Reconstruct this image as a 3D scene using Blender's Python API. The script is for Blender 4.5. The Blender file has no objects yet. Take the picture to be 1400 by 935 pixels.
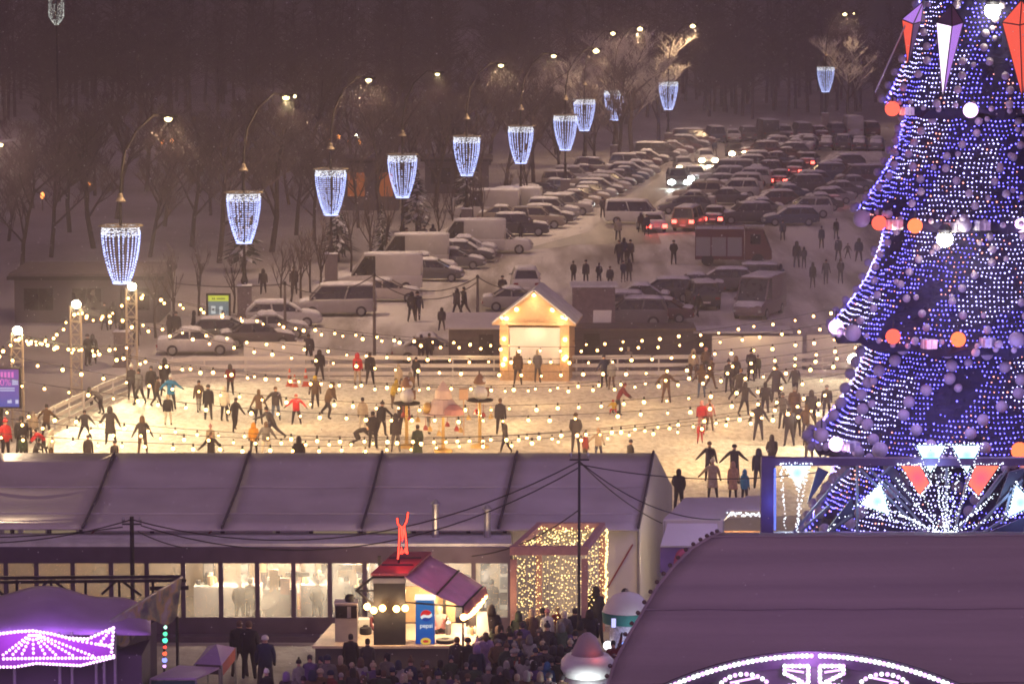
import bpy, bmesh, math, random
from mathutils import Vector, Matrix, Euler
random.seed(7)
PI = math.pi
R = math.radians
C = bpy.context.scene.collection
SC = bpy.context.scene

# ------------------------------------------------------------------ camera and the ray maths used to survey the photograph
F = 4500.0; CX, CY = 700.0, 467.5; EYE = 23.5
TILT = math.atan(545.5 / F)
def ray(px, py):
    u = (px - CX) / F; v = (CY - py) / F
    return Vector((u, math.cos(TILT) + v * math.sin(TILT), v * math.cos(TILT) - math.sin(TILT)))
def G(px, py, z=0.0):
    d = ray(px, py); t = (z - EYE) / d.z
    return Vector((d.x * t, d.y * t, z))
def P(px, py, Y):
    d = ray(px, py); t = Y / d.y
    return Vector((d.x * t, Y, EYE + d.z * t))

cam_d = bpy.data.cameras.new('camera'); cam = bpy.data.objects.new('camera', cam_d); C.objects.link(cam)
cam.location = (0, 0, EYE); cam.rotation_euler = (PI / 2 - TILT, 0, 0)
cam_d.sensor_width = 36; cam_d.lens = 36 * F / 1400; cam_d.clip_start = 1; cam_d.clip_end = 3000
SC.camera = cam

# ------------------------------------------------------------------ render settings
SC.view_settings.view_transform = 'Standard'; SC.view_settings.look = 'None'
SC.view_settings.gamma = 1; SC.view_settings.use_curve_mapping = False; SC.view_settings.exposure = 0
cy = SC.cycles
cy.max_bounces = 5; cy.diffuse_bounces = 2; cy.glossy_bounces = 2; cy.transmission_bounces = 3; cy.transparent_max_bounces = 12
cy.volume_bounces = 0; cy.sample_clamp_indirect = .8; cy.sample_clamp_direct = 0; cy.caustics_reflective = False; cy.caustics_refractive = False
cy.use_light_tree = True; cy.pixel_filter_type = 'BLACKMAN_HARRIS'; cy.filter_width = 1.75
try: cy.use_denoising = True; cy.denoiser = 'OPENIMAGEDENOISE'
except Exception: pass

# ------------------------------------------------------------------ materials
MATS = {}
def mat(name, base, rough=.7, metal=0, var=.0, vscale=3.0, bump=0, bscale=20., objcol=False, attr=None, spec=.3, coat=0):
    m = bpy.data.materials.new(name); m.use_nodes = True; nt = m.node_tree; b = nt.nodes['Principled BSDF']
    b.inputs['Roughness'].default_value = rough; b.inputs['Metallic'].default_value = metal
    b.inputs['Specular IOR Level'].default_value = spec; b.inputs['Coat Weight'].default_value = coat
    src = None
    if objcol: src = nt.nodes.new('ShaderNodeObjectInfo').outputs['Color']
    elif attr:
        a = nt.nodes.new('ShaderNodeAttribute'); a.attribute_type = 'OBJECT'; a.attribute_name = attr; src = a.outputs['Color']
    if src is None: b.inputs['Base Color'].default_value = (*base, 1)
    tc = nt.nodes.new('ShaderNodeTexCoord')
    if var:
        n = nt.nodes.new('ShaderNodeTexNoise'); n.inputs['Scale'].default_value = vscale; n.inputs['Detail'].default_value = 4
        nt.links.new(tc.outputs['Object'], n.inputs['Vector'])
        rp = nt.nodes.new('ShaderNodeMapRange'); rp.inputs[1].default_value = .3; rp.inputs[2].default_value = .7
        rp.inputs[3].default_value = 1 - var; rp.inputs[4].default_value = 1 + var
        nt.links.new(n.outputs['Fac'], rp.inputs[0])
        mx = nt.nodes.new('ShaderNodeMix'); mx.data_type = 'RGBA'; mx.blend_type = 'MULTIPLY'; mx.inputs[0].default_value = 1
        if src is None: mx.inputs[6].default_value = (*base, 1)
        else: nt.links.new(src, mx.inputs[6])
        nt.links.new(rp.outputs[0], mx.inputs[7]); src = mx.outputs[2]
    if src is not None: nt.links.new(src, b.inputs['Base Color'])
    if bump:
        n2 = nt.nodes.new('ShaderNodeTexNoise'); n2.inputs['Scale'].default_value = bscale; n2.inputs['Detail'].default_value = 5
        nt.links.new(tc.outputs['Object'], n2.inputs['Vector'])
        bp = nt.nodes.new('ShaderNodeBump'); bp.inputs['Strength'].default_value = bump; bp.inputs['Distance'].default_value = .05
        nt.links.new(n2.outputs['Fac'], bp.inputs['Height']); nt.links.new(bp.outputs[0], b.inputs['Normal'])
    MATS[name] = m; return m
def emit(name, col, strength, sample=False, objcol=False):
    m = bpy.data.materials.new(name); m.use_nodes = True; nt = m.node_tree; nt.nodes.clear()
    o = nt.nodes.new('ShaderNodeOutputMaterial'); e = nt.nodes.new('ShaderNodeEmission')
    e.inputs[0].default_value = (*col, 1); e.inputs[1].default_value = strength
    if objcol: nt.links.new(nt.nodes.new('ShaderNodeObjectInfo').outputs['Color'], e.inputs[0])
    nt.links.new(e.outputs[0], o.inputs[0])
    m.cycles.emission_sampling = 'AUTO' if sample else 'NONE'
    MATS[name] = m; return m

M = dict(
    snow=mat('snow', (.80, .80, .82), .75, var=.10, vscale=.6, bump=.35, bscale=6),
    car_snow=mat('car_snow', (.66, .66, .68), .8, var=.16, vscale=2, bump=.4, bscale=5),
    tarp=mat('snowy_tarpaulin', (.60, .57, .58), .6, var=.15, vscale=.45, bump=.3, bscale=1.6),
    white=mat('white_paint', (.72, .70, .66), .5, var=.05, vscale=4),
    canvas=mat('white_canvas', (.70, .69, .68), .55, var=.05, vscale=1),
    dark=mat('dark_metal', (.03, .03, .035), .5, .3, var=.2, vscale=5),
    seam=mat('dark_seam', (.09, .08, .095), .7),
    fascia=mat('dark_fascia', (.085, .062, .105), .6, var=.15, vscale=2),  # purple tint put into the colour for the violet flare over the foreground
    steel=mat('galvanised_steel', (.42, .42, .44), .4, .7, var=.1, vscale=8),
    bronze=mat('bronze_post', (.025, .021, .018), .7, .1, var=.2, vscale=6),
    wood=mat('honey_wood', (.56, .38, .23), .65, var=.15, vscale=5, bump=.2, bscale=12),
    pinewood=mat('pale_pine', (.52, .30, .27), .65, var=.12, vscale=4),
    greywood=mat('grey_board', (.13, .11, .11), .8, var=.2, vscale=3),
    cable=mat('cable', (.02, .02, .022), .6),
    granite=mat('granite_plinth', (.19, .16, .16), .7, var=.2, vscale=8),
    bark=mat('bark', (.055, .042, .038), .9, var=.3, vscale=4),
    twig=mat('frosted_twigs', (.125, .10, .10), .9, var=.35, vscale=1.2),
    frost=mat('white_frosted_twigs', (.58, .54, .50), .9, var=.25, vscale=1.2),
    fir=mat('fir_needles', (.025, .045, .035), .9, var=.4, vscale=2),
    treecloth=mat('dark_net_foliage', (.014, .011, .042), .8, var=.4, vscale=3, bump=.5, bscale=8),
    glass=mat('car_glass', (.018, .018, .022), .12, spec=.6, var=.3, vscale=3),
    paint=mat('car_paint', (.5, .5, .5), .35, objcol=True, coat=.4, var=.08, vscale=2),
    rubber=mat('tyre_rubber', (.02, .02, .02), .85, var=.2),
    rim=mat('wheel_rim', (.32, .32, .33), .4, .8),
    lens_w=mat('headlamp_glass', (.45, .45, .45), .1, spec=.8),
    lens_r=mat('tail_lamp_glass', (.22, .012, .012), .2, spec=.6),
    jacket=mat('jacket_cloth', (.05, .05, .05), .85, objcol=True, var=.18, vscale=9),
    trouser=mat('trouser_cloth', (.03, .03, .03), .85, attr='trouser_colour', var=.15, vscale=9),
    skin=mat('skin', (.55, .33, .25), .6),
    boot=mat('boots_and_gloves', (.025, .022, .022), .7),
    knit=mat('hat_cloth', (.1, .1, .1), .9, objcol=True, var=.15, vscale=20),
    ball=mat('matt_bauble', (.33, .29, .34), .55, var=.1, vscale=3),
    cover=mat('coloured_plastic', (.5, .5, .5), .45, objcol=True, var=.06, vscale=4),
)
E = dict(
    bulb=emit('warm_bulb', (1, .48, .13), 24),
    lamp=emit('street_lamp_glow', (1, .80, .38), 7),
    flood=emit('floodlight_glow', (1, .93, .62), 60),
    ice=emit('lantern_leds', (.44, .52, 1.0), 3.2),
    icew=emit('lantern_top_leds', (.80, .82, .90), 2.0),
    blue=emit('blue_leds', (.13, .11, 1.0), 10.0),
    lilac=emit('lilac_leds', (.46, .42, 1.0), 8.0),
    warmled=emit('peach_leds', (1, .36, .30), 4.0),
    white=emit('white_leds', (.80, .88, 1.0), 6.0),
    gold=emit('golden_leds', (1, .68, .24), 5.0),
    purple=emit('purple_bulbs', (.86, .50, 1.0), 6.0),
    red=emit('red_neon', (1, .05, .03), 5.0),
    head=emit('headlight_beam', (1, .76, .42), 60),
    headw=emit('white_headlight_beam', (.85, 1, .92), 70),
    tail=emit('tail_light_glow', (1, .07, .05), 14),
    orange=emit('far_orange_lamp', (1, .33, .08), 4),
)

# ------------------------------------------------------------------ mesh builder
class MB:
    def __init__(s): s.v = []; s.f = []; s.m = []
    def add(s, vs, fs, m=0):
        o = len(s.v); s.v += [tuple(x) for x in vs]
        for f in fs: s.f.append(tuple(i + o for i in f)); s.m.append(m)
        return s
    def box(s, c, size, rz=0, m=0, rot=None):
        hx, hy, hz = size[0] / 2, size[1] / 2, size[2] / 2
        mt = rot if rot is not None else Matrix.Rotation(rz, 3, 'Z')
        c = Vector(c)
        vs = [c + mt @ Vector((x * hx, y * hy, z * hz)) for z in (-1, 1) for y in (-1, 1) for x in (-1, 1)]
        return s.add(vs, [(0, 2, 3, 1), (4, 5, 7, 6), (0, 1, 5, 4), (2, 6, 7, 3), (0, 4, 6, 2), (1, 3, 7, 5)], m)
    def bar(s, a, b, w, h, m=0):
        a = Vector(a); b = Vector(b); d = b - a; L = d.length; d.normalize()
        up = Vector((0, 0, 1)) if abs(d.z) < .95 else Vector((0, 1, 0))
        sx = d.cross(up).normalized(); uz = sx.cross(d).normalized()
        mt = Matrix((d, sx, uz)).transposed()
        return s.box((a + b) / 2, (L, w, h), rot=mt, m=m)
    def tube(s, pts, r, n=6, m=0, cap=True):
        pts = [Vector(p) for p in pts]; k = len(pts)
        rs = r if isinstance(r, (list, tuple)) else [r] * k
        rings = []; ref = None
        for i in range(k):
            d = (pts[min(i + 1, k - 1)] - pts[max(i - 1, 0)])
            d = d.normalized() if d.length > 1e-9 else Vector((0, 0, 1))
            if ref is None: ref = Vector((1, 0, 0)) if abs(d.x) < .8 else Vector((0, 1, 0))
            a = (ref - d * ref.dot(d)).normalized(); b = d.cross(a); ref = a
            rings.append([pts[i] + (a * math.cos(2 * PI * j / n) + b * math.sin(2 * PI * j / n)) * rs[i] for j in range(n)])
        vs = [p for q in rings for p in q]
        fs = [(i * n + j, i * n + (j + 1) % n, (i + 1) * n + (j + 1) % n, (i + 1) * n + j) for i in range(k - 1) for j in range(n)]
        if cap: fs += [tuple(range(n))[::-1], tuple((k - 1) * n + j for j in range(n))]
        return s.add(vs, fs, m)
    def octa(s, c, r, m=0, rz=None):
        x, y, z = c; h = rz or r
        return s.add([(x + r, y, z), (x - r, y, z), (x, y + r, z), (x, y - r, z), (x, y, z + h), (x, y, z - h)],
                     [(0, 2, 4), (2, 1, 4), (1, 3, 4), (3, 0, 4), (2, 0, 5), (1, 2, 5), (3, 1, 5), (0, 3, 5)], m)
    def ball(s, c, r, n=10, k=6, m=0, sz=1.0):
        c = Vector(c); vs = [c + Vector((0, 0, r * sz))]
        for i in range(1, k):
            t = PI * i / k
            for j in range(n): vs.append(c + Vector((r * math.sin(t) * math.cos(2 * PI * j / n), r * math.sin(t) * math.sin(2 * PI * j / n), r * sz * math.cos(t))))
        vs.append(c - Vector((0, 0, r * sz))); e = len(vs) - 1; fs = []
        for j in range(n): fs.append((0, 1 + j, 1 + (j + 1) % n))
        for i in range(k - 2):
            for j in range(n): a = 1 + i * n; fs.append((a + j, a + n + j, a + n + (j + 1) % n, a + (j + 1) % n))
        a = 1 + (k - 2) * n
        for j in range(n): fs.append((a + j, e, a + (j + 1) % n))
        return s.add(vs, fs, m)
    def lathe(s, prof, c=(0, 0, 0), n=16, m=0, cap=True, ex=1.0, ey=1.0):
        c = Vector(c); k = len(prof)
        vs = [c + Vector((r * ex * math.cos(2 * PI * j / n), r * ey * math.sin(2 * PI * j / n), z)) for r, z in prof for j in range(n)]
        fs = [(i * n + j, i * n + (j + 1) % n, (i + 1) * n + (j + 1) % n, (i + 1) * n + j) for i in range(k - 1) for j in range(n)]
        if cap: fs += [tuple(range(n))[::-1], tuple((k - 1) * n + j for j in range(n))]
        return s.add(vs, fs, m)
    def slab(s, quad, t, m=0):
        """a polygon given by 3-D corners, thickened along its normal by t"""
        q = [Vector(p) for p in quad]; n = (q[1] - q[0]).cross(q[-1] - q[0]).normalized() * t; k = len(q)
        vs = q + [p + n for p in q]
        fs = [tuple(range(k))[::-1], tuple(range(k, 2 * k))] + [(i, (i + 1) % k, k + (i + 1) % k, k + i) for i in range(k)]
        return s.add(vs, fs, m)
    def sheet(s, rows, t=None, m=0):
        """grid of points rows[i][j]; thickened downwards by t when given"""
        a = len(rows); b = len(rows[0]); vs = [p for r in rows for p in r]
        fs = [(i * b + j, i * b + j + 1, (i + 1) * b + j + 1, (i + 1) * b + j) for i in range(a - 1) for j in range(b - 1)]
        if t:
            o = len(vs); vs = vs + [Vector(p) - Vector((0, 0, t)) for p in vs]
            fs += [tuple(i + o for i in f[::-1]) for f in fs]
            edge = [j for j in range(b)] + [i * b + b - 1 for i in range(1, a)] + [(a - 1) * b + j for j in range(b - 2, -1, -1)] + [i * b for i in range(a - 2, 0, -1)]
            for i in range(len(edge)):
                p, q = edge[i], edge[(i + 1) % len(edge)]; fs.append((p, p + o, q + o, q))
        return s.add(vs, fs, m)
    def mesh(s, name, mats, smooth=False):
        me = bpy.data.meshes.new(name); me.from_pydata(s.v, [], s.f)
        for m in (mats if isinstance(mats, (list, tuple)) else [mats]): me.materials.append(m)
        if any(s.m): me.polygons.foreach_set('material_index', s.m)
        if smooth: me.polygons.foreach_set('use_smooth', [True] * len(me.polygons))
        me.update(); return me
    def build(s, name, mats, parent=None, loc=(0, 0, 0), smooth=False):
        o = bpy.data.objects.new(name, s.mesh(name, mats, smooth)); C.objects.link(o)
        o.location = loc; o.parent = parent; return o
def tag(o, label=None, cat=None, group=None, kind=None):
    if label: o['label'] = label
    if cat: o['category'] = cat
    if group: o['group'] = group
    if kind: o['kind'] = kind
    return o
def thing(name, label, cat, loc=(0, 0, 0), rz=0, group=None):
    o = bpy.data.objects.new(name, None); C.objects.link(o); o.location = loc; o.rotation_euler = (0, 0, rz); o.empty_display_size = .3
    return tag(o, label, cat, group)
def part(name, mesh, parent, loc=(0, 0, 0), rz=0, col=None):
    o = bpy.data.objects.new(name, mesh); C.objects.link(o); o.parent = parent; o.location = loc; o.rotation_euler = (0, 0, rz)
    if col: o.color = (*col, 1)
    return o
def copy_tree(o, parent=None):
    c = o.copy(); C.objects.link(c); c.parent = parent
    for ch in o.children: copy_tree(ch, c)
    return c
def light(name, kind, loc, col, power, parent=None, radius=.1, spot=None, aim=None, blend=.6):
    d = bpy.data.lights.new(name, kind); d.color = col; d.energy = power
    if kind in ('POINT', 'SPOT'): d.shadow_soft_size = radius
    o = bpy.data.objects.new(name, d); C.objects.link(o); o.location = loc; o.parent = parent
    if spot: d.spot_size = spot; d.spot_blend = blend
    if aim is not None: o.rotation_euler = (Vector(aim) - Vector(loc)).to_track_quat('-Z', 'Y').to_euler()
    return o
def text_mesh(txt, size, mtl, depth=.004, bold=0.0):
    cu = bpy.data.curves.new('lettering', 'FONT'); cu.body = txt; cu.size = size; cu.extrude = depth; cu.align_x = 'CENTER'; cu.align_y = 'CENTER'; cu.offset = bold
    o = bpy.data.objects.new('lettering', cu); C.objects.link(o)
    dg = bpy.context.evaluated_depsgraph_get(); me = bpy.data.meshes.new_from_object(o.evaluated_get(dg))
    bpy.data.objects.remove(o); me.materials.clear(); me.materials.append(mtl); return me
ORD = ['first', 'second', 'third', 'fourth', 'fifth', 'sixth', 'seventh', 'eighth', 'ninth', 'tenth', 'eleventh', 'twelfth', 'thirteenth', 'fourteenth',
       'fifteenth', 'sixteenth', 'seventeenth', 'eighteenth', 'nineteenth', 'twentieth', 'twenty-first', 'twenty-second', 'twenty-third', 'twenty-fourth',
       'twenty-fifth', 'twenty-sixth', 'twenty-seventh', 'twenty-eighth', 'twenty-ninth', 'thirtieth', 'thirty-first', 'thirty-second', 'thirty-third',
       'thirty-fourth', 'thirty-fifth', 'thirty-sixth', 'thirty-seventh', 'thirty-eighth', 'thirty-ninth', 'fortieth', 'forty-first', 'forty-second', 'forty-third', 'forty-fourth', 'forty-fifth', 'forty-sixth', 'forty-seventh', 'forty-eighth']
# ------------------------------------------------------------------ light levels
WORLD = 1.0; HAZE = .0014
LAMP_W = 4800; BULB_W = 120; FLOOD_W = 3600; HUT_W = .85; PAV_W = 3.8; KIO_W = 5; TREE_W = 1.7; GATE_W = 2.0; FAC_W = 5
# ------------------------------------------------------------------ night sky: low cloud lit by the town
w = bpy.data.worlds.new('World'); SC.world = w; w.use_nodes = True
nt = w.node_tree; bg = nt.nodes['Background']
tc = nt.nodes.new('ShaderNodeTexCoord'); sp = nt.nodes.new('ShaderNodeSeparateXYZ'); nt.links.new(tc.outputs['Generated'], sp.inputs[0])
rp = nt.nodes.new('ShaderNodeValToRGB'); mrw = nt.nodes.new('ShaderNodeMapRange'); mrw.inputs[1].default_value = -1; mrw.inputs[2].default_value = 1; nt.links.new(sp.outputs['Y'], mrw.inputs[0]); nt.links.new(mrw.outputs[0], rp.inputs[0])   # the fairground's violet glow lies behind the viewer
rp.color_ramp.elements[0].color = (.52, .315, .50, 1); rp.color_ramp.elements[1].color = (.034, .021, .027, 1); rp.color_ramp.elements[1].position = .72
nt.links.new(rp.outputs[0], bg.inputs[0]); bg.inputs[1].default_value = WORLD

# ------------------------------------------------------------------ ground
def ground_mat(name, base, dark, scale, stretch, amount, rough=.75, bump=.3, bscale=3., ang=0):
    m = bpy.data.materials.new(name); m.use_nodes = True; nt = m.node_tree; b = nt.nodes['Principled BSDF']; b.inputs['Roughness'].default_value = rough
    b.inputs['Specular IOR Level'].default_value = .25
    tc = nt.nodes.new('ShaderNodeTexCoord'); mp = nt.nodes.new('ShaderNodeMapping'); mp.inputs['Scale'].default_value = stretch; mp.inputs['Rotation'].default_value = (0, 0, ang)
    nt.links.new(tc.outputs['Object'], mp.inputs[0])
    n = nt.nodes.new('ShaderNodeTexNoise'); n.inputs['Scale'].default_value = scale; n.inputs['Detail'].default_value = 6; n.inputs['Roughness'].default_value = .6
    nt.links.new(mp.outputs[0], n.inputs['Vector'])
    cr = nt.nodes.new('ShaderNodeValToRGB'); cr.color_ramp.elements[0].position = .5 - amount; cr.color_ramp.elements[1].position = .5 + amount * .6
    cr.color_ramp.elements[0].color = (*dark, 1); cr.color_ramp.elements[1].color = (*base, 1)
    nt.links.new(n.outputs['Fac'], cr.inputs[0]); nt.links.new(cr.outputs[0], b.inputs['Base Color'])
    n2 = nt.nodes.new('ShaderNodeTexNoise'); n2.inputs['Scale'].default_value = bscale; n2.inputs['Detail'].default_value = 5
    nt.links.new(tc.outputs['Object'], n2.inputs['Vector'])
    bp = nt.nodes.new('ShaderNodeBump'); bp.inputs['Strength'].default_value = bump; bp.inputs['Distance'].default_value = .12
    nt.links.new(n2.outputs['Fac'], bp.inputs['Height']); nt.links.new(bp.outputs[0], b.inputs['Normal'])
    return m
snow_ground = ground_mat('trodden_shaded_snow', (.42, .40, .40), (.22, .20, .195), .12, (1, .5, 1), .22, bump=.4, bscale=1.6, ang=.35)  # park snow, its colour darkened for the shade of the trees
lot_snow = ground_mat('car_park_snow', (.66, .64, .63), (.24, .215, .20), .3, (1, .10, 1), .12, bump=.6, bscale=1.2, ang=-.28)
slush = ground_mat('wet_slush', (.42, .39, .37), (.10, .09, .085), .5, (1, .06, 1), .22, rough=.42, bump=.4, bscale=2, ang=-.3)
rink_ice = ground_mat('scraped_ice', (.80, .77, .71), (.52, .49, .43), 3.4, (1, .4, 1), .15, rough=.55, bump=.9, bscale=2.2, ang=.5)
g = MB(); g.sheet([[Vector((x, y, 0)) for x in (-420, -140, 0, 140, 420)] for y in (60, 200, 420, 900)])
tag(g.build('ground', snow_ground), kind='structure')
def flat(name, pts, z, m):
    b = MB(); b.add([(*p.xy, z) for p in pts], [tuple(range(len(pts)))]); o = b.build(name, m)
    if o.data.polygons[0].normal.z < 0: o.data.flip_normals()
    return tag(o, kind='structure')
flat('car_park', [G(250, 492), G(1195, 492), G(1225, 330), G(1200, 172), G(930, 180), G(840, 235), G(640, 300), G(430, 385)], .004, lot_snow)
flat('road', [G(700, 345), G(790, 335), G(905, 334), G(885, 285), G(960, 235), G(1010, 206), G(1085, 184), G(1040, 182), G(955, 205), G(890, 250), G(855, 285), G(800, 318)], .008, slush)
flat('lane', [G(985, 318), G(1035, 315), G(1060, 270), G(1110, 225), G(1170, 192), G(1130, 190), G(1062, 225), G(1015, 268)], .008, slush)
rink_pts = [G(225, 517), G(1215, 510), G(1260, 560), G(1180, 700), G(880, 715), G(870, 690), G(40, 690), G(-60, 640), G(60, 588), G(168, 541)]
flat('plaza', [G(-40, 880), G(860, 880), G(900, 915), G(900, 1180), G(-40, 1180)], .004, ground_mat('trampled_snow', (.34, .31, .31), (.13, .115, .115), .7, (1, .8, 1), .25, bump=.6, bscale=2.5))
flat('fence_shade_strip', [G(178, 538), G(224, 514), G(500, 511), G(940, 510), G(1215, 507), G(1215, 496), G(940, 499), G(500, 500), G(215, 502), G(150, 528), G(20, 590), G(40, 600)], .016, slush)  # dark strip laid behind the fence to stand in for shade there
flat('ice_rink', rink_pts, .012, rink_ice)

# haze: falling-snow air round camera and scene
if HAZE:
    hz = MB().box((0, 445, 15.5), (900, 960, 34)); hm = bpy.data.materials.new('snowy_air'); hm.use_nodes = True; nt = hm.node_tree; nt.nodes.clear()
    o = nt.nodes.new('ShaderNodeOutputMaterial'); v = nt.nodes.new('ShaderNodeVolumePrincipled'); v.inputs['Color'].default_value = (.68, .59, .72, 1)
    v.inputs['Density'].default_value = HAZE; v.inputs['Anisotropy'].default_value = .62; nt.links.new(v.outputs[0], o.inputs['Volume'])
    tag(hz.build('haze', hm), kind='stuff')

# ------------------------------------------------------------------ trees
def bare_tree(h, seed, spread=1.0, twigs=5, depth=4, up=.35, tr=.012):
    rnd = random.Random(seed); tk = MB(); cr = MB()
    def grow(p, d, L, r, lv):
        q = [p]; dd = d.copy(); n = 3
        for i in range(n):
            dd = (dd + Vector((rnd.uniform(-.18, .18), rnd.uniform(-.18, .18), rnd.uniform(-.02, .14)))).normalized(); q.append(q[-1] + dd * L / n)
        b = tk if lv < 2 else cr
        b.tube(q, [r, r * .85, r * .7, r * .5], 5 if lv < 2 else 3, cap=False)
        if lv >= depth: return
        kids = (7 if lv == 0 else twigs)
        for i in range(kids):
            t = rnd.uniform(.35, 1) if lv else .3 + .7 * (i + rnd.random()) / kids
            k = min(int(t * n), n - 1); s = q[k].lerp(q[k + 1], t * n - k)
            a = rnd.uniform(0, 2 * PI); sd = Vector((math.cos(a), math.sin(a), 0))
            nd = (dd * .55 + sd * spread * rnd.uniform(.5, 1) + Vector((0, 0, up))).normalized()
            grow(s, nd, L * rnd.uniform(.42, .62) * (1.15 - .4 * t if lv == 0 else 1), max(r * .5, tr), lv + 1)
    grow(Vector((0, 0, 0)), Vector((0, 0, 1)), h * .62, h * .018, 0)
    return tk, cr
TREES = {}
for i in range(4):
    a, b = bare_tree(11, 40 + i, 1.0, 6, 4, tr=.022); TREES['big%d' % i] = (a.mesh('trunk', M['bark']), b.mesh('crown', M['twig']))
for i in range(3):
    a, b = bare_tree(4.6, 60 + i, .7, 4, 3, up=.6, tr=.012); TREES['young%d' % i] = (a.mesh('trunk', M['bark']), b.mesh('crown', M['twig']))
for i in range(2):
    a, b = bare_tree(12, 80 + i, 1.1, 6, 4, tr=.02); TREES['frost%d' % i] = (a.mesh('trunk', M['bark']), b.mesh('crown', M['frost']))
def fir_tree(h, seed):
    rnd = random.Random(seed); tk = MB().tube([(0, 0, 0), (0, 0, h * .95)], [h * .025, .02], 6); cr = MB()
    for i in range(520):
        t = rnd.random() ** .8; z = h * (.12 + .86 * t); rad = (1 - t) * h * .24 * rnd.uniform(.55, 1.1); a = rnd.uniform(0, 2 * PI)
        c = Vector((math.cos(a), math.sin(a), 0)); L = h * .07 * (1.2 - t)
        tip = c * (rad + L) + Vector((0, 0, z - L * .5)); sd = Vector((-c.y, c.x, 0)) * L * .45; base = c * max(rad - L, 0) + Vector((0, 0, z + L * .2))
        cr.add([base, base.lerp(tip, .5) + sd, tip, base.lerp(tip, .5) - sd], [(0, 1, 2, 3)], 1 if rnd.random() < .3 else 0)
    return tk.mesh('trunk', M['bark']), cr.mesh('crown', [M['fir'], M['car_snow']])
for i in range(2): TREES['fir%d' % i] = fir_tree(6, 90 + i)
def plant(key, px, py, h_scale, label, group, cat='tree', pos=None):
    k = 'frosted_tree' if key.startswith('frost') else 'fir_tree' if key.startswith('fir') else 'young_tree' if key.startswith('young') else 'bare_tree'
    p = pos or G(px, py)
    t = thing(k, label, cat, p, random.uniform(0, 6.28), group); t.scale = (h_scale,) * 3
    part('trunk', TREES[key][0], t); part('crown', TREES[key][1], t); return t
# young snowy trees lining the park edge left of the parked cars
yt = [(397, 419), (384, 415), (411, 408), (437, 404), (424, 400), (575, 352), (600, 335), (622, 322), (646, 318), (660, 312), (507, 368), (526, 364), (272, 432), (320, 428), (238, 448), (213, 462), (480, 372), (690, 290), (720, 283)]
for i, (x, y) in enumerate(sorted(yt)):
    plant('young%d' % (i % 3), x, y, random.uniform(.95, 1.35), 'thin young snowy tree in the park edge strip, %s from the left' % ORD[i], 'young trees along the park edge')
# park of large bare trees on the left
pk = [(30, 372), (70, 352), (128, 340), (205, 352), (262, 338), (300, 360), (372, 345), (405, 322), (430, 330), (490, 312), (520, 300), (555, 292), (595, 283), (622, 270), (655, 268), (690, 262),
      (12, 330), (95, 318), (160, 300), (225, 310), (288, 295), (345, 290), (395, 280), (455, 275), (500, 262), (560, 258), (610, 248), (730, 255), (765, 248), (815, 238), (842, 232),
      (45, 285), (130, 268), (200, 262), (270, 250), (330, 246), (420, 240), (480, 232), (540, 226), (600, 220), (668, 226), (705, 215), (760, 212)]
for i, (x, y) in enumerate(pk):
    row = 'front' if i < 16 else 'middle' if i < 31 else 'back'
    n = i - (0 if i < 16 else 16 if i < 31 else 31)
    plant('big%d' % (i % 4), x, y, random.uniform(.75, 1.25), 'tall bare tree in the dark park, %s from the left in the %s row' % (ORD[n], row), 'bare trees of the park')
for i, (x, y, s, l) in enumerate([(462, 358, 1.0, 'dark fir tree with snowy boughs beside the third lantern post'), (333, 372, 1.1, 'dark fir tree growing behind the second lantern post'),
                                  (523, 362, .8, 'small dark fir by the long white van'), (570, 318, 1.0, 'dark fir tree behind the fourth lantern post'), (640, 290, 1.1, 'dark fir tree beneath the fifth lantern')]):
    plant('fir%d' % (i % 2), x, y, s, l, 'fir trees by the lantern posts')
plant('frost0', 864, 213, 1.3, 'tall frost-whitened tree lit by the street lamp above the cars', 'frosted trees by the road')
plant('frost1', 900, 206, 1.15, 'frost-covered tree behind the small twinkling lantern near the road', 'frosted trees by the road')
plant('frost1', 842, 212, 1.1, 'frosty tree with branches across the sparse half hidden lantern', 'frosted trees by the road')
plant('frost0', 1160, 172, 1.1, 'frosty tree beside the lone lantern left of the Christmas tree', 'frosted trees by the road')
plant('frost1', 800, 225, 1.0, 'low frosty tree behind the pair of overlapping lanterns', 'frosted trees by the road')
# the far wood that closes the view reads as one mass
fw = MB(); rnd = random.Random(5)
for i in range(330):
    x = rnd.uniform(-105, 110); y = rnd.uniform(418, 540); h = rnd.uniform(11, 19)
    if 15 < x < 62 and y < 440: y += 40
    fw.tube([(x, y, 0), (x + rnd.uniform(-.5, .5), y, h * .5), (x + rnd.uniform(-1, 1), y, h)], [.24, .16, .03], 4, cap=False)
    for j in range(70):
        t = rnd.uniform(.22, 1); a = rnd.uniform(0, 6.28); L = (1.15 - t) * h * rnd.uniform(.2, .42)
        b = Vector((x, y, h * t)); e = b + Vector((math.cos(a) * L, math.sin(a) * L, L * rnd.uniform(.2, .8)))
        fw.tube([b, b.lerp(e, .5) + Vector((rnd.uniform(-.3, .3), 0, rnd.uniform(0, .3))), e], [.07, .05, .02], 3, cap=False)
        for q in range(3):
            s = b.lerp(e, rnd.uniform(.3, 1)); fw.tube([s, s + Vector((rnd.uniform(-1, 1), rnd.uniform(-1, 1), rnd.uniform(-.1, .9))) * L * .5], [.04, .02], 3, cap=False)
tag(fw.build('far_wood', M['twig']), kind='stuff')

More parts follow.
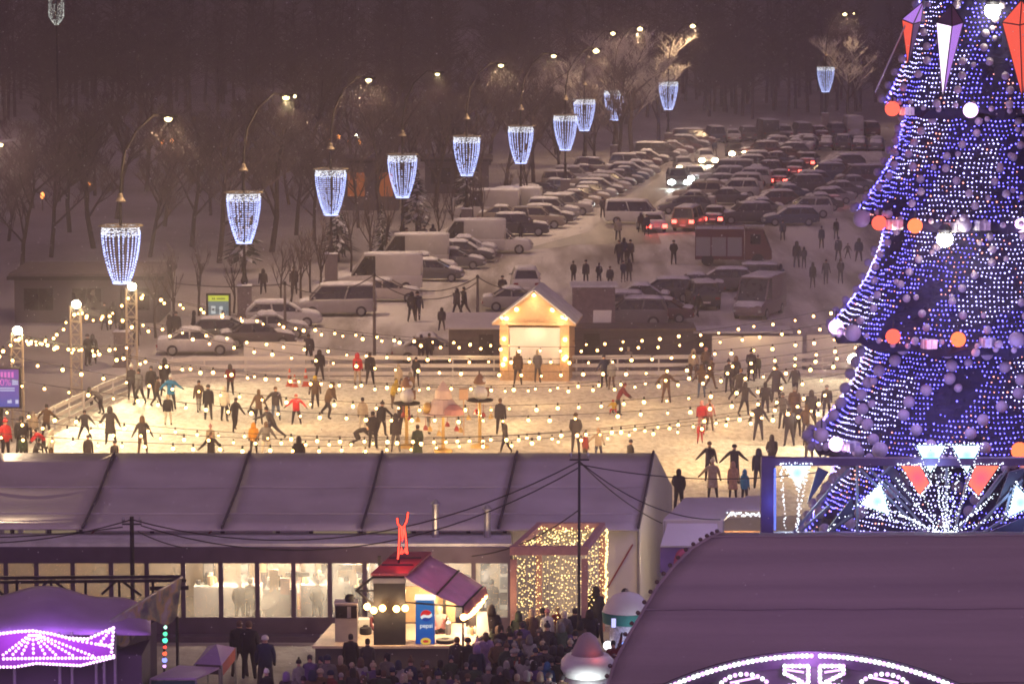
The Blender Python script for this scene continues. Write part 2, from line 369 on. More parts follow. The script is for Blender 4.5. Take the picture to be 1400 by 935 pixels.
# ------------------------------------------------------------------ low buildings in the park
def low_house(name, p, w_, d_, h, label, rz=0, lit=False, group=None):
    t = thing(name, label, 'building', p, rz, group)
    b = MB().box((0, 0, h / 2), (w_, d_, h)); b.build('wall', M['seam'], t)
    r = MB().box((0, 0, h + .14), (w_ + .8, d_ + .8, .24)); rf = r.build('roof', M['dark'], t)
    MB().box((0, 0, .2), (w_ + .6, d_ + .6, .16)).build('snow_cover', M['greywood'], rf, (0, 0, h + .14))
    n = max(2, int(w_ / 2.6))
    for i in range(n):
        x = -w_ / 2 + (i + .5) * w_ / n
        wn = MB().box((x, -d_ / 2 - .03, h * .55), (w_ / n * .6, .06, h * .5)).build('window', E['orange_glow'] if lit else M['glass'], t)
        MB().box((x, -d_ / 2 - .05, h * .55), (.07, .08, h * .5)).build('mullion', M['dark'], wn)
    return t
E['orange_glow'] = emit('lit_orange_window', (1, .25, .07), .28)
low_house('pavilion', G(112, 448) + Vector((0, 6, 0)), 9, 7, 2.7, 'low dark pavilion with snowy flat roof behind the string light masts')
low_house('pavilion', G(508, 285), 5, 5, 4.2, 'small hut glowing orange between the third and fourth lanterns', lit=True)
low_house('pavilion', G(625, 262), 6, 5, 3.0, 'dim low shed with snowy roof beneath the fifth lantern')
# ------------------------------------------------------------------ street lamps carrying LED lanterns
def lantern_r(t): return .46 + (1.08 - .46) * (1 - t ** 2.1)      # t 0 top .. 1 bottom
LZT, LZB = 7.85, 4.70
mw = MB(); NS = 24; L_var = []; rnl = random.Random(17)
for vv in range(4):
  mb = MB()
  for k in range(NS):
    a = 2 * PI * k / NS + rnl.uniform(-.03, .03); dead = rnl.randint(0, 17) if rnl.random() < .22 else 99; sh = rnl.uniform(-.015, .015)
    for j in range(20):
        t = min(.13 + .87 * j / 19 + sh * .4, 1); r = lantern_r(t)
        if dead <= j < dead + 4 or rnl.random() < .05: continue
        mb.octa((r * math.cos(a), r * math.sin(a), LZT - (LZT - LZB) * t), rnl.choice([.036, .042, .048]))
  for k in range(34): a = 2 * PI * k / 34; mb.octa((.46 * math.cos(a), .46 * math.sin(a), LZB), .055)
  mb.tube([(1.0, 0, LZT), (.46, 0, LZB)], .005, 3); L_var.append(mb.mesh('light_curtain', E['ice']))
rnd = random.Random(3)
for i in range(230):
    a = rnd.uniform(0, 6.28); t = rnd.uniform(0, .16); r = lantern_r(t) * rnd.uniform(.9, 1.03)
    mw.octa((r * math.cos(a), r * math.sin(a), LZT - (LZT - LZB) * t), .036)
for z_ in (LZT - .02, LZT - .2, LZT - .42): mw.tube([(lantern_r((LZT - z_) / 3.15) * math.cos(PI * q / 12), lantern_r((LZT - z_) / 3.15) * math.sin(PI * q / 12), z_) for q in range(25)], .008, 3)
L_top = mw.mesh('sparkling_band', E['icew'])
b = MB().lathe([(1.05, LZT), (1.24, LZT), (1.24, LZT + .06), (1.05, LZT + .06), (1.05, LZT)], n=28, cap=False)
for k in range(6): a = PI * k / 3; b.bar((0, 0, LZT + .03), (1.1 * math.cos(a), 1.1 * math.sin(a), LZT + .03), .04, .04)
L_ring = b.mesh('lantern_ring', mat('brass_ring', (.20, .17, .12), .6, .2))
b = MB().box((0, 0, .95), (.86, .86, 1.9)).box((0, 0, 1.94), (.98, .98, .1)).box((0, 0, .06), (1.05, 1.05, .12)); L_pl = b.mesh('plinth', M['granite'])
L_sn = MB().sheet([[Vector((x, y, 2.02 + .05 * (1 - (x / .46) ** 4) * (1 - (y / .46) ** 4))) for x in (-.46, -.2, 0, .2, .46)] for y in (-.46, -.2, 0, .2, .46)], .04).mesh('snow_cover', M['car_snow'])
L_cap = MB().lathe([(.05, 9.35), (.28, 9.2), (.31, 9.28), (.18, 9.45), (.13, 9.65), (.07, 9.7)], n=12).mesh('pole_collar', mat('brass_collar', (.16, .13, .10), .6, .2))
L_bul = MB().lathe([(.14, 1.9), (.24, 2.3), (.14, 2.6), (.10, 3.2), (.16, 3.4), (.09, 3.6), (.08, 4.6), (.09, 7.9), (.07, 9.4)], n=10).mesh('pole', M['bronze'])
lamps = [(165, 308, 230, 163, 1, .9), (333, 262, 391, 134, 1, 1), (452, 230, 504, 110, 1, 1), (550, 210, 598, 102, .35, .5), (638, 185, 685, 90, 1, .9), (712, 171, 757, 77, 1, .7),
         (773, 156, 815, 70, 1, .9), (799, 134, 838, 46, .6, 1.0), (840, 122, 875, 40, 1, 1.8), (914, 110, 947, 36, 1, .8), (1129, 90, 1155, 20, 1, .7)]
LAMPPOS = []
lname = ['nearest lantern post, the largest, left of the string light masts', 'lantern post second from the left, beside the yellow topped poster', 'lantern post with granite plinth left of the big white van',
         'lantern post whose street lamp is faint, behind the big white van', 'lantern post fifth along the kerb, left of the parked minibus row', 'lantern post sixth along the kerb, over the dark estate cars',
         'left one of the two lantern posts whose lanterns overlap', 'right, farther one of the two lantern posts whose lanterns overlap', 'lantern post with its sparse lantern half hidden by frosty branches',
         'lantern post above the headlights of the oncoming cars', 'lone far lantern post left of the Christmas tree']
for i, (lx, ly, hx, hy, s, pw) in enumerate(lamps):
    d = (EYE - LZT) * F / (ly + 78); base = P(lx, ly, d); base.z = 0
    t = thing('street_lamp', lname[i], 'street lamp', base, rnd.uniform(0, .2), 'lantern posts along the road')
    t.rotation_euler = (0, 0, 0)
    part('plinth', L_pl, t); part('pole', L_bul, t); part('snow_cover', L_sn, t)
    part('pole_collar', L_cap, t); part('lantern_ring', L_ring, t); part('light_curtain', L_var[i % 4], t); part('sparkling_band', L_top, t)
    h = P(hx, hy, d) - base; top = h.z + .25
    ar = MB().tube([(0, 0, 9.3), (.02 * h.x, 0, 10.6), (.10 * h.x, 0, 9.3 + (top - 9.3) * .55), (.35 * h.x, 0, 9.3 + (top - 9.3) * .82), (.7 * h.x, 0, top - .02), (h.x - .2, 0, top)], [.07, .065, .06, .055, .05, .045], 6)
    ar.build('arm', M['bronze'], t)
    hd = MB().box((h.x + .05, 0, h.z + .16), (.9, .34, .16)).build('lamp_head', M['bronze'], t)
    lz = MB().ball((h.x, 0, h.z + .02), .22 * (.6 + .4 * s) * (1.35 if i > 5 else 1), 10, 6, sz=.8)
    if i in (1, 10): lz.ball((h.x + .55 + (.6 if i == 10 else 0), 0, h.z + .09), .11, 8, 5)
    lz.build('lamp_glow', E['lamp'], hd)
    light('lamp_light', 'SPOT', (h.x, 0, h.z - .3), (1, .66, .37), LAMP_W * pw, t, .15, R(152), (h.x, 0, 0), .5); light('lamp_halo', 'POINT', (h.x, 0, h.z - .3), (1, .66, .34), 750 * s, t, .2); LAMPPOS.append((base + Vector((h.x, 0, h.z)), s))
    light('lantern_light', 'POINT', (0, 0, 6.3), (.5, .56, 1), 60, t, .6)
# the lamp at the left picture edge
p = P(2, 198, 152); t = thing('street_lamp', 'street lamp with a long head shining at the left picture edge', 'street lamp', (p.x - 3, p.y, 0))
MB().tube([(0, 0, 0), (0, 0, p.z - 1), (.4, 0, p.z + .1), (2, 0, p.z + .3)], [.1, .07, .06, .05], 6).build('pole', M['bronze'], t)
hd = MB().bar((2.2, 0, p.z + .02), (3.65, 0, p.z + .24), .25, .1).build('lamp_head', M['steel'], t); MB().ball((2.95, 0, p.z - .02), .13, sz=.6).build('lamp_glow', E['lamp'], hd)
light('lamp_light', 'POINT', (2.9, 0, p.z - .4), (1, .7, .42), LAMP_W * .5, t, .15)
# hanging lit net far up at the left
p = P(77, 18, 300); t = thing('light_mast', 'tall mast with a pale glittering light net high at the upper left', 'light mast', (p.x, p.y, 0))
MB().tube([(0, 0, 0), (0, 0, p.z + 1.6)], [.14, .08], 6).build('pole', M['dark'], t)
nb = MB(); 
for i in range(330):
    a = rnd.uniform(0, 6.28); z = p.z + 1.9 - 3.0 * rnd.random() ** .55; k = (z - (p.z - 1.1)) / .8; r = .68 * min(1, max(k, .12) ** .6)
    nb.octa((r * math.cos(a), r * math.sin(a), z), .036)
nb.build('light_net', emit('pale_net_leds', (.72, .76, .70), 1.3), t)
# far orange lamps in the park
for i, (x, y, Y, l) in enumerate([(105, 211, 330, 'left of the pair of far orange lamps at the upper left'), (121, 211, 332, 'right of the pair of far orange lamps at the upper left'), (222, 197, 380, 'dim orange lamp left in the pair below the first street lamp'), (235, 197, 380, 'dim orange lamp right in the pair below the first street lamp'),
                                  (58, 272, 290, 'low orange lamp at the far left of the park'), (121, 257, 300, 'low orange lamp under the brighter far pair'), (449, 192, 380, 'first orange lamp above the third lantern'), (463, 191, 382, 'second orange lamp above the third lantern'),
                                  (477, 199, 384, 'third orange lamp above the third lantern'), (492, 198, 386, 'last orange lamp above the third lantern'), (279, 226, 370, 'tiny orange lamp between the first two lanterns')]):
    p = P(x, y, Y); t = thing('park_lamp', l, 'park lamp', (p.x, p.y, 0), 0, 'far orange lamps of the park')
    MB().tube([(0, 0, 0), (0, 0, p.z)], [.08, .05], 6).build('pole', M['dark'], t)
    MB().lathe([(.05, p.z), (.16, p.z + .12), (.19, p.z + .42), (.05, p.z + .6)], n=8).build('lamp_glow', E['orange'], t)
for x, y, Y, l in [(487, 186, 400, 'small cold white park lamp beside the orange ones'), (625, 249, 330, 'white lamp shining left of the fifth lantern'), (524, 187, 400, 'tiny white park lamp above the fourth lantern, the left'), (542, 190, 402, 'tiny white park lamp above the fourth lantern, the right')]:
    p = P(x, y, Y); t = thing('park_lamp', l, 'park lamp', (p.x, p.y, 0), 0, 'white lamps of the park')
    MB().tube([(0, 0, 0), (0, 0, p.z)], [.08, .05], 6).build('pole', M['dark'], t); MB().ball((0, 0, p.z + .1), .13).build('lamp_glow', E['flood'], t)

# ------------------------------------------------------------------ vehicles
def rsec(x, w, z0, z1, r=.12, n=3):
    """rounded-rectangle cross-section in the YZ plane"""
    pts = []
    r = min(r, (z1 - z0) * .45, w * .9)
    for cyy, cz, a0 in ((w - r, z1 - r, 0), (-w + r, z1 - r, 90), (-w + r * .7, z0 + r * .7, 180), (w - r * .7, z0 + r * .7, 270)):
        rr = r if a0 < 180 else r * .7
        for i in range(n + 1):
            a = R(a0 + 90 * i / n); pts.append(Vector((x, cyy + rr * math.cos(a), cz + rr * math.sin(a))))
    return pts
def loft(b, secs, m=0):
    n = len(secs[0]); vs = [p for s in secs for p in s]
    fs = [(i * n + j, i * n + (j + 1) % n, (i + 1) * n + (j + 1) % n, (i + 1) * n + j) for i in range(len(secs) - 1) for j in range(n)]
    fs += [tuple(range(n))[::-1], tuple((len(secs) - 1) * n + j for j in range(n))]
    b.add(vs, fs, m)
def pillow(b, x0, x1, w, z, h, seed, zf=None, nx=9, ny=7):
    rnd = random.Random(seed); rows = []
    for i in range(nx):
        u = -1 + 2 * i / (nx - 1); row = []
        for j in range(ny):
            v = -1 + 2 * j / (ny - 1)
            e = (1 - abs(u) ** 5) * (1 - abs(v) ** 5); x = x0 + (x1 - x0) * (u + 1) / 2
            zz = zf(x) if zf else z
            row.append(Vector((x + (rnd.uniform(-.05, .05) if e < .01 else 0), v * w + (rnd.uniform(-.04, .04) if e < .01 else 0), zz + (h * e * rnd.uniform(.75, 1.1)) + .015)))
        rows.append(row)
    b.sheet(rows, .03)
VEH = {}
def vehicle(key, kind, L, W, prof, belt, roof, gl, wheel_r, wx, snow_h=.13, snow_glass=False, cargo=False):
    """prof: list of (x, half width factor, z top); gl: (x back low, x back high, x front high, x front low)"""
    w = W / 2; pass
    hull = MB(); loft(hull, [rsec(x, w * f, .24 if abs(x) < L * .46 else .34, z, .14) for x, f, z in prof])
    xb, xbh, xfh, xf = gl
    # roof and pillars
    rw = w * (.92 if cargo else .76); bw = w * .93
    loft(hull, [rsec(xbh - .05, rw * .94, roof - .07, roof - .01, .03), rsec(xbh + .15, rw, roof - .08, roof + .03, .04), rsec((xbh + xfh) / 2, rw, roof - .08, roof + .05, .04), rsec(xfh - .1, rw, roof - .08, roof + .02, .04), rsec(xfh + .05, rw * .94, roof - .08, roof - .03, .03)])
    for s in (-1, 1):
        hull.bar((xf, s * bw, belt - .02), (xfh, s * rw * .97, roof - .04), .09, .07); hull.bar((xb, s * bw, belt - .02), (xbh, s * rw * .97, roof - .04), .16, .09)
        mx = (xb + xf) / 2 - .1; hull.bar((mx, s * bw, belt - .02), ((xbh + xfh) / 2 - .05, s * rw * .97, roof - .05), .1, .06)
        hull.box((xf - .32, s * (w + .07), belt + .06), (.12, .16, .14))
    if cargo:
        cx = xfh - .75
        loft(hull, [rsec(xb - .02, w * .93, belt - .1, roof - .12, .1), rsec(xb + .1, w * .97, belt - .1, roof + .02, .12), rsec(cx, w * .97, belt - .1, roof + .05, .12)])
    glass = MB(); g0 = bw - .012; g1 = rw - .03
    if cargo:
        xs0 = xfh - .72; glass.add([(xs0, g0, belt - .03), (xf - .02, g0, belt - .03), (xfh - .02, g1, roof - .06), (xs0, g1, roof - .06), (xs0, -g0, belt - .03), (xf - .02, -g0, belt - .03), (xfh - .02, -g1, roof - .06), (xs0, -g1, roof - .06)],
                                   [(0, 1, 2, 3), (5, 4, 7, 6), (1, 5, 6, 2), (4, 0, 3, 7), (3, 2, 6, 7), (0, 4, 5, 1)])
    else:
        glass.add([(xb + .02, g0, belt - .03), (xf - .02, g0, belt - .03), (xfh - .02, g1, roof - .06), (xbh + .02, g1, roof - .06), (xb + .02, -g0, belt - .03), (xf - .02, -g0, belt - .03), (xfh - .02, -g1, roof - .06), (xbh + .02, -g1, roof - .06)],
                  [(0, 1, 2, 3), (5, 4, 7, 6), (1, 5, 6, 2), (4, 0, 3, 7), (3, 2, 6, 7), (0, 4, 5, 1)])
    sn = MB(); pillow(sn, (xb if cargo else xbh) - .04, xfh + .04, rw * .98, roof + .03, snow_h, sum(map(ord, key)))
    hx = [p for p in prof if p[0] > xf]
    def top(x):
        for a, b in zip(prof[:-1], prof[1:]):
            if a[0] <= x <= b[0]: return a[2] + (b[2] - a[2]) * (x - a[0]) / (b[0] - a[0])
        return prof[-1][2]
    if L / 2 - xf > .5: pillow(sn, xf + .02, L / 2 - .12, w * .86, 0, snow_h * .8, 3, top)
    if xb + L / 2 > .35: pillow(sn, -L / 2 + .1, xb - .02, w * .84, 0, snow_h * .8, 4, top)
    if snow_glass:
        def gz(x): return belt + (roof - belt) * (xf - x) / max(xf - xfh, .01) - .02
        pillow(sn, xfh + .04, xf + .02, rw * .95, 0, .06, 6, gz, 6, 6)
        def gzb(x): return belt + (roof - belt) * (x - xb) / max(xbh - xb, .01) - .02
        if xbh - xb > .3: pillow(sn, xb - .02, xbh - .04, rw * .95, 0, .06, 7, gzb, 6, 6)
    wl = MB().lathe([(wheel_r * .6, -.11), (wheel_r, -.10), (wheel_r, .10), (wheel_r * .6, .11)], n=16); wm = wl.mesh('wheel', M['rubber'])
    for v in wm.vertices: v.co = (v.co.x, v.co.z, v.co.y)
    wm.flip_normals(); hub = MB().lathe([(wheel_r * .1, -.125), (wheel_r * .62, -.118), (wheel_r * .62, .118), (wheel_r * .1, .125)], n=12).mesh('rim', M['rim'])
    for v in hub.vertices: v.co = (v.co.x, v.co.z, v.co.y)
    hub.flip_normals()
    zl = prof[-1][2] - .16; xe = L / 2
    VEH[key] = dict(kind=kind, L=L, body=hull.mesh('body', M['paint'], True), glass=glass.mesh('windows', M['glass']), snow=sn.mesh('snow_cover', M['car_snow'], True), wheel=wm, rim=hub,
                    wpos=[(x, s * (w - .10), wheel_r) for x in wx for s in (-1, 1)],
                    head=MB().ball((0, 0, 0), .13, 8, 5, sz=.7).mesh('headlight', M['lens_w'], True), tail=MB().box((0, 0, 0), (.08, .30, .16)).mesh('taillight', M['lens_r']),
                    hpos=[(xe - .06, s * w * .80, zl) for s in (-1, 1)], tpos=[(-xe + .02, s * w * .74, prof[0][2] - .14) for s in (-1, 1)], plate=MB().box((0, 0, 0), (.03, .5, .11)).mesh('number_plate', M['white']))
vehicle('sedan', 'parked_car', 4.5, 1.78, [(-2.25, .80, .72), (-2.15, .92, .94), (-1.55, .98, 1.0), (.95, 1.0, .97), (1.3, .98, .93), (2.0, .94, .80), (2.25, .80, .66)], .97, 1.44, (-1.55, -.85, .25, 1.05), .32, (-1.35, 1.38))
vehicle('sedan_buried', 'parked_car', 4.5, 1.78, [(-2.25, .80, .72), (-2.15, .92, .94), (-1.55, .98, 1.0), (.95, 1.0, .97), (1.3, .98, .93), (2.0, .94, .80), (2.25, .80, .66)], .97, 1.44, (-1.55, -.85, .25, 1.05), .32, (-1.35, 1.38), .2, True)
vehicle('hatch', 'parked_car', 4.1, 1.74, [(-2.05, .84, .80), (-1.98, .95, 1.0), (-1.3, .99, 1.02), (.9, 1.0, 1.0), (1.25, .98, .95), (1.85, .93, .82), (2.05, .80, .68)], 1.0, 1.5, (-1.95, -1.45, .2, 1.05), .31, (-1.28, 1.25))
vehicle('estate', 'parked_car', 4.7, 1.82, [(-2.35, .86, .82), (-2.28, .96, 1.02), (-1.4, .99, 1.04), (1.0, 1.0, 1.0), (1.35, .98, .96), (2.1, .94, .82), (2.35, .80, .68)], 1.02, 1.52, (-2.25, -1.75, .3, 1.1), .33, (-1.42, 1.42), .15, True)
vehicle('suv', 'parked_car', 4.6, 1.9, [(-2.3, .86, .95), (-2.25, .97, 1.15), (-1.4, 1.0, 1.17), (.95, 1.0, 1.15), (1.25, .98, 1.10), (2.1, .95, .98), (2.3, .82, .8)], 1.15, 1.76, (-2.2, -1.95, .35, 1.0), .37, (-1.4, 1.42))
vehicle('minivan', 'parked_minibus', 5.0, 1.95, [(-2.5, .90, 1.0), (-2.46, .98, 1.15), (-1.4, 1.0, 1.15), (1.4, 1.0, 1.12), (1.8, .98, 1.05), (2.35, .93, .9), (2.5, .82, .75)], 1.14, 1.98, (-2.46, -2.35, 1.0, 1.75), .34, (-1.5, 1.6))
vehicle('van', 'parked_van', 5.7, 2.05, [(-2.85, .94, 1.1), (-2.8, .98, 1.2), (-1.4, 1.0, 1.2), (1.7, 1.0, 1.18), (2.0, .98, 1.12), (2.65, .92, .95), (2.85, .82, .75)], 1.18, 2.55, (-2.82, -2.8, 1.05, 1.95), .36, (-1.75, 1.85), .1, False, True)
def add_vehicle(key, pos, head, col, label, group, snow=True, lit=None, tail=False):
    V = VEH[key]; t = thing(V['kind'] if not (lit or tail) else 'car', label, 'van' if 'van' in key else 'car', pos, head, group)
    part('body', V['body'], t, col=col); part('windows', V['glass'], t)
    if snow: part('snow_cover', V['snow'], t)
    for p in V['wpos']: wo = part('wheel', V['wheel'], t, p); part('rim', V['rim'], wo)
    for p in V['hpos']:
        o = part('headlight', V['head'], t, p)
        if lit:
            o.scale = (2.7,) * 3; o.material_slots[0].link = 'OBJECT'; o.material_slots[0].material = E[lit]
    for p in V['tpos']:
        o = part('taillight', V['tail'], t, p)
        if tail: o.material_slots[0].link = 'OBJECT'; o.material_slots[0].material = E['tail']; o.scale = (1, 1.3, 1.7)
    part('number_plate', V['plate'], t, (-V['L'] / 2 - .02, 0, .55))
    if lit: light('beam', 'SPOT', (V['hpos'][0][0] + .25, 0, V['hpos'][0][2]), (1, .82, .58) if lit == 'head' else (.9, 1, .95), 1500, t, .2, R(75), (V['L'] / 2 + 9, 0, 0))
    if tail: light('tail_glow', 'POINT', (-V['L'] / 2 - .35, 0, .8), (1, .06, .04), 9, t, .2)
    return t
CARCOL = [((.06, .06, .07), 'black'), ((.26, .26, .28), 'silver'), ((.46, .45, .43), 'white'), ((.14, .15, .17), 'dark grey'), ((.10, .04, .04), 'dark red'), ((.05, .07, .12), 'dark blue'), ((.27, .26, .25), 'grey'), ((.25, .22, .18), 'beige'), ((.05, .05, .055), 'black'), ((.08, .08, .09), 'charcoal')]
rv = random.Random(21); KEYS = ['sedan', 'hatch', 'estate', 'sedan_buried', 'suv', 'sedan', 'suv', 'estate', 'minivan']
KIND = dict(sedan='saloon', hatch='hatchback', estate='estate car', sedan_buried='snow-buried saloon', suv='off-roader', minivan='people carrier', van='van')
def car_row(a, b, n, head, where, group, keys=None, skip=(), jit=.25):
    for i in range(n):
        if i in skip: continue
        f = i / max(n - 1, 1); p = a.lerp(b, f) + Vector((rv.uniform(-jit, jit), rv.uniform(-jit, jit), 0))
        k = keys[i % len(keys)] if keys else rv.choice(KEYS); c, cn = rv.choice(CARCOL)
        add_vehicle(k, p, head + rv.uniform(-.05, .05), c, '%s snow-topped %s, %s from near in %s' % (cn, KIND[k], ORD[i], where), group, snow=rv.random() < .93)
# left kerb row: the near vehicles one by one
lg = 'vehicles parked along the left kerb'
for key, x, y, hd, c, l in [
    ('sedan_buried', 372, 462, R(8), (.32, .31, .30), 'snow-buried saloon nearest the rink in the left kerb row'),
    ('estate', 388, 446, R(4), (.5, .49, .47), 'pale estate car under deep snow, left of the white people carrier'),
    ('sedan', 352, 474, R(10), (.08, .07, .08), 'dark saloon parked lowest in the left kerb row by the rink fence'),
    ('minivan', 461, 431, R(184), (.38, .36, .34), 'old white people carrier with frosted side windows in the left kerb row'),
    ('sedan', 530, 412, R(2), (.40, .36, .33), 'snowed-up beige saloon between the people carrier and the tall van'),
    ('van', 520, 398, R(182), (.52, .49, .45), 'tall long white van, the largest vehicle in the left kerb row'),
    ('hatch', 594, 384, R(-3), (.10, .10, .11), 'black hatchback just behind the tall white van'),
    ('sedan', 582, 374, R(0), (.60, .58, .55), 'white snow-covered saloon beyond the black hatchback'),
    ('van', 560, 368, R(181), (.40, .38, .35), 'second white van, mostly hidden behind the tall one'),
    ('sedan', 622, 367, R(-4), (.12, .12, .13), 'dark saloon with shining headlamp glass in the left kerb row'),
    ('estate', 634, 358, R(-5), (.07, .07, .08), 'black estate car with clear windscreen in front of the third van'),
    ('sedan_buried', 640, 350, R(-3), (.3, .3, .31), 'grey saloon under snow beside the third white van'),
    ('van', 640, 346, R(180), (.46, .44, .41), 'third white van along the left kerb with dark rear'),
    ('suv', 686, 346, R(-6), (.52, .50, .46), 'pale off-roader with yellow lit windows at the road corner'),
    ('suv', 712, 322, R(0), (.05, .05, .06), 'black off-roader at the corner of the cross road, one lamp glinting')]:
    add_vehicle(key, G(x, y), hd, c, l, lg)
car_row(G(738, 312), G(872, 240), 15, R(-6), 'the kerb row past the junction', 'vehicles parked along the left kerb beyond the cross road')
car_row(G(688, 305), G(812, 240), 10, R(-4), 'the row behind the kerb row', 'vehicles parked in the second row on the left')
car_row(G(866, 234), G(950, 200), 9, R(-8), 'the row by the oncoming cars', 'vehicles parked in the far left row')
# middle block
car_row(G(934, 292), G(1056, 205), 14, R(175), 'the middle block by the lane', 'vehicles parked in the middle block', keys=['estate', 'sedan', 'suv', 'sedan', 'hatch', 'suv', 'minivan', 'sedan', 'estate'])
car_row(G(990, 280), G(1092, 203), 12, R(172), 'the middle block second row', 'vehicles parked in the second row of the middle block')
car_row(G(1020, 306), G(1150, 232), 9, R(188), 'the right block by the lit cars', 'vehicles parked in the right block', keys=['suv', 'sedan_buried', 'estate', 'sedan', 'suv', 'hatch'])
car_row(G(1082, 308), G(1190, 246), 8, R(186), 'the outer row by the tree', 'vehicles parked in the outer right row')
car_row(G(950, 196), G(1190, 186), 11, R(95), 'the farthest cross row', 'vehicles parked in the farthest row', keys=['suv', 'minivan', 'sedan', 'suv', 'van'])
car_row(G(1062, 204), G(1200, 206), 7, R(80), 'the far right cluster', 'vehicles parked in the far right cluster')
mg = 'vehicles around the cross road'
for key, x, y, hd, c, l, lit, tl in [
    ('minivan', 868, 306, R(-3), (.55, .54, .51), 'white minibus with bright side windows standing at the cross road', None, False),
    ('sedan', 890, 316, R(100), (.45, .45, .46), 'silver saloon with one red tail lamp in front of the white minibus', None, True),
    ('minivan', 942, 314, R(75), (.35, .27, .18), 'brownish people carrier with tail lamps lit beside the white minibus', None, True),
    ('sedan', 978, 306, R(80), (.06, .05, .06), 'dark saloon with two bright red tail lamps near the fire engine', None, True),
    ('suv', 926, 256, R(-88), (.1, .1, .1), 'foremost oncoming car with big cold white headlights', 'headw', False),
    ('sedan', 950, 249, R(-85), (.1, .1, .1), 'oncoming car with one white headlight showing beside the foremost', 'headw', False),
    ('sedan', 934, 235, R(-85), (.12, .12, .12), 'oncoming car with warm headlights just behind the foremost', 'head', False),
    ('sedan', 964, 224, R(-84), (.5, .5, .5), 'pale oncoming car with small warm headlights beside a walker', 'head', False),
    ('hatch', 1005, 215, R(-84), (.1, .09, .08), 'farthest oncoming car with golden headlights', 'head', False),
    ('suv', 1070, 203, R(-70), (.1, .1, .1), 'far parked car with a dazzling white lamp', 'headw', False),
    ('sedan', 1068, 253, R(78), (.10, .02, .02), 'red glowing car braking in the right hand lane', None, True),
    ('sedan', 1090, 240, R(76), (.07, .04, .05), 'dark car ahead of the braking one with its right tail lamp lit', None, True),
    ('sedan', 1107, 228, R(76), (.06, .05, .05), 'leading car in the right hand lane with two tail lamps and lit plate', None, True),
    ('sedan', 1128, 280, R(100), (.06, .05, .06), 'dark car with a single red lamp left of the Christmas tree', None, True)]:
    add_vehicle(key, G(x, y), hd, c, l, mg, lit=lit, tail=tl, snow=lit is None or key == 'sedan')
# dark cars on the near right side of the car park
ng = 'vehicles parked near right behind the wooden hut'
for key, x, y, hd, c, l in [
    ('sedan_buried', 870, 420, R(176), (.05, .05, .06), 'dark snow-covered saloon just right of the row of six waiting people'),
    ('estate', 905, 412, R(178), (.06, .05, .05), 'black estate car with a glinting lamp behind the rink fence'),
    ('sedan', 900, 440, R(174), (.10, .04, .04), 'dark red saloon directly behind the string lights right of the hut'),
    ('suv', 862, 446, R(178), (.16, .15, .15), 'grey off-roader under snow right of the hut roof'),
    ('estate', 838, 432, R(176), (.3, .29, .28), 'snow-buried estate right behind the wooden hut'),
    ('suv', 960, 420, R(94), (.05, .05, .055), 'dark off-roader seen from behind beside the walking pair'),
    ('estate', 985, 398, R(178), (.08, .07, .08), 'dark estate parked in front of the fire engine'),
    ('suv', 1022, 396, R(176), (.06, .05, .06), 'black off-roader parked in front of the fire engine cab'),
    ('sedan', 945, 404, R(178), (.09, .08, .09), 'dark grey saloon with two glinting lamps in front of the fire engine'),
    ('suv', 718, 400, R(92), (.55, .53, .49), 'snow-covered pale car alone on the snow behind the hut roof'),
    ('sedan', 706, 424, R(3), (.30, .29, .28), 'grey car peeping out left of the hut gable'),
    ('sedan_buried', 590, 494, R(2), (.4, .38, .36), 'snow-buried car behind the rear rink fence left of the hut'),
    ('sedan', 268, 484, R(5), (.5, .48, .45), 'white snow-roofed car behind the left end of the rear fence'),
    ('hatch', 310, 470, R(0), (.05, .06, .07), 'dark hatchback in front of the yellow topped poster')]:
    add_vehicle(key, G(x, y), hd, c, l, ng)
add_vehicle('van', G(1038, 432), R(-110), (.17, .12, .125), 'dull mauve van facing the rink beside the right hand walkers', ng)
add_vehicle('van', G(665, 300), R(175), (.40, .38, .37), 'white box van with a red lamp behind the black off-roader', ng)
add_vehicle('van', G(695, 297), R(175), (.40, .39, .38), 'pale high-roofed van beside the box van in the second row', ng)

# fire engine
p = G(1000, 362); t = thing('fire_engine', 'red fire engine with white side panels behind the dark estate cars', 'fire engine', p, R(-4)); t.scale = (.92, .92, .92)
red = mat('fire_red', (.12, .04, .04), .45, var=.1)
b = MB(); loft(b, [rsec(-2.9, 1.18, .5, 2.9, .06), rsec(-2.8, 1.2, .5, 2.95, .06), rsec(1.0, 1.2, .5, 2.95, .06)]); b.build('body', red, t)
c = MB(); loft(c, [rsec(1.05, 1.18, .5, 2.85, .1), rsec(2.5, 1.18, .5, 2.8, .15), rsec(3.0, 1.14, .5, 1.6, .15), rsec(3.2, 1.1, .55, 1.2, .1)]); cb = c.build('cab', red, t)
MB().box((1.9, -1.2, 2.15), (.8, .03, .75)).build('side_window', M['glass'], cb); MB().slab([(3.02, -1.0, 1.62), (3.02, 1.0, 1.62), (2.55, 1.0, 2.7), (2.55, -1.0, 2.7)], .03).build('windscreen', M['glass'], cb)
for i, x in enumerate((-2.25, -1.0, .25)): MB().box((x, -1.215, 1.55), (1.14, .03, 1.5)).build('shutter', M['rim'], t)
for x in (-1.9, 2.1):
    for s in (-1, 1): MB().tube([(x, s * .95, .5), (x, s * 1.22, .5)], .5, 14).build('wheel', M['rubber'], t)
l = MB()
for s in (-.35, .35): l.bar((-2.8, s - .4, 3.15), (2.6, s - .4, 3.2), .07, .09)
for i in range(16): l.bar((-2.7 + i * .34, -.75, 3.16), (-2.7 + i * .34, -.05, 3.16), .05, .05)
l.build('ladder', M['steel'], t); r_ = MB()
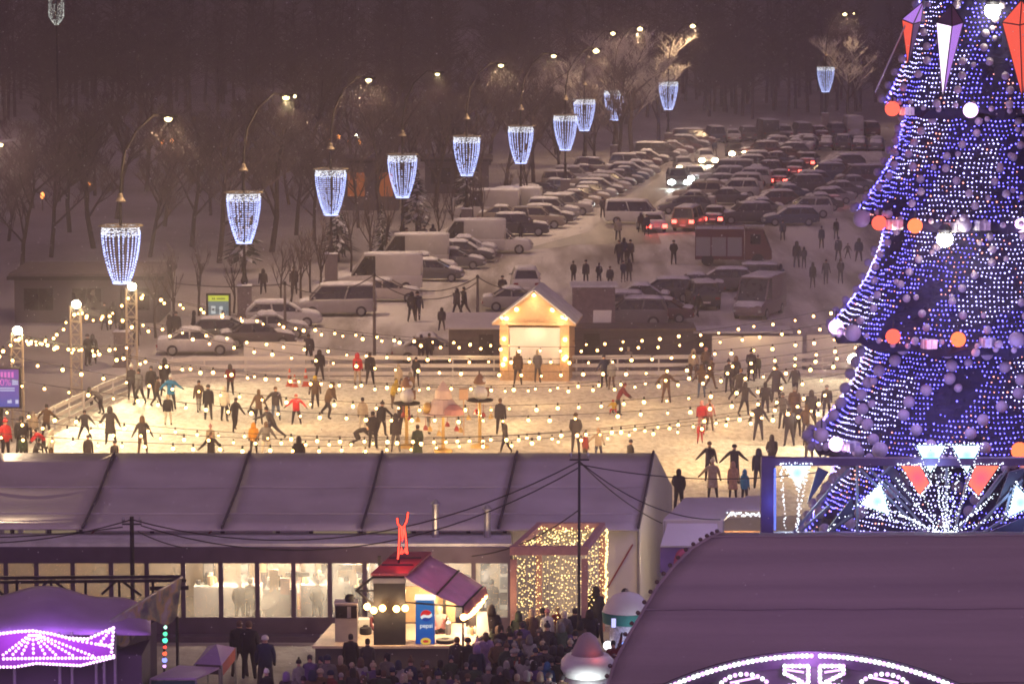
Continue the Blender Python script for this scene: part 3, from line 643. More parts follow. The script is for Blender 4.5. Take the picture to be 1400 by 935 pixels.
for s in (-1.1, 1.1): r_.bar((-2.8, s, 3.25), (1.0, s, 3.25), .05, .05); [r_.bar((x, s, 2.9), (x, s, 3.25), .04, .04) for x in (-2.8, -1.5, -.3, 1.0)]
r_.build('roof_rail', red, t)
sb = MB(); pillow(sb, -2.9, 1.0, 1.15, 2.95, .1, 4); sb.build('snow_cover', M['car_snow'], t)
# ------------------------------------------------------------------ people: one continuous skinned body per pose, winter clothes as materials, hats and coats as children
def dirv(side, out, fwd): return Vector((side * math.sin(out), -math.sin(fwd) * math.cos(out), -math.cos(fwd) * math.cos(out)))
def make_pose(name, lean=0, legL=(5, 0, 4), legR=(5, 0, 4), armL=(9, 0, 14, 0), armR=(9, 0, 14, 0), bulk=1.14, headlean=None, turn=0, lower=0):
    """leg: (out, fwd, knee bend); arm: (out, fwd, elbow bend forward, forearm out)"""
    lean = R(lean); hl = R(headlean) if headlean is not None else lean * .4
    V = []; Ed = []; rad = []; typ = []
    def v(p, r): V.append(Vector(p)); rad.append(r if isinstance(r, tuple) else (r, r)); return len(V) - 1
    def e(a, b, t): Ed.append((a, b)); typ.append(t)
    up = Vector((0, -math.sin(lean), math.cos(lean))); pel = Vector((0, 0, .95))
    k = bulk
    i0 = v(pel, (.168 * k, .145 * k)); i1 = v(pel + up * .22, (.165 * k, .14 * k)); i2 = v(pel + up * .43, (.175 * k, .135 * k)); i3 = v(pel + up * .55, (.085, .085))
    hup = Vector((0, -math.sin(lean * .6 + hl * .5), math.cos(lean * .6 + hl * .5))); nk = V[i3]
    i4 = v(nk + hup * .10 + Vector((0, -.01, 0)), (.070, .082)); i5 = v(nk + hup * .19, (.076, .088)); i6 = v(nk + hup * .25, (.048, .054))
    e(i0, i1, 0); e(i1, i2, 0); e(i2, i3, 0); e(i3, i4, 2); e(i4, i5, 2); e(i5, i6, 2)
    fz = []
    for s, lg in ((-1, legL), (1, legR)):
        o, f, kb = map(R, lg)
        h = v(pel + Vector((s * .095, 0, -.08)), .105 * (.5 + .5 * k)); d1 = dirv(s, o, f); kn = v(V[h] + d1 * .40, .074)
        d2 = dirv(s, o * .8, f - kb); md = v(V[kn] + d2 * .16, .068); an = v(V[kn] + d2 * .37, .052)
        ft = Vector((s * math.sin(o) * .4, -math.cos(f - kb), math.sin(-(f - kb)) * -.6)); hee = v(V[an] + d2 * .06 + ft * .02, .050); to = v(V[an] + d2 * .075 + ft * .17, (.046, .036))
        e(i0, h, 1); e(h, kn, 1); e(kn, md, 1); e(md, an, 1); e(an, hee, 3); e(hee, to, 3); fz += [V[to].z - .035, V[hee].z - .045, V[kn].z - .07]
    for s, am in ((-1, armL), (1, armR)):
        o, f, bd, fo = map(R, am)
        sh = v(pel + up * .47 + Vector((s * .18, 0, 0)), .09 * (.5 + .5 * k)); d1 = dirv(s, o, f + lean * .5); el = v(V[sh] + d1 * .28, .068)
        d2 = dirv(s, o + fo - R(5), f + lean * .5 + bd); wr = v(V[el] + d2 * .25, .050); pa = v(V[wr] + d2 * .07, (.042, .034)); fi = v(V[wr] + d2 * .16 + Vector((0, -.01, 0)), (.030, .022))
        th = v(V[wr] + d2 * .07 + Vector((-s * .045, -.03, 0)), .017)
        e(i2, sh, 0); e(sh, el, 0); e(el, wr, 0); e(wr, pa, 3); e(pa, fi, 3); e(pa, th, 3)
    dz = -min(fz) - lower; V[:] = [p + Vector((0, 0, dz)) for p in V]
    me = bpy.data.meshes.new('tmp'); me.from_pydata([tuple(p) for p in V], Ed, []); ob = bpy.data.objects.new('tmp', me); C.objects.link(ob)
    ob.modifiers.new('skin', 'SKIN'); sub = ob.modifiers.new('sub', 'SUBSURF'); sub.levels = 1; sub.render_levels = 1
    sv = me.skin_vertices[0].data
    for i, r in enumerate(rad): sv[i].radius = r; sv[i].use_root = (i == 0)
    dg = bpy.context.evaluated_depsgraph_get(); out = bpy.data.meshes.new_from_object(ob.evaluated_get(dg)); bpy.data.objects.remove(ob); out.name = 'person_' + name
    out.materials.clear(); [out.materials.append(M[m]) for m in ('jacket', 'trouser', 'skin', 'boot')]
    segs = [(V[a], V[b], t) for (a, b), t in zip(Ed, typ)]; hem = V[i0] - up * .16
    for p in out.polygons:
        c = p.center; best = 9; bt = 0
        for a, b, t in segs:
            d = b - a; q = a + d * max(0, min(1, (c - a).dot(d) / d.length_squared)); dd = (c - q).length
            if dd < best: best, bt = dd, t
        if bt == 1 and (c - hem).dot(up) > 0 and (c - V[i0]).length < .24: bt = 0
        if bt == 2 and (c - V[i3]).dot(hup) < .062: bt = 0
        p.material_index = bt; p.use_smooth = True
    hm = Matrix.Rotation(lean * .6 + hl * .5, 4, 'X'); hm.translation = V[i4].lerp(V[i5], .7)
    cm = Matrix.Rotation(lean, 4, 'X'); cm.translation = V[i0]
    return dict(mesh=out, head=hm, coat=cm)
POSE = dict(
    stand=make_pose('stand'), wide=make_pose('wide', bulk=1.34, legL=(9, 0, 3), legR=(9, 0, 3), armL=(14, 0, 25, -8), armR=(14, 0, 25, -8)),
    pockets=make_pose('pockets', legL=(5, 0, 3), armL=(17, -8, 45, -34), armR=(17, -8, 45, -34)),
    walk=make_pose('walk', lean=4, legL=(3, 22, 8), legR=(3, -20, 14), armL=(12, -18, 20, 2), armR=(12, 20, 20, 2)),
    skate=make_pose('skate', lean=14, legL=(6, 24, 30), legR=(13, -22, 18), armL=(36, 10, 20, 5), armR=(34, -10, 20, 8)),
    spread=make_pose('spread', lean=6, legL=(9, 5, 12), legR=(11, -4, 10), armL=(42, 12, 24, 8), armR=(48, 4, 16, -6)),
    low=make_pose('low', lean=5, legL=(7, 6, 14), legR=(9, -6, 12), armL=(28, 8, 12, 5), armR=(26, 4, 16, 6)),
    stride=make_pose('stride', lean=24, legL=(5, 34, 46), legR=(16, -34, 14), armL=(26, 30, 30, 5), armR=(34, -32, 12, 5)),
    apart=make_pose('apart', lean=6, legL=(20, 4, 5), legR=(20, 2, 5), armL=(30, 10, 15, 5), armR=(36, 5, 15, 5)),
    holdl=make_pose('holdl', lean=5, legL=(5, 10, 10), legR=(8, -8, 8), armL=(42, 14, 12, -2), armR=(16, 0, 16, 2)),
    holdr=make_pose('holdr', lean=5, legL=(8, -8, 8), legR=(5, 10, 10), armL=(18, 0, 16, 2), armR=(42, 14, 12, -2)),
    bend=make_pose('bend', lean=62, legL=(7, 10, 18), legR=(7, -5, 14), armL=(8, 5, 12, 0), armR=(8, 8, 12, 0)),
    push=make_pose('push', lean=34, legL=(5, 18, 20), legR=(6, -18, 16), armL=(8, 18, 20, -4), armR=(8, 18, 20, -4)),
    crouch=make_pose('crouch', lean=30, legL=(16, 82, 118), legR=(16, 78, 116), armL=(22, 35, 30, -8), armR=(22, 35, 30, -8)),
    fallen=make_pose('fallen', lean=78, legL=(8, 20, 88), legR=(10, 30, 92), armL=(12, 6, 8, 0), armR=(14, 10, 10, 0)),
    phone=make_pose('phone', legL=(6, 0, 3), armL=(14, 0, 16, 0), armR=(16, 70, 55, -22)),
    armup=make_pose('armup', legL=(6, 0, 3), armL=(14, 0, 16, 0), armR=(14, 165, 8, 0)),
    sit=make_pose('sit', lean=4, legL=(8, 84, 86), legR=(8, 84, 86), armL=(18, 28, 40, -10), armR=(18, 28, 40, -10)),
)
def hat_mesh(kind):
    b = MB()
    if kind == 'beanie': b.lathe([(.118, -.01), (.122, .03), (.114, .07), (.09, .115), (.045, .145), (.006, .152)], n=12)
    elif kind == 'pompom': b.lathe([(.120, -.01), (.124, .035), (.112, .08), (.085, .125), (.03, .15)], n=12); b.ball((0, 0, .18), .05, 8, 6)
    elif kind == 'hood':
        b.lathe([(.15, -.19), (.150, -.08), (.142, .02), (.122, .09), (.08, .14), (.004, .168)], n=12, ex=.95, ey=1.0)
        for i, v_ in enumerate(b.v): b.v[i] = (v_[0], v_[1] + .035, v_[2])
    elif kind == 'hair':
        b.lathe([(.085, -.20), (.118, -.10), (.122, -.01), (.118, .05), (.098, .10), (.06, .135), (.004, .15)], n=12)
        for i, v_ in enumerate(b.v): b.v[i] = (v_[0], v_[1] + .03, v_[2])
    elif kind == 'short': b.lathe([(.096, -.07), (.112, -.01), (.114, .04), (.100, .09), (.06, .125), (.004, .138)], n=12); b.v = [(x, y + .024, z) for x, y, z in b.v]
    q = .82 if kind in ('hair', 'short') else .90; b.v = [(x * q, y * (q + .03), z * .94) for x, y, z in b.v]
    return b.mesh('hair' if kind in ('hair', 'short') else 'hat', M['knit'], True)
HATS = {k: hat_mesh(k) for k in ('beanie', 'pompom', 'hood', 'hair', 'short')}
COAT = MB().lathe([(.165, .30), (.185, .10), (.205, -.10), (.235, -.36), (.25, -.44), (.20, -.43)], n=14, ey=.78).mesh('coat_skirt', M['jacket'], True)
PACK = MB().box((0, .20, .30), (.30, .16, .42)).box((0, .29, .24), (.22, .06, .22)).mesh('backpack', M['jacket'])
BLK = (.026, .023, .028); DRK = (.055, .048, .056); NVY = (.028, .036, .08); BRN = (.13, .082, .055); GRY = (.15, .14, .145); LGR = (.33, .32, .31); BEI = (.46, .37, .27); CRM = (.66, .60, .48)
RED = (.50, .03, .04); MAR = (.17, .025, .03); BLU = (.03, .26, .50); ORG = (.62, .27, .03); PNK = (.55, .25, .25); PCH = (.60, .36, .24); YEL = (.62, .42, .05); WHT = (.75, .74, .70); JNS = (.10, .14, .22); GRN = (.05, .07, .05); PUR = (.25, .17, .36)
def person(x, y, pose, h, rz, jacket, hat, hatc, trou, label, group, coat=False, pack=None, z=0, pos=None, cat='person'):
    p = pos if pos is not None else G(x, y, z); Q = POSE[pose]
    o = bpy.data.objects.new('person', Q['mesh']); C.objects.link(o); o.location = p; s = h / 1.78; wd = s * (1 + .11 * math.sin(x * 12.9 + y * 7.3)); o.scale = (wd, wd, s); o.rotation_euler = (0, 0, R(rz)); o.color = (*jacket, 1); o['trouser_colour'] = trou
    tag(o, label, cat, group)
    if hat:
        c = bpy.data.objects.new('hair' if hat in ('hair', 'short') else 'hat', HATS[hat]); C.objects.link(c); c.parent = o; c.matrix_local = Q['head']; c.color = (*hatc, 1)
    if coat:
        c = bpy.data.objects.new('coat_skirt', COAT); C.objects.link(c); c.parent = o; c.matrix_local = Q['coat']; c.color = (*jacket, 1)
    if pack:
        c = bpy.data.objects.new('backpack', PACK); C.objects.link(c); c.parent = o; c.matrix_local = Q['coat']; c.color = (*pack, 1)
    return o
SK = 'people on the ice rink'
for a in [
 (8, 628, 'stand', 1.85, 40, RED, 'pompom', RED, BLK, 'person in red coat and red hat, pale-bearded, at the far left edge'),
 (30, 622, 'wide', 1.8, 10, BLK, 'hair', BLK, BLK, 'long-haired person in black jacket beside the red-coated one at the left'),
 (46, 606, 'stand', 1.5, 20, BEI, 'hood', BEI, BLK, 'person in a cream coat between two dark ones at the left rink edge'),
 (64, 601, 'spread', 1.7, 170, BRN, 'short', BLK, BLK, 'person in brown jacket with pale hem stretching an arm by the slanted fence'),
 (32, 634, 'stand', 1.3, 0, GRN, 'beanie', LGR, DRK, 'child with grey knitted hat before the black jacket at the left'),
 (48, 632, 'crouch', 1.5, 60, DRK, 'short', BLK, BLK, 'crouching dark figure by the lower left rink edge'),
 (60, 622, 'bend', 1.5, -70, RED, None, None, BLK, 'person in red bending forward by the lower left rink edge'),
 (70, 634, 'stand', 1.55, -60, CRM, 'hood', CRM, BRN, 'person in a hooded cream coat right of the crouching figures'),
 (116, 600, 'apart', 1.42, 10, DRK, 'short', BLK, BLK, 'child in dark sweater with legs wide apart on the left ice'),
 (151, 607, 'low', 1.78, 0, DRK, 'hood', DRK, BLK, 'person in long dark hooded coat with both arms held out on the left ice', 1),
 (138, 566, 'bend', 1.7, -80, GRY, 'short', BLK, BLK, 'grey-clad grown-up bending over the slanted fence'),
 (125, 560, 'bend', 1.0, 60, DRK, 'beanie', DRK, DRK, 'small dark child leaning on the slanted fence'),
 (121, 640, 'stand', 1.5, 180, DRK, 'beanie', DRK, BLK, 'dark round head just above the marquee ridge below the long-coated skater'),
 (157, 645, 'stand', 1.4, 0, BLK, 'beanie', BLK, BLK, 'dark head peeking over the marquee ridge left of the scarf-wearing skater'),
 (180, 546, 'stand', 1.8, 20, DRK, 'pompom', WHT, BLK, 'person with white bobble hat at the corner of the fences'),
 (191, 553, 'walk', 1.9, -30, GRY, 'short', BLK, BLK, 'grey-jacketed skater beside the white bobble hat'),
 (207, 545, 'stand', 1.7, 0, BLK, 'short', BLK, BLK, 'black-clad person against the end of the rear fence'),
 (215, 556, 'walk', 1.6, 90, BRN, 'short', BLK, DRK, 'brown-jacketed skater left of the bright blue jacket'),
 (226, 542, 'wide', 2.0, 180, BLK, 'hood', BLK, BLK, 'large black figure behind the blue jacket'),
 (234, 560, 'spread', 1.75, 185, BLU, 'pompom', WHT, BLK, 'skater in a bright blue jacket and white bobble hat'),
 (230, 581, 'stand', 1.5, 180, BLK, 'hair', BEI, CRM, 'skater in black top and cream trousers in front of the blue jacket'),
 (272, 563, 'walk', 1.65, 20, BRN, 'short', BLK, LGR, 'skater in brown jacket and grey trousers holding on to a dark one'),
 (285, 574, 'stand', 1.75, 185, BLK, 'beanie', BLK, BLK, 'black-clad skater right of the brown jacket, seen from behind'),
 (307, 576, 'stand', 1.75, 160, CRM, 'hair', CRM, BLK, 'skater in pale cream coat and long black skirt'),
 (195, 622, 'low', 1.8, 10, DRK, 'hood', BRN, BRN, 'skater in dark jacket with a white scarf, arms held out'),
 (289, 645, 'spread', 1.8, 0, BLK, 'short', BRN, BLK, 'black-clad skater with arms wide, cut off by the marquee ridge'),
 (288, 622, 'stand', 1.4, 190, BEI, 'pompom', PNK, BEI, 'child in beige with a pink bobble hat behind the arms-wide skater'),
 (315, 540, 'pockets', 1.6, 20, MAR, 'hood', DRK, BLK, 'maroon-clad skater alone near the left of the rear fence'),
 (321, 591, 'skate', 1.75, 35, BLK, 'short', BLK, BLK, 'black-clad skater mid-stride below the pale cream coat'),
 (354, 581, 'low', 1.75, 190, BRN, 'hair', BRN, BLK, 'brown-coated skater with one arm out left of the jeans'),
 (377, 575, 'holdl', 1.7, 0, DRK, 'short', BRN, JNS, 'skater in dark jacket and light jeans facing the viewer'),
 (405, 580, 'spread', 1.5, 0, RED, 'short', MAR, BLK, 'child in a bright red jacket with arms out and black tights'),
 (372, 602, 'stride', 1.75, -60, DRK, 'short', BLK, DRK, 'dark skater leaning forward in front of the jeans'),
 (347, 622, 'stand', 1.5, 180, ORG, 'hood', ORG, BLK, 'child in an orange jacket near the marquee ridge'),
 (364, 624, 'low', 1.6, 180, GRY, 'hair', BRN, CRM, 'skater in grey patterned jacket beside the orange child'),
 (409, 655, 'wide', 1.9, 180, BLK, 'hood', BLK, BLK, 'broad black back rising over the marquee ridge'),
 (431, 558, 'walk', 1.7, 0, BRN, 'hair', YEL, DRK, 'brown-jacketed skater with fair hair near the traffic cones'),
 (448, 572, 'stride', 1.95, 60, BRN, 'short', BRN, BLK, 'big brown-clad skater stooping towards the fair-haired one'),
 (437, 520, 'wide', 1.65, 180, BLK, 'hood', BLK, BLK, 'large black figure leaning on the rear fence by the cones'),
 (489, 526, 'stand', 1.7, 160, RED, 'hood', RED, BEI, 'person in red hooded jacket and beige trousers at the rear fence'),
 (506, 526, 'wide', 1.75, 180, BLK, 'short', BLK, BLK, 'person in black with a white back print beside the red hooded one'),
 (537, 558, 'push', 1.6, 40, YEL, 'hair', YEL, BRN, 'stooping skater in mustard yellow left of the festive posts'),
 (545, 537, 'stand', 1.5, 0, BEI, 'hood', BEI, BRN, 'beige-clad person at the rear fence above the mustard skater'),
 (561, 546, 'stand', 1.4, 0, BRN, 'hood', GRY, DRK, 'child with fur-trimmed hood above the left festive post'),
 (569, 528, 'pockets', 1.55, 180, BLK, 'beanie', BLK, BLK, 'slim black figure at the rear fence above the festive posts'),
 (496, 591, 'stand', 1.7, 170, BEI, 'short', BLK, CRM, 'skater in beige coat and wide pale trousers'),
 (510, 613, 'pockets', 1.75, 170, BLK, 'short', BLK, BLK, 'black-clad skater in front of the beige coat'),
 (522, 596, 'holdl', 1.65, 150, BLK, 'pompom', BLK, BLK, 'dark skater with bobble hat right of the black-clad one'),
 (541, 618, 'wide', 1.8, 180, DRK, 'hood', DRK, GRY, 'skater in dark hooded jacket and grey trousers below the mustard skater'),
 (552, 594, 'stand', 1.85, 10, DRK, 'short', BLK, BLK, 'dark skater half hidden by the left festive post'),
 (571, 634, 'wide', 1.8, 200, GRN, 'short', BLK, BLK, 'dark green jacketed person before the left festive post', 1),
 (586, 593, 'armup', 1.3, 90, GRY, 'short', BRN, LGR, 'thin grey child between the left and middle festive posts'),
 (486, 608, 'fallen', 1.55, 80, BLK, 'beanie', BLK, BLK, 'dark skater fallen on hands and knees on the ice'),
 (684, 594, 'stand', 1.75, 170, DRK, 'short', BRN, BLK, 'tall dark person holding a child right of the festive posts'),
 (691, 620, 'walk', 1.4, -60, DRK, 'hood', DRK, BLK, 'dark hooded child in front of the tall person right of the festive posts'),
 (708, 526, 'wide', 1.85, 180, BRN, 'hood', BRN, BLK, 'broad brown-jacketed person before the lit hut'),
 (735, 523, 'pockets', 1.75, 160, GRY, 'hair', BEI, DRK, 'grey-jacketed person with fair hair before the lit hut'),
 (826, 530, 'low', 1.75, 200, NVY, 'beanie', NVY, BLK, 'navy-clad skater right of the lit hut'),
 (836, 533, 'stand', 1.6, 185, LGR, 'beanie', WHT, BRN, 'skater with white round hat and pale jacket right of the lit hut'),
 (859, 512, 'stand', 1.5, 0, GRY, 'beanie', LGR, GRY, 'grey person with white headband behind the rear fence'),
 (845, 567, 'push', 1.75, 80, MAR, 'short', MAR, BLK, 'maroon-clad grown-up pushing a small child on the ice'),
 (840, 567, 'crouch', 1.05, -20, YEL, 'beanie', RED, RED, 'small child in yellow and red held by the maroon grown-up'),
 (911, 551, 'spread', 1.75, 175, BRN, 'beanie', DRK, BRN, 'brown-clad skater with arms out in front of the rear fence'),
 (959, 544, 'low', 1.75, 190, BRN, 'hood', BRN, JNS, 'skater in brown jacket and jeans in the group by the rear fence'),
 (972, 532, 'walk', 1.75, 120, BRN, 'short', DRK, BRN, 'brown-clad skater behind the jeans wearer'),
 (948, 518, 'stand', 1.6, 0, BEI, 'hood', BEI, BRN, 'beige person leaning on the rear fence left of the group'),
 (965, 518, 'pockets', 1.7, 0, BRN, 'beanie', PNK, DRK, 'person with a pink hat behind the rear fence group'),
 (996, 537, 'stand', 1.75, 180, DRK, 'pompom', BLK, BLK, 'dark person with bobble hat, left of the pair at the pale banner'),
 (1006, 532, 'stand', 1.75, 180, DRK, 'hood', BRN, BLK, 'dark person with brown hood, right of the pair at the pale banner'),
 (1027, 522, 'pockets', 1.75, 180, BLK, 'pompom', BLK, BLK, 'black-coated person alone at the fence before the pale banner', 1),
 (1036, 518, 'stand', 1.3, 180, GRN, 'pompom', BLK, BLK, 'child beside the black coat at the fence before the pale banner'),
 (1010, 549, 'stride', 1.8, 150, DRK, 'short', BRN, DRK, 'dark skater stooping below the pair at the pale banner'),
 (1018, 568, 'skate', 1.7, 165, DRK, 'hood', DRK, BLK, 'dark skater with a leg kicked out, left of the crowd by the tree'),
 (959, 590, 'stand', 1.5, 180, RED, 'hair', PNK, PNK, 'child in a red and white striped sweater'),
 (970, 589, 'holdr', 1.55, 180, PNK, 'short', BRN, BRN, 'child in pale pink jacket holding the striped sweater'),
 (957, 606, 'bend', 1.2, 0, RED, None, None, RED, 'small child in red bending down on the ice'),
 (1037, 602, 'low', 1.8, 175, DRK, 'hair', BLK, DRK, 'dark long-haired skater with arms down and out, mid ice on the right'),
 (1046, 566, 'walk', 1.65, 170, DRK, 'hair', BLK, DRK, 'dark skater near the rear of the crowd left of the tree'),
 (1061, 550, 'low', 1.9, 185, DRK, 'pompom', DRK, DRK, 'tall skater with pointed hat in the crowd left of the tree', 1),
 (1070, 586, 'low', 1.75, 185, GRY, 'beanie', GRY, DRK, 'grey-jacketed skater in the crowd left of the tree'),
 (1087, 545, 'walk', 1.8, 190, DRK, 'beanie', DRK, BLK, 'dark skater at the back of the crowd left of the tree'),
 (1086, 578, 'stand', 1.8, 180, BRN, 'short', LGR, DRK, 'brown-coated grey-haired skater in the crowd left of the tree', 1),
 (1109, 582, 'wide', 1.75, 180, DRK, 'hood', DRK, BLK, 'broad dark hooded skater close to the tree edge'),
 (1079, 610, 'wide', 1.85, 185, DRK, 'short', DRK, DRK, 'large dark skater, front of the crowd left of the tree'),
 (1090, 598, 'walk', 1.7, 170, DRK, 'beanie', BLK, DRK, 'dark skater just behind the large one left of the tree'),
 (1102, 600, 'low', 1.65, 180, BRN, 'hair', BRN, DRK, 'brown-jacketed skater beside the tree baubles'),
 (1106, 632, 'stand', 1.75, 180, DRK, 'hood', GRY, GRY, 'dark-jacketed person just over the lit frame beam'),
 (1125, 630, 'stand', 1.7, 180, DRK, 'beanie', DRK, NVY, 'person half hidden behind the lowest tree baubles'),
 (1130, 570, 'stand', 1.6, 180, DRK, 'beanie', GRY, BLK, 'person peeping out between tree baubles at the rink'),
 (1055, 648, 'pockets', 1.75, 10, DRK, 'hood', DRK, BLK, 'dark hooded person over the corner of the lit frame'),
 (1037, 668, 'stand', 1.75, 170, NVY, 'hood', NVY, BLK, 'navy person cut off by the post of the lit frame', 0, 'pockets'),
 (1004, 662, 'spread', 1.75, 185, DRK, 'beanie', BLK, GRY, 'dark skater with cross-body strap holding hands at the right'),
 (970, 658, 'holdr', 1.75, 185, DRK, 'beanie', BRN, BLK, 'dark skater with backpack holding hands at the right'),
 (974, 682, 'holdr', 1.7, 180, BEI, 'pompom', CRM, BLK, 'skater in long beige coat reaching to the peach coat', 1),
 (1002, 684, 'stand', 1.65, 170, PCH, 'hood', PCH, BLK, 'person in a peach padded coat near the small canopy', 1),
 (1018, 690, 'stand', 1.5, 150, BLU, 'hood', BLU, BLK, 'child in a blue hooded jacket behind the small canopy'),
 (928, 698, 'pockets', 1.75, 150, BLK, 'hair', BLK, BLK, 'black-clad person with pale belt beside the marquee gable'),
 (787, 619, 'pockets', 1.85, 180, DRK, 'beanie', BRN, DRK, 'tall dark man standing alone on the ice with his back turned'),
 (800, 634, 'stand', 1.45, 60, MAR, 'short', MAR, BLK, 'maroon-clad child cut off by the marquee ridge'),
 (818, 628, 'holdr', 1.4, 185, BEI, 'pompom', PCH, NVY, 'child in a cream jacket with bobble hat by the marquee ridge'),
 (862, 650, 'stand', 1.6, 120, BLK, 'beanie', BLK, BLK, 'dark capped head over the marquee ridge at the right')]:
    a = list(a); ct = bool(a[10]) if len(a) > 10 else False
    person(a[0], a[1], a[2], a[3], a[4], a[5], a[6], a[7] or BLK, a[8], a[9], SK, coat=ct, pack=BLK if 'backpack' in a[9] else None)
LT = 'people walking in the car park'
for a in [
 (784, 390, 'pockets', 1.7, 150, 'first from the left in the row of people waiting behind the hut'), (801, 390, 'stand', 1.75, 180, 'second from the left in the row waiting behind the hut, the tallest'),
 (819, 390, 'pockets', 1.55, 180, 'third from the left in the row waiting behind the hut, slim'), (834, 394, 'wide', 1.5, 180, 'fourth from the left in the row waiting behind the hut, broad and short'),
 (852, 386, 'pockets', 1.5, 190, 'fifth in the row waiting behind the hut, close to the last one'), (860, 385, 'stand', 1.55, 180, 'last on the right in the row waiting behind the hut'),
 (845, 329, 'stand', 1.8, 180, 'person in pale vest walking toward the cross road'), (846, 361, 'walk', 1.8, 20, 'left one of the tight group walking over the snow'),
 (853, 360, 'stand', 1.85, 0, 'middle one of the tight group walking over the snow'), (862, 360, 'walk', 1.8, -10, 'right one of the tight group walking over the snow'), (857, 361, 'stand', 1.2, 0, 'child within the tight group walking over the snow'),
 (921, 362, 'pockets', 1.8, 180, 'lone dark figure standing on the snow left of the fire engine'), (919, 437, 'walk', 1.75, 180, 'dark walker behind the string lights left of the pink bag'), (954, 433, 'walk', 1.6, 30, 'walker with a pinkish bag by the dark off-roader'),
 (1067, 402, 'wide', 2.0, 180, 'large dark person at the rear of the fire engine'), (1089, 366, 'stand', 1.9, 0, 'taller of the pair walking right of the fire engine'), (1099, 367, 'pockets', 1.55, 0, 'shorter of the pair walking right of the fire engine'),
 (1111, 394, 'stand', 1.75, 0, 'left of three people in line near the Christmas tree'), (1129, 389, 'walk', 1.8, 0, 'middle of three people in line near the Christmas tree'), (1149, 388, 'pockets', 1.75, 0, 'right of three people in line near the Christmas tree'),
 (1123, 340, 'stand', 1.75, 180, 'dark figure far back on the snow left of the tree'), (1143, 328, 'stand', 1.7, 180, 'farthest dark figure on the snow left of the tree'), (1146, 357, 'wide', 1.8, 180, 'broad dark figure next to a child left of the tree'),
 (1159, 354, 'apart', 1.2, 180, 'child with legs apart left of the tree in the car park'), (1174, 358, 'wide', 1.75, 180, 'dark figure touching the tree outline in the car park'), (1070, 329, 'stand', 1.6, 180, 'dark figure standing at the edge of the right car block'),
 (563, 440, 'walk', 1.9, 170, 'left one of the dark pair walking beside the white people carrier'), (571, 439, 'walk', 1.9, 190, 'right one of the dark pair walking beside the white people carrier'),
 (625, 432, 'walk', 1.8, -40, 'left one of the couple walking by the cable pole'), (635, 431, 'walk', 1.85, -60, 'right one of the couple walking by the cable pole'), (604, 452, 'wide', 1.4, 180, 'dark person alone below the walking couple'),
 (687, 412, 'pockets', 1.7, 180, 'dark person standing left of the hut roof'), (824, 298, 'pockets', 1.75, 180, 'walker between parked cars and lane above the cross road'), (876, 318, 'wide', 1.6, 180, 'dark person behind the silver saloon at the cross road'),
 (884, 322, 'stand', 1.7, 180, 'second dark person behind the silver saloon at the cross road'), (977, 214, 'wide', 1.8, 0, 'dark person beside the pale oncoming car'), (576, 500, 'pockets', 1.75, 180, 'left one of two dark people behind the rear fence left of the hut'),
 (587, 499, 'wide', 1.8, 180, 'right one of two dark people behind the rear fence left of the hut'), (422, 500, 'wide', 1.8, 180, 'dark person standing behind the rear fence near the cones'), (631, 329, 'stand', 1.7, 0, 'dark person by the second row of vehicles on the left'),
 (712, 333, 'walk', 1.7, 180, 'dark walker below the black off-roader')]:
    vest = 'pale vest' in a[5]; pk_ = (.3, .16, .16) if 'pink' in a[5] else None
    person(a[0], a[1], a[2], a[3], a[4], (.40, .36, .26) if vest else rv.choice([BLK, DRK, BLK, NVY]), rv.choice(['hood', 'beanie', 'short', 'hood']), BLK, rv.choice([BLK, DRK]), a[5] if a[5].startswith(('person', 'dark', 'walker', 'child', 'lone', 'large', 'broad', 'farthest', 'second dark')) else 'dark-clad person, ' + a[5], LT, pack=pk_)
PKG = 'people strolling in the park'
for i, (x, y) in enumerate([(232, 468), (241, 466), (186, 474), (120, 500), (127, 497), (265, 462), (470, 352), (548, 345), (556, 343), (580, 340), (592, 337), (402, 402), (360, 402), (143, 452), (155, 450)]):
    person(x, y, rv.choice(['stand', 'walk', 'wide', 'pockets']), rv.uniform(1.6, 1.85), rv.choice([0, 180, 60, -70]), rv.choice([BLK, DRK]), rv.choice(['hood', 'beanie']), BLK, BLK, 'dark stroller among the bare park trees, %s from the left' % ORD[sorted([232, 241, 186, 120, 127, 265, 470, 548, 556, 580, 592, 402, 360, 143, 155]).index(x)], PKG)
# ------------------------------------------------------------------ rink fence
def fence(pts, label, closed=False, h=1.12, lit=False):
    t = thing('rink_fence', label, 'fence', pts[0], 0, 'white rink fences'); o = pts[0]
    L = [0]
    for a, b in zip(pts[:-1], pts[1:]): L.append(L[-1] + (b - a).length)
    n = int(L[-1] / 2.2)
    def at(s):
        for i in range(len(pts) - 1):
            if s <= L[i + 1] + 1e-6: return pts[i].lerp(pts[i + 1], (s - L[i]) / (L[i + 1] - L[i])) - o
        return pts[-1] - o
    post = MB().box((0, 0, h / 2), (.08, .08, h)).mesh('post', M['white'])
    for i in range(n + 1): part('post', post, t, at(L[-1] * i / n))
    for z, hh in ((.20, .20), (.62, .20), (1.06, .22)):
        b = MB()
        for a, c in zip(pts[:-1], pts[1:]):
            dn = (c - a).normalized(); nrm = Vector((dn.y, -dn.x, 0)) * .07
            b.bar(a - o + Vector((0, 0, z)) + nrm, c - o + Vector((0, 0, z)) + nrm, .05, hh)
        b.build('rail', M['white'], t)
    return t
fence([G(228, 520), G(262, 517), G(330, 516), G(500, 515), G(700, 515), G(940, 514), G(1180, 512)], 'long white three-railed fence along the rear of the ice rink')
fence([G(176, 541), G(140, 556), G(100, 575), G(70, 590), G(35, 608)], 'slanted white fence with snowy rails on the left side of the ice rink')
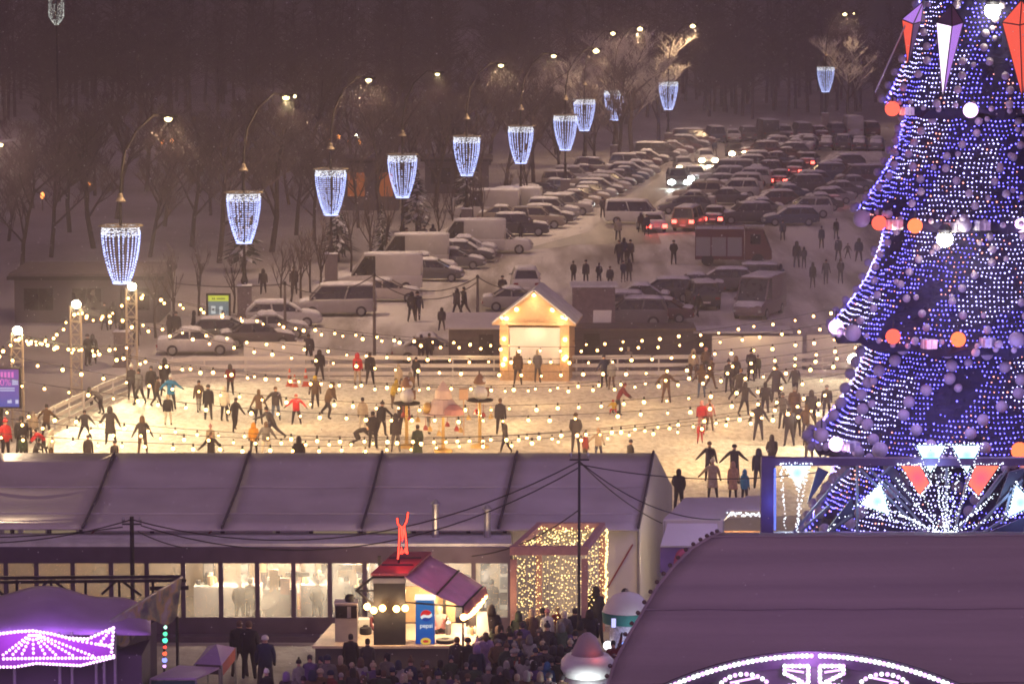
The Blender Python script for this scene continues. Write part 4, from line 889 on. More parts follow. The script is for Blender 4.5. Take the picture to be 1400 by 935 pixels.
# pale banners on the rear fence
def banner(x0, x1, yb, hgt, label, name='banner', m=None, off=.9):
    a = G(x0, yb); b = G(x1, yb); a.y += off; b.y += off
    t = thing(name, label, 'banner', a); d = b - a
    MB().slab([(0, 0, .15), (d.x, d.y, .15), (d.x, d.y, hgt), (0, 0, hgt)], .04).build('cloth', m or M['canvas'], t)
    f = MB(); f.bar((0, .03, 0), (0, .03, hgt), .06, .06); f.bar((d.x, d.y + .03, 0), (d.x, d.y + .03, hgt), .06, .06); f.bar((0, .03, hgt), (d.x, d.y + .03, hgt), .05, .05); f.build('frame', M['steel'], t)
banner(332, 416, 514, 1.75, 'grey-white sheet behind the rear fence above the traffic cones')
banner(975, 1098, 512, 2.0, 'pale banner behind the rear fence at the right of the rink')
banner(1105, 1180, 510, 2.0, 'dim greyish banner behind the rear fence beside the tree', m=M['tarp'])
# traffic cones
cone_o = mat('cone_orange', (.60, .10, .05), .6); 
for x, y, l in [(396, 528, 'leftmost striped traffic cone stack by the rear fence'), (403, 529, 'middle, lower striped traffic cone by the rear fence'), (418, 528, 'rightmost striped traffic cone stack by the rear fence')]:
    k = 1.0 if 'stack' in l else .7
    t = thing('traffic_cone', l, 'cone', G(x, y), 0, 'striped traffic cones by the fence'); t.scale = (1, 1, k)
    MB().box((0, 0, .03), (.42, .42, .06)).lathe([(.17, .06), (.03, .95)], n=12).build('cone', cone_o, t)
    MB().lathe([(.142, .28), (.122, .42)], n=12).build('white_stripe', M['white'], t); MB().lathe([(.090, .60), (.070, .74)], n=12).build('white_stripe', M['white'], t)
b = MB().ball((0, 0, .14), .26, 10, 6, sz=.55).tube([(-.15, 0, .24), (-.08, 0, .36), (.08, 0, .36), (.15, 0, .24)], .02, 5); tag(b.build('bag', M['boot'], None, G(345, 566), True), 'small dark bag lying on the ice beside the brown-coated skater', 'bag')
# ------------------------------------------------------------------ wooden hut behind the rink
a = G(683, 521); hw = 2.05; hx = (683 + 778) / 2; base = G(hx, 521); W2 = (G(778, 521).x - a.x) / 2
hut = thing('wooden_hut', 'honey-coloured wooden hut with gable lit by bulbs at the rear fence', 'hut', base, R(-6)); D = 3.6; Hh = 3.15; apex = 4.75
b = MB()
for s in (-1, 1): b.box((s * (W2 - .24), .1, Hh / 2), (.48, .2, Hh)); b.box((s * (W2 - .06), D / 2 + .1, Hh / 2), (.12, D - .2, Hh))
b.box((0, D, Hh / 2), (2 * W2 - .26, .12, Hh)); b.box((0, .07, .45), (2 * W2 - 1.0, .1, .9)); b.build('wall', M['wood'], hut)
b = MB(); b.slab([(-W2 - .2, 0, Hh), (W2 + .2, 0, Hh), (0, 0, apex)], -.12); b.build('gable', M['wood'], hut)
for i in range(13):
    x = -W2 + .15 + i * (2 * W2 - .3) / 12
MB().box((0, -.03, Hh - .02), (2 * W2 + .5, .2, .16)).build('beam', M['wood'], hut)
MB().box((0, .16, 1.92), (2 * W2 - 1.0, .06, 1.95)).build('roller_shutter', M['canvas'], hut)
r_ = MB()
for s in (-1, 1):
    r_.slab([(s * (W2 + .35), -.25, Hh - .14), (s * (W2 + .35), D + .4, Hh - .14), (0, D + .4, apex + .04), (0, -.25, apex + .04)][::s], .1)
rf = r_.build('roof', M['wood'], hut); r_ = MB()
for s in (-1, 1): r_.slab([(s * (W2 + .37), -.27, Hh - .02), (s * (W2 + .37), D + .42, Hh - .02), (0, D + .42, apex + .165), (0, -.27, apex + .165)][::s], .07)
r_.build('snow_cover', M['car_snow'], rf)
bulb_m = MB().ball((0, 0, 0), .062, 10, 7).mesh('bulb', E['bulb'])
big_bulb = MB().ball((0, 0, 0), .11, 10, 7).mesh('bulb', E['bulb'])
for x, z in [(0, apex - .05), (-.95, apex - .85), (1.0, apex - .85), (-1.75, Hh + .3), (1.75, Hh + .3), (-1.5, Hh + .25), (1.55, Hh + .38), (-W2 + .25, 2.3), (W2 - .2, 2.3), (-W2 + .3, 1.2), (W2 - .25, 1.25), (-W2 + .2, .9), (W2 - .15, 1.35)]:
    part('bulb', big_bulb, hut, (x, -.16, z))
for x, z, p_ in [(0, 4.2, 45), (-1.4, 3.3, 45), (1.4, 3.3, 45), (-W2 + .25, 1.8, 35), (W2 - .2, 1.8, 35), (0, 2.6, 40)]: light('hut_light', 'POINT', (x, -.55, z), (1, .62, .32), p_ * HUT_W, hut, .1)
# sheds either side of the hut
t = thing('shed', 'dark wooden shed with corrugated snowy roof left of the lit hut', 'shed', G(650, 497)); 
MB().box((0, 1.2, .95), (3.0, 2.4, 1.9)).build('wall', M['greywood'], t); b = MB(); b.slab([(-1.7, -.2, 1.95), (1.7, -.2, 1.95), (1.7, 2.9, 2.5), (-1.7, 2.9, 2.5)], .08); b.build('roof', M['tarp'], t)
MB().box((.6, -.02, .9), (.8, .05, 1.5)).build('door', M['dark'], t)
t = thing('shed', 'mauve corrugated hut with snowy roof behind the lit hut', 'shed', G(812, 449))
MB().box((0, 1.2, 1.25), (2.6, 2.2, 2.5)).build('wall', mat('mauve_sheet', (.20, .15, .155), .7, var=.25), t); MB().box((0, 1.2, 2.6), (2.9, 2.5, .14)).build('roof', M['car_snow'], t)
t = thing('shed', 'long low dark shed behind the rear fence right of the lit hut', 'shed', G(865, 499))
MB().box((0, 1.5, .95), (6.8, 2.6, 1.9)).build('wall', M['seam'], t); MB().box((0, 1.5, 1.98), (7.1, 2.9, .14)).build('roof', M['greywood'], t); MB().box((-2.3, .18, 1.0), (.9, .06, 1.5)).build('door', M['dark'], t)
t = thing('shed', 'long low dark shed behind the rear fence further right', 'shed', G(1010, 495))
MB().box((0, 1.5, .8), (5.8, 2.4, 1.6)).build('wall', M['greywood'], t); MB().box((0, 1.5, 1.67), (6.1, 2.7, .13)).build('roof', M['car_snow'], t); MB().box((1.5, .27, .8), (.8, .06, 1.4)).build('door', M['dark'], t)
t = thing('sandwich_board', 'pale sloping board leaning right of the hut roof', 'board', G(821, 488)); b = MB(); b.slab([(-.5, 0, .2), (.5, 0, .2), (.65, .7, 2.6), (-.4, .7, 2.6)], .05); b.build('panel', M['canvas'], t); MB().bar((0, .75, 2.5), (0, 1.4, 0), .06, .06).build('prop', M['greywood'], t)
# ------------------------------------------------------------------ advertising poster with yellow top
p = G(299, 452); t = thing('poster_case', 'advertising poster case with yellow top and bottom bands behind the fence', 'poster', p); z0 = P(299, 443, p.y).z; z1 = P(299, 404, p.y).z; pw = (313 - 285) / F * p.y / 2
MB().box((0, .08, (z0 + z1) / 2), (2 * pw + .25, .18, z1 - z0 + .25)).build('case', M['dark'], t); MB().box((0, .1, z0 / 2), (.3, .14, z0)).build('post', M['dark'], t)
hh = z1 - z0; pe = emit('poster_grey', (.26, .33, .36), .62); ye = emit('poster_yellow', (.75, .80, .08), .85); we = emit('poster_white', (.8, .85, .85), .8); de = mat('poster_print', (.06, .07, .08), .6)
MB().box((0, -.02, z0 + hh * .47), (2 * pw, .02, hh * .66)).build('picture', pe, t); MB().box((0, -.02, z1 - hh * .10), (2 * pw, .02, hh * .2)).box((0, -.02, z0 + hh * .07), (2 * pw, .02, hh * .14)).build('yellow_band', ye, t)
MB().box((-pw * .5, -.036, z0 + hh * .50), (pw * .42, .012, hh * .27)).box((pw * .25, -.036, z0 + hh * .47), (pw * .35, .012, hh * .3)).build('card', we, t)
b = MB(); [b.box((-pw * .55 + i * pw * .16, -.036, z1 - hh * .11), (pw * .11, .012, hh * .05)) for i in range(8) if i != 2]; b.box((-pw * .5, -.045, z0 + hh * .52), (pw * .18, .006, hh * .07)); b.build('print', de, t)
# purple screen at the left
p = G(8, 600); t = thing('led_screen', 'blue and violet advertising screen behind the left mast', 'screen', (p.x, p.y, 0)); p1 = P(-10, 505, p.y); p2 = P(22, 556, p.y)
MB().box((p2.x - p.x - .9, .1, (p1.z + p2.z) / 2), (2.3, .2, p1.z - p2.z + .15)).build('case', M['dark'], t); MB().box((p2.x - p.x - .9, .12, p2.z / 2), (.5, .16, p2.z)).build('stand', M['dark'], t)
def rampemit(name, c0, c1, z0, z1, s):
    m = emit(name, c0, s); nt = m.node_tree; e = [n for n in nt.nodes if n.type == 'EMISSION'][0]; tc = nt.nodes.new('ShaderNodeTexCoord'); sp = nt.nodes.new('ShaderNodeSeparateXYZ'); nt.links.new(tc.outputs['Object'], sp.inputs[0])
    mr = nt.nodes.new('ShaderNodeMapRange'); mr.inputs[1].default_value = z0; mr.inputs[2].default_value = z1; nt.links.new(sp.outputs['Z'], mr.inputs[0]); cr = nt.nodes.new('ShaderNodeValToRGB')
    cr.color_ramp.elements[0].color = (*c0, 1); cr.color_ramp.elements[1].color = (*c1, 1); nt.links.new(mr.outputs[0], cr.inputs[0]); nt.links.new(cr.outputs[0], e.inputs[0]); return m
sx = p2.x - p.x - .9
MB().box((sx, -.02, (p1.z + p2.z) / 2), (2.1, .03, p1.z - p2.z)).build('picture', rampemit('screen_picture', (.16, .17, .62), (.40, .14, .55), p2.z, p1.z, .75), t)
pt = emit('screen_pink', (1, .25, .75), .9); wt = emit('screen_white', (.75, .75, 1), .9)
zz = p1.z - p2.z
b = MB(); [b.box((sx + .25 + i * .17, -.045, p1.z - zz * .14), (.11, .02, zz * .15)) for i in range(4)]; b.build('headline', pt, t)
tm = text_mesh('0%', .46, pt); o = part('lettering', tm, t, (sx + .42, -.05, p1.z - zz * .35)); o.rotation_euler = (PI / 2, 0, 0)
b = MB(); [b.box((sx + .88, -.045, p1.z - zz * (.29 + .05 * i)), (.28, .02, .06)) for i in range(3)]; [b.box((sx + .3, -.045, p1.z - zz * (.5 + .06 * i)), (1.1, .02, .05)) for i in range(2)]; b.box((sx + .95, -.045, p2.z + zz * .14), (.14, .02, .18)); b.box((sx + .6, -.045, p2.z + zz * .14), (.2, .02, .14)); b.build('small_print', wt, t)
# ------------------------------------------------------------------ masts and strings of bulbs
masts = [(25, 452, 587), (105, 416, 548), (181, 392, 524), (-60, 470, 632)]
mlabel = ['nearest lattice mast with a dazzling floodlight at the far left', 'middle lattice mast with floodlight of the three on the left', 'farthest lattice mast with floodlight below the nearest lantern', 'lattice mast just outside the picture at the left']
MT = []
for (x, yt, yb), l in zip(masts, mlabel):
    p = G(x, yb); top = P(x, yt, p.y).z; t = thing('light_mast', l, 'light mast', p, R(10), 'lattice masts of the rink')
    cs = [(-.27, -.27), (.27, -.27), (.27, .27), (-.27, .27)]
    b = MB()
    for cx_, cy_ in cs: b.tube([(cx_, cy_, 0), (cx_, cy_, top - .1)], .045, 6)
    n = 7
    for i in range(n):
        za, zb = (top - .2) * i / n, (top - .2) * (i + 1) / n
        for k in range(4):
            a_, b_ = cs[k], cs[(k + 1) % 4]
            if i % 2: a_, b_ = b_, a_
            b.bar((*a_, za), (*b_, zb), .03, .03); b.bar((*a_, zb), (*b_, zb), .03, .03)
    b.build('lattice', mat('white_lattice', (.55, .48, .36), .5) if 'white_lattice' not in MATS else MATS['white_lattice'], t)
    hd = MB().box((0, 0, top), (.42, .25, .3)).build('floodlight', M['steel'], t); MB().ball((.05, -.12, top + .02), .22, 12, 8, sz=.9).build('flood_glow', E['flood'], hd)
    fl = light('flood_light', 'SPOT', (.15, -.5, top + .1), (1, .80, .42), FLOOD_W, t, .2, R(135), None, .5); fl.rotation_euler = ((t.rotation_euler.to_matrix().inverted() @ (Vector((0, 152, 0)) - Vector((p.x, p.y, top)))).to_track_quat('-Z', 'Y')).to_euler()
    MT.append(Vector((p.x, p.y, top - .12)))
sock = MB().tube([(0, 0, .20), (0, 0, .07)], [.03, .04], 6).mesh('socket', M['cable'])
# (start px,py,depth) (lowest px,py,depth) (end px,py,depth): spans across the rink
spans = [((181, 396, 176), (640, 465, 178), (1200, 408, 180), 'rear-most string of bulbs, ending at the farthest mast'),
         ((181, 398, 175), (690, 478, 172), (1190, 432, 172), 'string of bulbs just below the rear-most one'),
         ((105, 420, 169), (700, 492, 168), (1190, 452, 168), 'string of bulbs passing in front of the hut shutter'),
         ((105, 423, 168.5), (640, 512, 165), (1185, 468, 165), 'string of bulbs crossing the bottom of the hut front'),
         ((25, 457, 159), (650, 527, 160), (1180, 478, 161), 'string of bulbs from the nearest mast along the rear fence'),
         ((25, 461, 158.5), (620, 532, 157), (1180, 490, 157), 'string of bulbs hanging in front of the traffic cones'),
         ((-60, 470, 152), (560, 553, 153), (1170, 508, 154), 'string of bulbs over the heads of the middle skaters'),
         ((-60, 505, 148), (520, 568, 149), (1165, 530, 150), 'string of bulbs over the red-jacketed child'),
         ((-80, 545, 145), (480, 597, 146), (1150, 548, 147), 'string of bulbs across the middle of the ice'),
         ((-80, 585, 142), (560, 608, 143), (1140, 556, 144), 'string of bulbs just above the marquee ridge'),
         ((-80, 560, 143.5), (420, 600, 144.5), (1145, 541, 145.5), 'string of bulbs second above the marquee ridge')]
def string_of_bulbs(fn, L, label, group, step=1.12, off=0.0, bm=None, lamp=None, hang=.2):
    n = 36; o = fn(0); t = thing('string_lights', label, 'string lights', o, 0, group)
    pts = [fn(i / n) - o for i in range(n + 1)]
    MB().tube(pts, .013, 4).build('wire', M['cable'], t)
    k = int(L / step)
    for i in range(k):
        f = (i + .5 + off) / k
        if f > .995: continue
        q = fn(f) - o - Vector((0, 0, hang)); q += Vector((rs.uniform(-.12, .12), 0, rs.uniform(-.05, .04)))
        bo = part('bulb', bm or bulb_m, t, q); s = rs.choice([.8, 1, 1.1, 1.3]); bo.scale = (s,) * 3
        part('socket', sock, bo)
        if lamp and i % 5 == 2: light('string_light', 'POINT', q - Vector((0, 0, .16)), (1, .63, .27), lamp, t, .12)
    return t
rs = random.Random(12)
for i, (a_, m_, b_, l) in enumerate(spans):
    A = P(a_[0], a_[1], a_[2]); Mm = P(*m_); B = P(*b_)
    tm_ = (Mm.x - A.x) / (B.x - A.x)
    def fn(f, A=A, B=B, Mm=Mm, tm_=tm_):
        q = A.lerp(B, f); lin = A.lerp(B, tm_).z; s = (lin - Mm.z) / (tm_ * (1 - tm_)); q.z -= s * f * (1 - f); return q
    string_of_bulbs(fn, (B - A).length, l, 'strings of bulbs over the ice', 1.04, rs.uniform(-.3, .3), lamp=BULB_W * (.3 if i < 2 else .6 if i < 4 else 1.15))
for a_, b_, sag, l in [(MT[0], MT[1], .9, 'string of bulbs sagging between the nearest and middle mast'), (MT[1], MT[2], .9, 'string of bulbs sagging between the middle and farthest mast'), (P(-50, 520, 150), MT[0], .2, 'string of bulbs rising to the nearest mast from the picture edge'),
                       (MT[0], P(176, 470, 169), .35, 'string of bulbs running from the nearest mast to the corner of the fences')]:
    def fn(f, A=a_, B=b_, s=sag): q = A.lerp(B, f); q.z -= 4 * s * f * (1 - f); return q
    string_of_bulbs(fn, (b_ - a_).length, l, 'strings of bulbs between the masts', .85)
# far anchors of the strings: plain posts on the right, behind the tree
for x, y, Y, l in [(1200, 404, 179, 'slim post holding the rear strings behind the tree'), (1185, 448, 166, 'slim post holding the middle strings behind the tree'), (1168, 500, 153, 'slim post holding the front strings behind the tree')]:
    p = P(x, y, Y); t = thing('string_post', l, 'post', (p.x, p.y, 0)); MB().tube([(0, 0, 0), (0, 0, p.z + .2)], [.08, .05], 8).build('pole', M['steel'], t); MB().box((0, 0, .08), (.5, .5, .16)).build('base', M['granite'], t); hd = MB().box((0, 0, p.z + .3), (.42, .25, .3)).build('floodlight', M['steel'], t); MB().ball((-.05, -.12, p.z + .32), .28, 12, 8, sz=.9).build('flood_glow', E['flood'], hd); light('flood_light', 'SPOT', (-.2, -.6, p.z + .1), (1, .82, .50), FLOOD_W * .6, t, .2, R(140), (2 - p.x, 142 - p.y, 0), .5)
# ------------------------------------------------------------------ festive posts in mid rink
pinkm = mat('pale_pink_plastic', (.66, .50, .44), .5, var=.1); bell = mat('red_bell', (.36, .05, .05), .4); gold = mat('gold_paint', (.60, .40, .14), .4, .4); toy = mat('toy_brown', (.28, .16, .10), .7)
def festive_post(x, y, H, label, big):
    p = G(x, y); t = thing('festive_post', label, 'decoration', p, 0, 'festive posts on the ice')
    MB().tube([(0, 0, 0), (0, 0, H)], [.09, .06], 8).lathe([(.45, 0), (.42, .12), (.12, .2)], n=14).build('pole', gold, t)
    MB().lathe([(.05, H - .02), (.95 if big else .62, H + .02), (.97 if big else .64, H + .09), (.05, H + .1)], n=20).build('platform', pinkm if big else M['boot'], t)
    for k in range(4 if not big else 6):
        a = PI * (.1 + 2 * k / (4 if not big else 6)); r = .55 if not big else .85
        bb = MB().lathe([(.12, 0), (.10, .12), (.06, .2), (.015, .24)], n=10).tube([(0, 0, .22), (0, 0, .62)], .012, 4); bb.build('bell', bell if k % 2 else gold, t, (r * math.cos(a), r * math.sin(a), H - .85 + .18 * (k % 2)))
    if big:
        MB().lathe([(.75, .1), (.62, .5), (.45, .75)], n=16).lathe([(.42, .77), (.36, 1.15), (.10, 1.5), (.01, 1.6)], n=16).build('house', pinkm, t, (0, 0, H)); MB().lathe([(.48, .1), (.44, .35), (.2, .55)], n=14).build('drum', mat('rose_cloth', (.45, .22, .22), .7), t, (.5, -.55, H))
        MB().ball((-.72, -.2, H + .34), .22, 10, 7, sz=1.3).build('gift', gold, t); MB().box((.95, .2, H + .95), (.42, .42, .5)).tube([(.95, .2, H - 1), (.95, .2, H + .7)], .03, 5).build('lantern', mat('peach_paper', (.62, .42, .28), .7), t)
    else:
        MB().ball((.05, 0, .40), .36, 12, 8).ball((.05, 0, .92), .25, 12, 8).build('toy_figure', M['canvas'], t, (0, 0, H)); MB().lathe([(.27, .82), (.3, .9), (.2, 1.12), (.05, 1.3)], n=12).box((.28, 0, .45), (.3, .3, .42)).build('toy_dress', toy, t, (0, 0, H))
festive_post(556, 612, 2.05, 'festive post with dark platform and toy figure, left of three on the ice', False)
festive_post(606, 618, 1.75, 'pale pink festive stand with bells and toy house, middle of three on the ice', True)
festive_post(656, 612, 2.2, 'festive post with dark platform and hanging bells, right of three on the ice', False)
# ------------------------------------------------------------------ cable poles and cables
poles = [(390, 388, 465), (512, 376, 490), (653, 379, 447)]
tops = []
for (x, yt, yb), l in zip(poles, ['thin cable pole beside the poster, left of three', 'thin dark cable pole by the white people carrier, middle of three', 'brownish cable pole beside the walking couple, right of three']):
    p = G(x, yb); z = P(x, yt, p.y).z; t = thing('cable_pole', l, 'pole', p, 0, 'cable poles at the car park')
    MB().tube([(0, 0, 0), (0, 0, z)], [.10, .07], 8).build('pole', M['greywood'], t); MB().lathe([(.05, z - .1), (.12, z), (.05, z + .15)], n=8).build('insulator', M['dark'], t); tops.append(Vector((p.x, p.y, z)))
def cable(a, b, sag, label, r=.03, snow=False, cat='cable', grp='overhead cables'):
    pts = []
    for i in range(21): f = i / 20; q = a.lerp(b, f); q.z -= 4 * sag * f * (1 - f); pts.append(q - a)
    bld = MB().tube(pts, r, 5)
    o = bld.build('cable', M['cable'], None, a); return tag(o, label, cat, grp)
cable(P(196, 380, 210), tops[0], .35, 'snow-dusted cable from the left to the pole beside the poster')
cable(tops[0], tops[1], .8, 'sagging cable in front of the white people carrier'); cable(tops[1], tops[2], .9, 'sagging cable in front of the tall white van'); cable(tops[2], P(735, 400, 185), .3, 'cable from the right pole down to the hut roof')
cable(tops[1] - Vector((0, 0, .25)), tops[2] - Vector((0, 0, .3)), 1.1, 'second, lower cable in front of the tall white van')
# ------------------------------------------------------------------ big white marquee in front of the rink
YE, YR, YB = 112.0, 119.5, 125.0
hall = thing('marquee', 'long white marquee with snowy mauve roof between crowd and ice rink', 'marquee', (0, YE, 0))
def hp(px, py, Y): return P(px, py, Y) - Vector((0, YE, 0))
zE = P(400, 716, YE).z; zR = P(400, 619, YR).z; zB = P(917, 664, YB).z
def X(px, Y): return (px - CX) / F * Y / math.cos(0) * 1.0
divs = [(-160, -235), (-10, -70), (155, 112), (340, 303), (522, 494), (707, 681), (894, 873)]
def rx(px, Y, z): # world x of a picture column at depth Y and height z
    return P(px, 500, Y).x
# snow-covered roof bays with slight belly
snow_roof = M['tarp']; slick = mat('wet_bare_tarpaulin', (.66, .62, .58), .22, spec=.6, var=.12, vscale=.5, bump=.25, bscale=.8)
for i in range(len(divs) - 1):
    (r0, e0), (r1, e1) = divs[i], divs[i + 1]; b = MB(); rows = []
    for a in range(9):
        f = a / 8; Y = YR + (YE - .5 - YR) * f; z = zR + (zE - .1 - zR) * f - .22 * math.sin(PI * f) * .6
        xa = rx(r0, YR, 0) + (rx(e0, YE, 0) - rx(r0, YR, 0)) * f; xb = rx(r1, YR, 0) + (rx(e1, YE, 0) - rx(r1, YR, 0)) * f
        rows.append([Vector((xa + (xb - xa) * j / 8, Y - YE, z - .10 * math.sin(PI * j / 8) * math.sin(PI * f) + (.05 * math.sin(f * 14) if i < 2 else 0))) for j in range(9)])
    b.sheet(rows[::-1], .06); b.build('roof_panel', slick if i < 2 else snow_roof, hall, smooth=True)
for f in (.42, .78):
    MB().tube([(rx(-160 - 75 * f, YR - 7.5 * f, 0), (YR - YE) * (1 - f) - .5 * f, zR + (zE - .1 - zR) * f - .13 * math.sin(PI * f) + .015), (rx(894 - 21 * f, YR - 7.5 * f, 0), (YR - YE) * (1 - f) - .5 * f, zR + (zE - .1 - zR) * f - .13 * math.sin(PI * f) + .015)], .022, 5).build('roof_seam', M['tarp'], hall)
for r0, e0 in divs[1:]:
    A = Vector((rx(r0, YR, 0), YR - YE, zR + .06)); B = Vector((rx(e0, YE, 0), -.55, zE - .04))
    MB().tube([A, A.lerp(B, .5) - Vector((0, 0, .12)), B], .05, 5).build('roof_beam', M['seam'], hall)
xl, xr = rx(-235, YE, 0), rx(873, YE, 0)
b = MB(); xrr = rx(895, YR, 0)
b.sheet([[Vector((rx(-160, YR, 0), YR - YE, zR)), Vector((xrr, YR - YE, zR))], [Vector((rx(-160, YR, 0), YB - YE, zB)), Vector((P(917, 664, YB).x, YB - YE, zB))]], .05); b.build('rear_roof', snow_roof, hall)
gb = P(917, 664, YB); b = MB(); b.slab([(xr, 0, 0), (gb.x, YB - YE, 0), (gb.x, YB - YE, zB), (xrr, YR - YE, zR), (xr, 0, zE - .05)], .05); b.build('gable_wall', M['canvas'], hall)
b = MB(); b.tube([(xr + .03, -.06, 0), (xr + .03, -.06, zE)], .06, 6); b.tube([(gb.x, YB - YE, 0), (gb.x, YB - YE, zB)], .06, 6); b.build('corner_post', M['steel'], hall)
x7 = rx(700, YE, 0)
MB().box(((x7 + xr) / 2, 0, (zE - .1) / 2), (xr - x7 - .06, .06, zE - .14)).build('front_wall', M['canvas'], hall)
# strip of clear windows under the eave
zt = P(400, 724, YE).z; zb_ = P(400, 737, YE).z
b = MB(); b.box(((xl + x7) / 2, .04, (zt + zb_) / 2 - .1), (x7 - xl, .05, zt - zb_ + .5)); b.build('upper_wall', M['canvas'], hall)
upw = emit('upper_window_glow', (.75, .55, .36), .30)
for px0, px1 in [(2, 20), (28, 58), (66, 100), (372, 374), (425, 487), (500, 560), (180, 300), (308, 420)]:
    a = rx(px0, YE, 0); c = rx(px1, YE, 0); MB().box(((a + c) / 2, -.01, (zt + zb_) / 2 + .02), (c - a, .03, zt - zb_ - .08)).build('upper_window', upw if px0 not in (180, 308) else M['canvas'], hall)
for px in (13, 64, 108, 205, 302, 378, 424, 492, 565, 640, 690): a = rx(px, YE, 0); MB().box((a, -.05, (zt + zb_) / 2), (.14, .08, zt - zb_ + .1)).build('bracket', M['seam'], hall)
for px in (125, 286): a = rx(px, YE, 0); MB().bar((a - .3, -.09, zb_ + .02), (a + .05, -.09, zt), .05, .05).build('brace', mat('red_brace', (.32, .09, .08), .6) if 'red_brace' not in MATS else MATS['red_brace'], hall)
for px in (847,): MB().bar((rx(832, YE, 0), -.06, 1.4), (rx(866, YE, 0), -.06, 2.9), .06, .05).build('brace', MATS['red_brace'], hall)
# ------------------------------------------------------------------ glazed snack pavilion leaning on the marquee
YP = 110.0
pav = thing('snack_pavilion', 'low glazed pavilion with dark frame, steamed lit windows and snowy flat roof', 'pavilion', (0, YP, 0))
zf1 = P(400, 747, YP).z; zf0 = P(400, 769, YP).z; zw0 = P(400, 843, YP).z; xl2 = rx(-140, YP, 0); xr2 = rx(699, YP, 0)
MB().box(((xl2 + xr2) / 2, .98, zf1 + .05), (xr2 - xl2, 2.02, .12)).build('flat_roof', M['car_snow'], pav)
MB().box(((xl2 + xr2) / 2, 0, (zf1 + zf0) / 2), (xr2 - xl2, .22, zf1 - zf0)).build('fascia', M['fascia'], pav)
MB().box(((xl2 + xr2) / 2, 0, zw0 / 2), (xr2 - xl2, .16, zw0)).build('base_wall', M['fascia'], pav)
MB().box(((xl2 + xr2) / 2, -.35, .10), (xr2 - xl2, .5, .2)).build('plinth', M['fascia'], pav)
mull = [-90, -45, 3, 45, 95, 148, 197, 247, 299, 349, 399, 449, 497, 547, 597, 647, 697]
fog = bpy.data.materials.new('steamed_glass'); fog.use_nodes = True; nt = fog.node_tree; nt.nodes.clear()
o_ = nt.nodes.new('ShaderNodeOutputMaterial'); tr = nt.nodes.new('ShaderNodeBsdfTransparent'); tl = nt.nodes.new('ShaderNodeBsdfTranslucent'); mx = nt.nodes.new('ShaderNodeMixShader')
tl.inputs[0].default_value = (.75, .72, .68, 1); tc = nt.nodes.new('ShaderNodeTexCoord'); nz = nt.nodes.new('ShaderNodeTexNoise'); nz.inputs['Scale'].default_value = .9; nz.inputs['Detail'].default_value = 4
nt.links.new(tc.outputs['Object'], nz.inputs['Vector']); mr = nt.nodes.new('ShaderNodeMapRange'); mr.inputs[1].default_value = .3; mr.inputs[2].default_value = .7; mr.inputs[3].default_value = .06; mr.inputs[4].default_value = .42
nt.links.new(nz.outputs['Fac'], mr.inputs[0]); nt.links.new(mr.outputs[0], mx.inputs[0]); nt.links.new(tr.outputs[0], mx.inputs[1]); nt.links.new(tl.outputs[0], mx.inputs[2]); nt.links.new(mx.outputs[0], o_.inputs[0])
for px in mull: x = rx(px, YP, 0); MB().box((x, 0, (zf0 + zw0) / 2), (.15, .15, zf0 - zw0)).build('mullion', M['fascia'], pav)
for p0, p1 in zip(mull[:-1], mull[1:]):
    a, c = rx(p0, YP, 0) + .076, rx(p1, YP, 0) - .076; MB().add([(a, .02, zw0), (c, .02, zw0), (c, .02, zf0), (a, .02, zf0)], [(0, 1, 2, 3)]).build('pane', fog, pav)
MB().add([(xl2, 7, 0), (xr2, 7, 0), (xr2, 7, zf1), (xl2, 7, zf1)], [(0, 1, 2, 3)]).build('rear_wall', mat('cream_lining', (.62, .50, .38), .8, var=.25, vscale=.5), pav)
MB().add([(xl2, .1, .05), (xr2, .1, .05), (xr2, 7, .05), (xl2, 7, .05)], [(0, 1, 2, 3)]).build('floor', mat('dull_floor', (.22, .18, .15), .7, var=.2), pav)
MB().add([(xr2 - .02, .1, 0), (xr2 - .02, 7, 0), (xr2 - .02, 7, zf1), (xr2 - .02, .1, zf1)], [(0, 1, 2, 3)]).build('side_wall', M['canvas'], pav)
rp_ = random.Random(31)
for px, pw in [(30, 9), (120, 8), (215, 10), (285, 60), (325, 60), (372, 95), (425, 75), (470, 60), (520, 85), (575, 50), (625, 35), (672, 45)]:
    x = rx(px, YP, 0); light('ceiling_light', 'POINT', (x, 2.6, zf0 - .1), (1, .78, .52) if px < 500 else (1, .88, .70), pw * PAV_W, pav, .12)
    MB().ball((x, 2.6, zf0 + .1), .13, 10, 6).build('ceiling_lamp', E['bulb'], pav)
steel_k = M['steel']
for i, (px0, px1, h, Y, c) in enumerate([(250, 345, 1.25, 3.2, 'canvas'), (352, 396, 1.3, 2.4, 'steel'), (402, 446, 1.35, 3.0, 'white'), (452, 494, 1.0, 3.4, 'greywood'), (600, 645, 1.2, 3.0, 'white')]):
    a, c_ = rx(px0, YP, 0), rx(px1, YP, 0); bb = MB().box(((a + c_) / 2, Y, h / 2), (c_ - a, .8, h)); k = bb.build('counter', M[c], None, (0, YP, 0)); tag(k, 'serving counter behind the steamed panes, %s from the left' % ORD[i], 'counter', 'counters inside the pavilion')
    kb = MB()
    for q in range(9):
        x = rp_.uniform(a + .1, c_ - .1); hh = rp_.uniform(.12, .5); kb = MB().lathe([(.05, 0), (rp_.uniform(.07, .13), .04), (rp_.uniform(.05, .12), hh)], n=8)
        o = kb.build(rp_.choice(['pot', 'bottle', 'jar']), M[rp_.choice(['steel', 'white', 'wood', 'dark', 'pinewood'])], None, (x, YP + Y + rp_.uniform(-.25, .25), h)); tag(o, 'kitchen vessel standing on a counter inside the steamed pavilion', 'vessel', 'vessels on the pavilion counters')
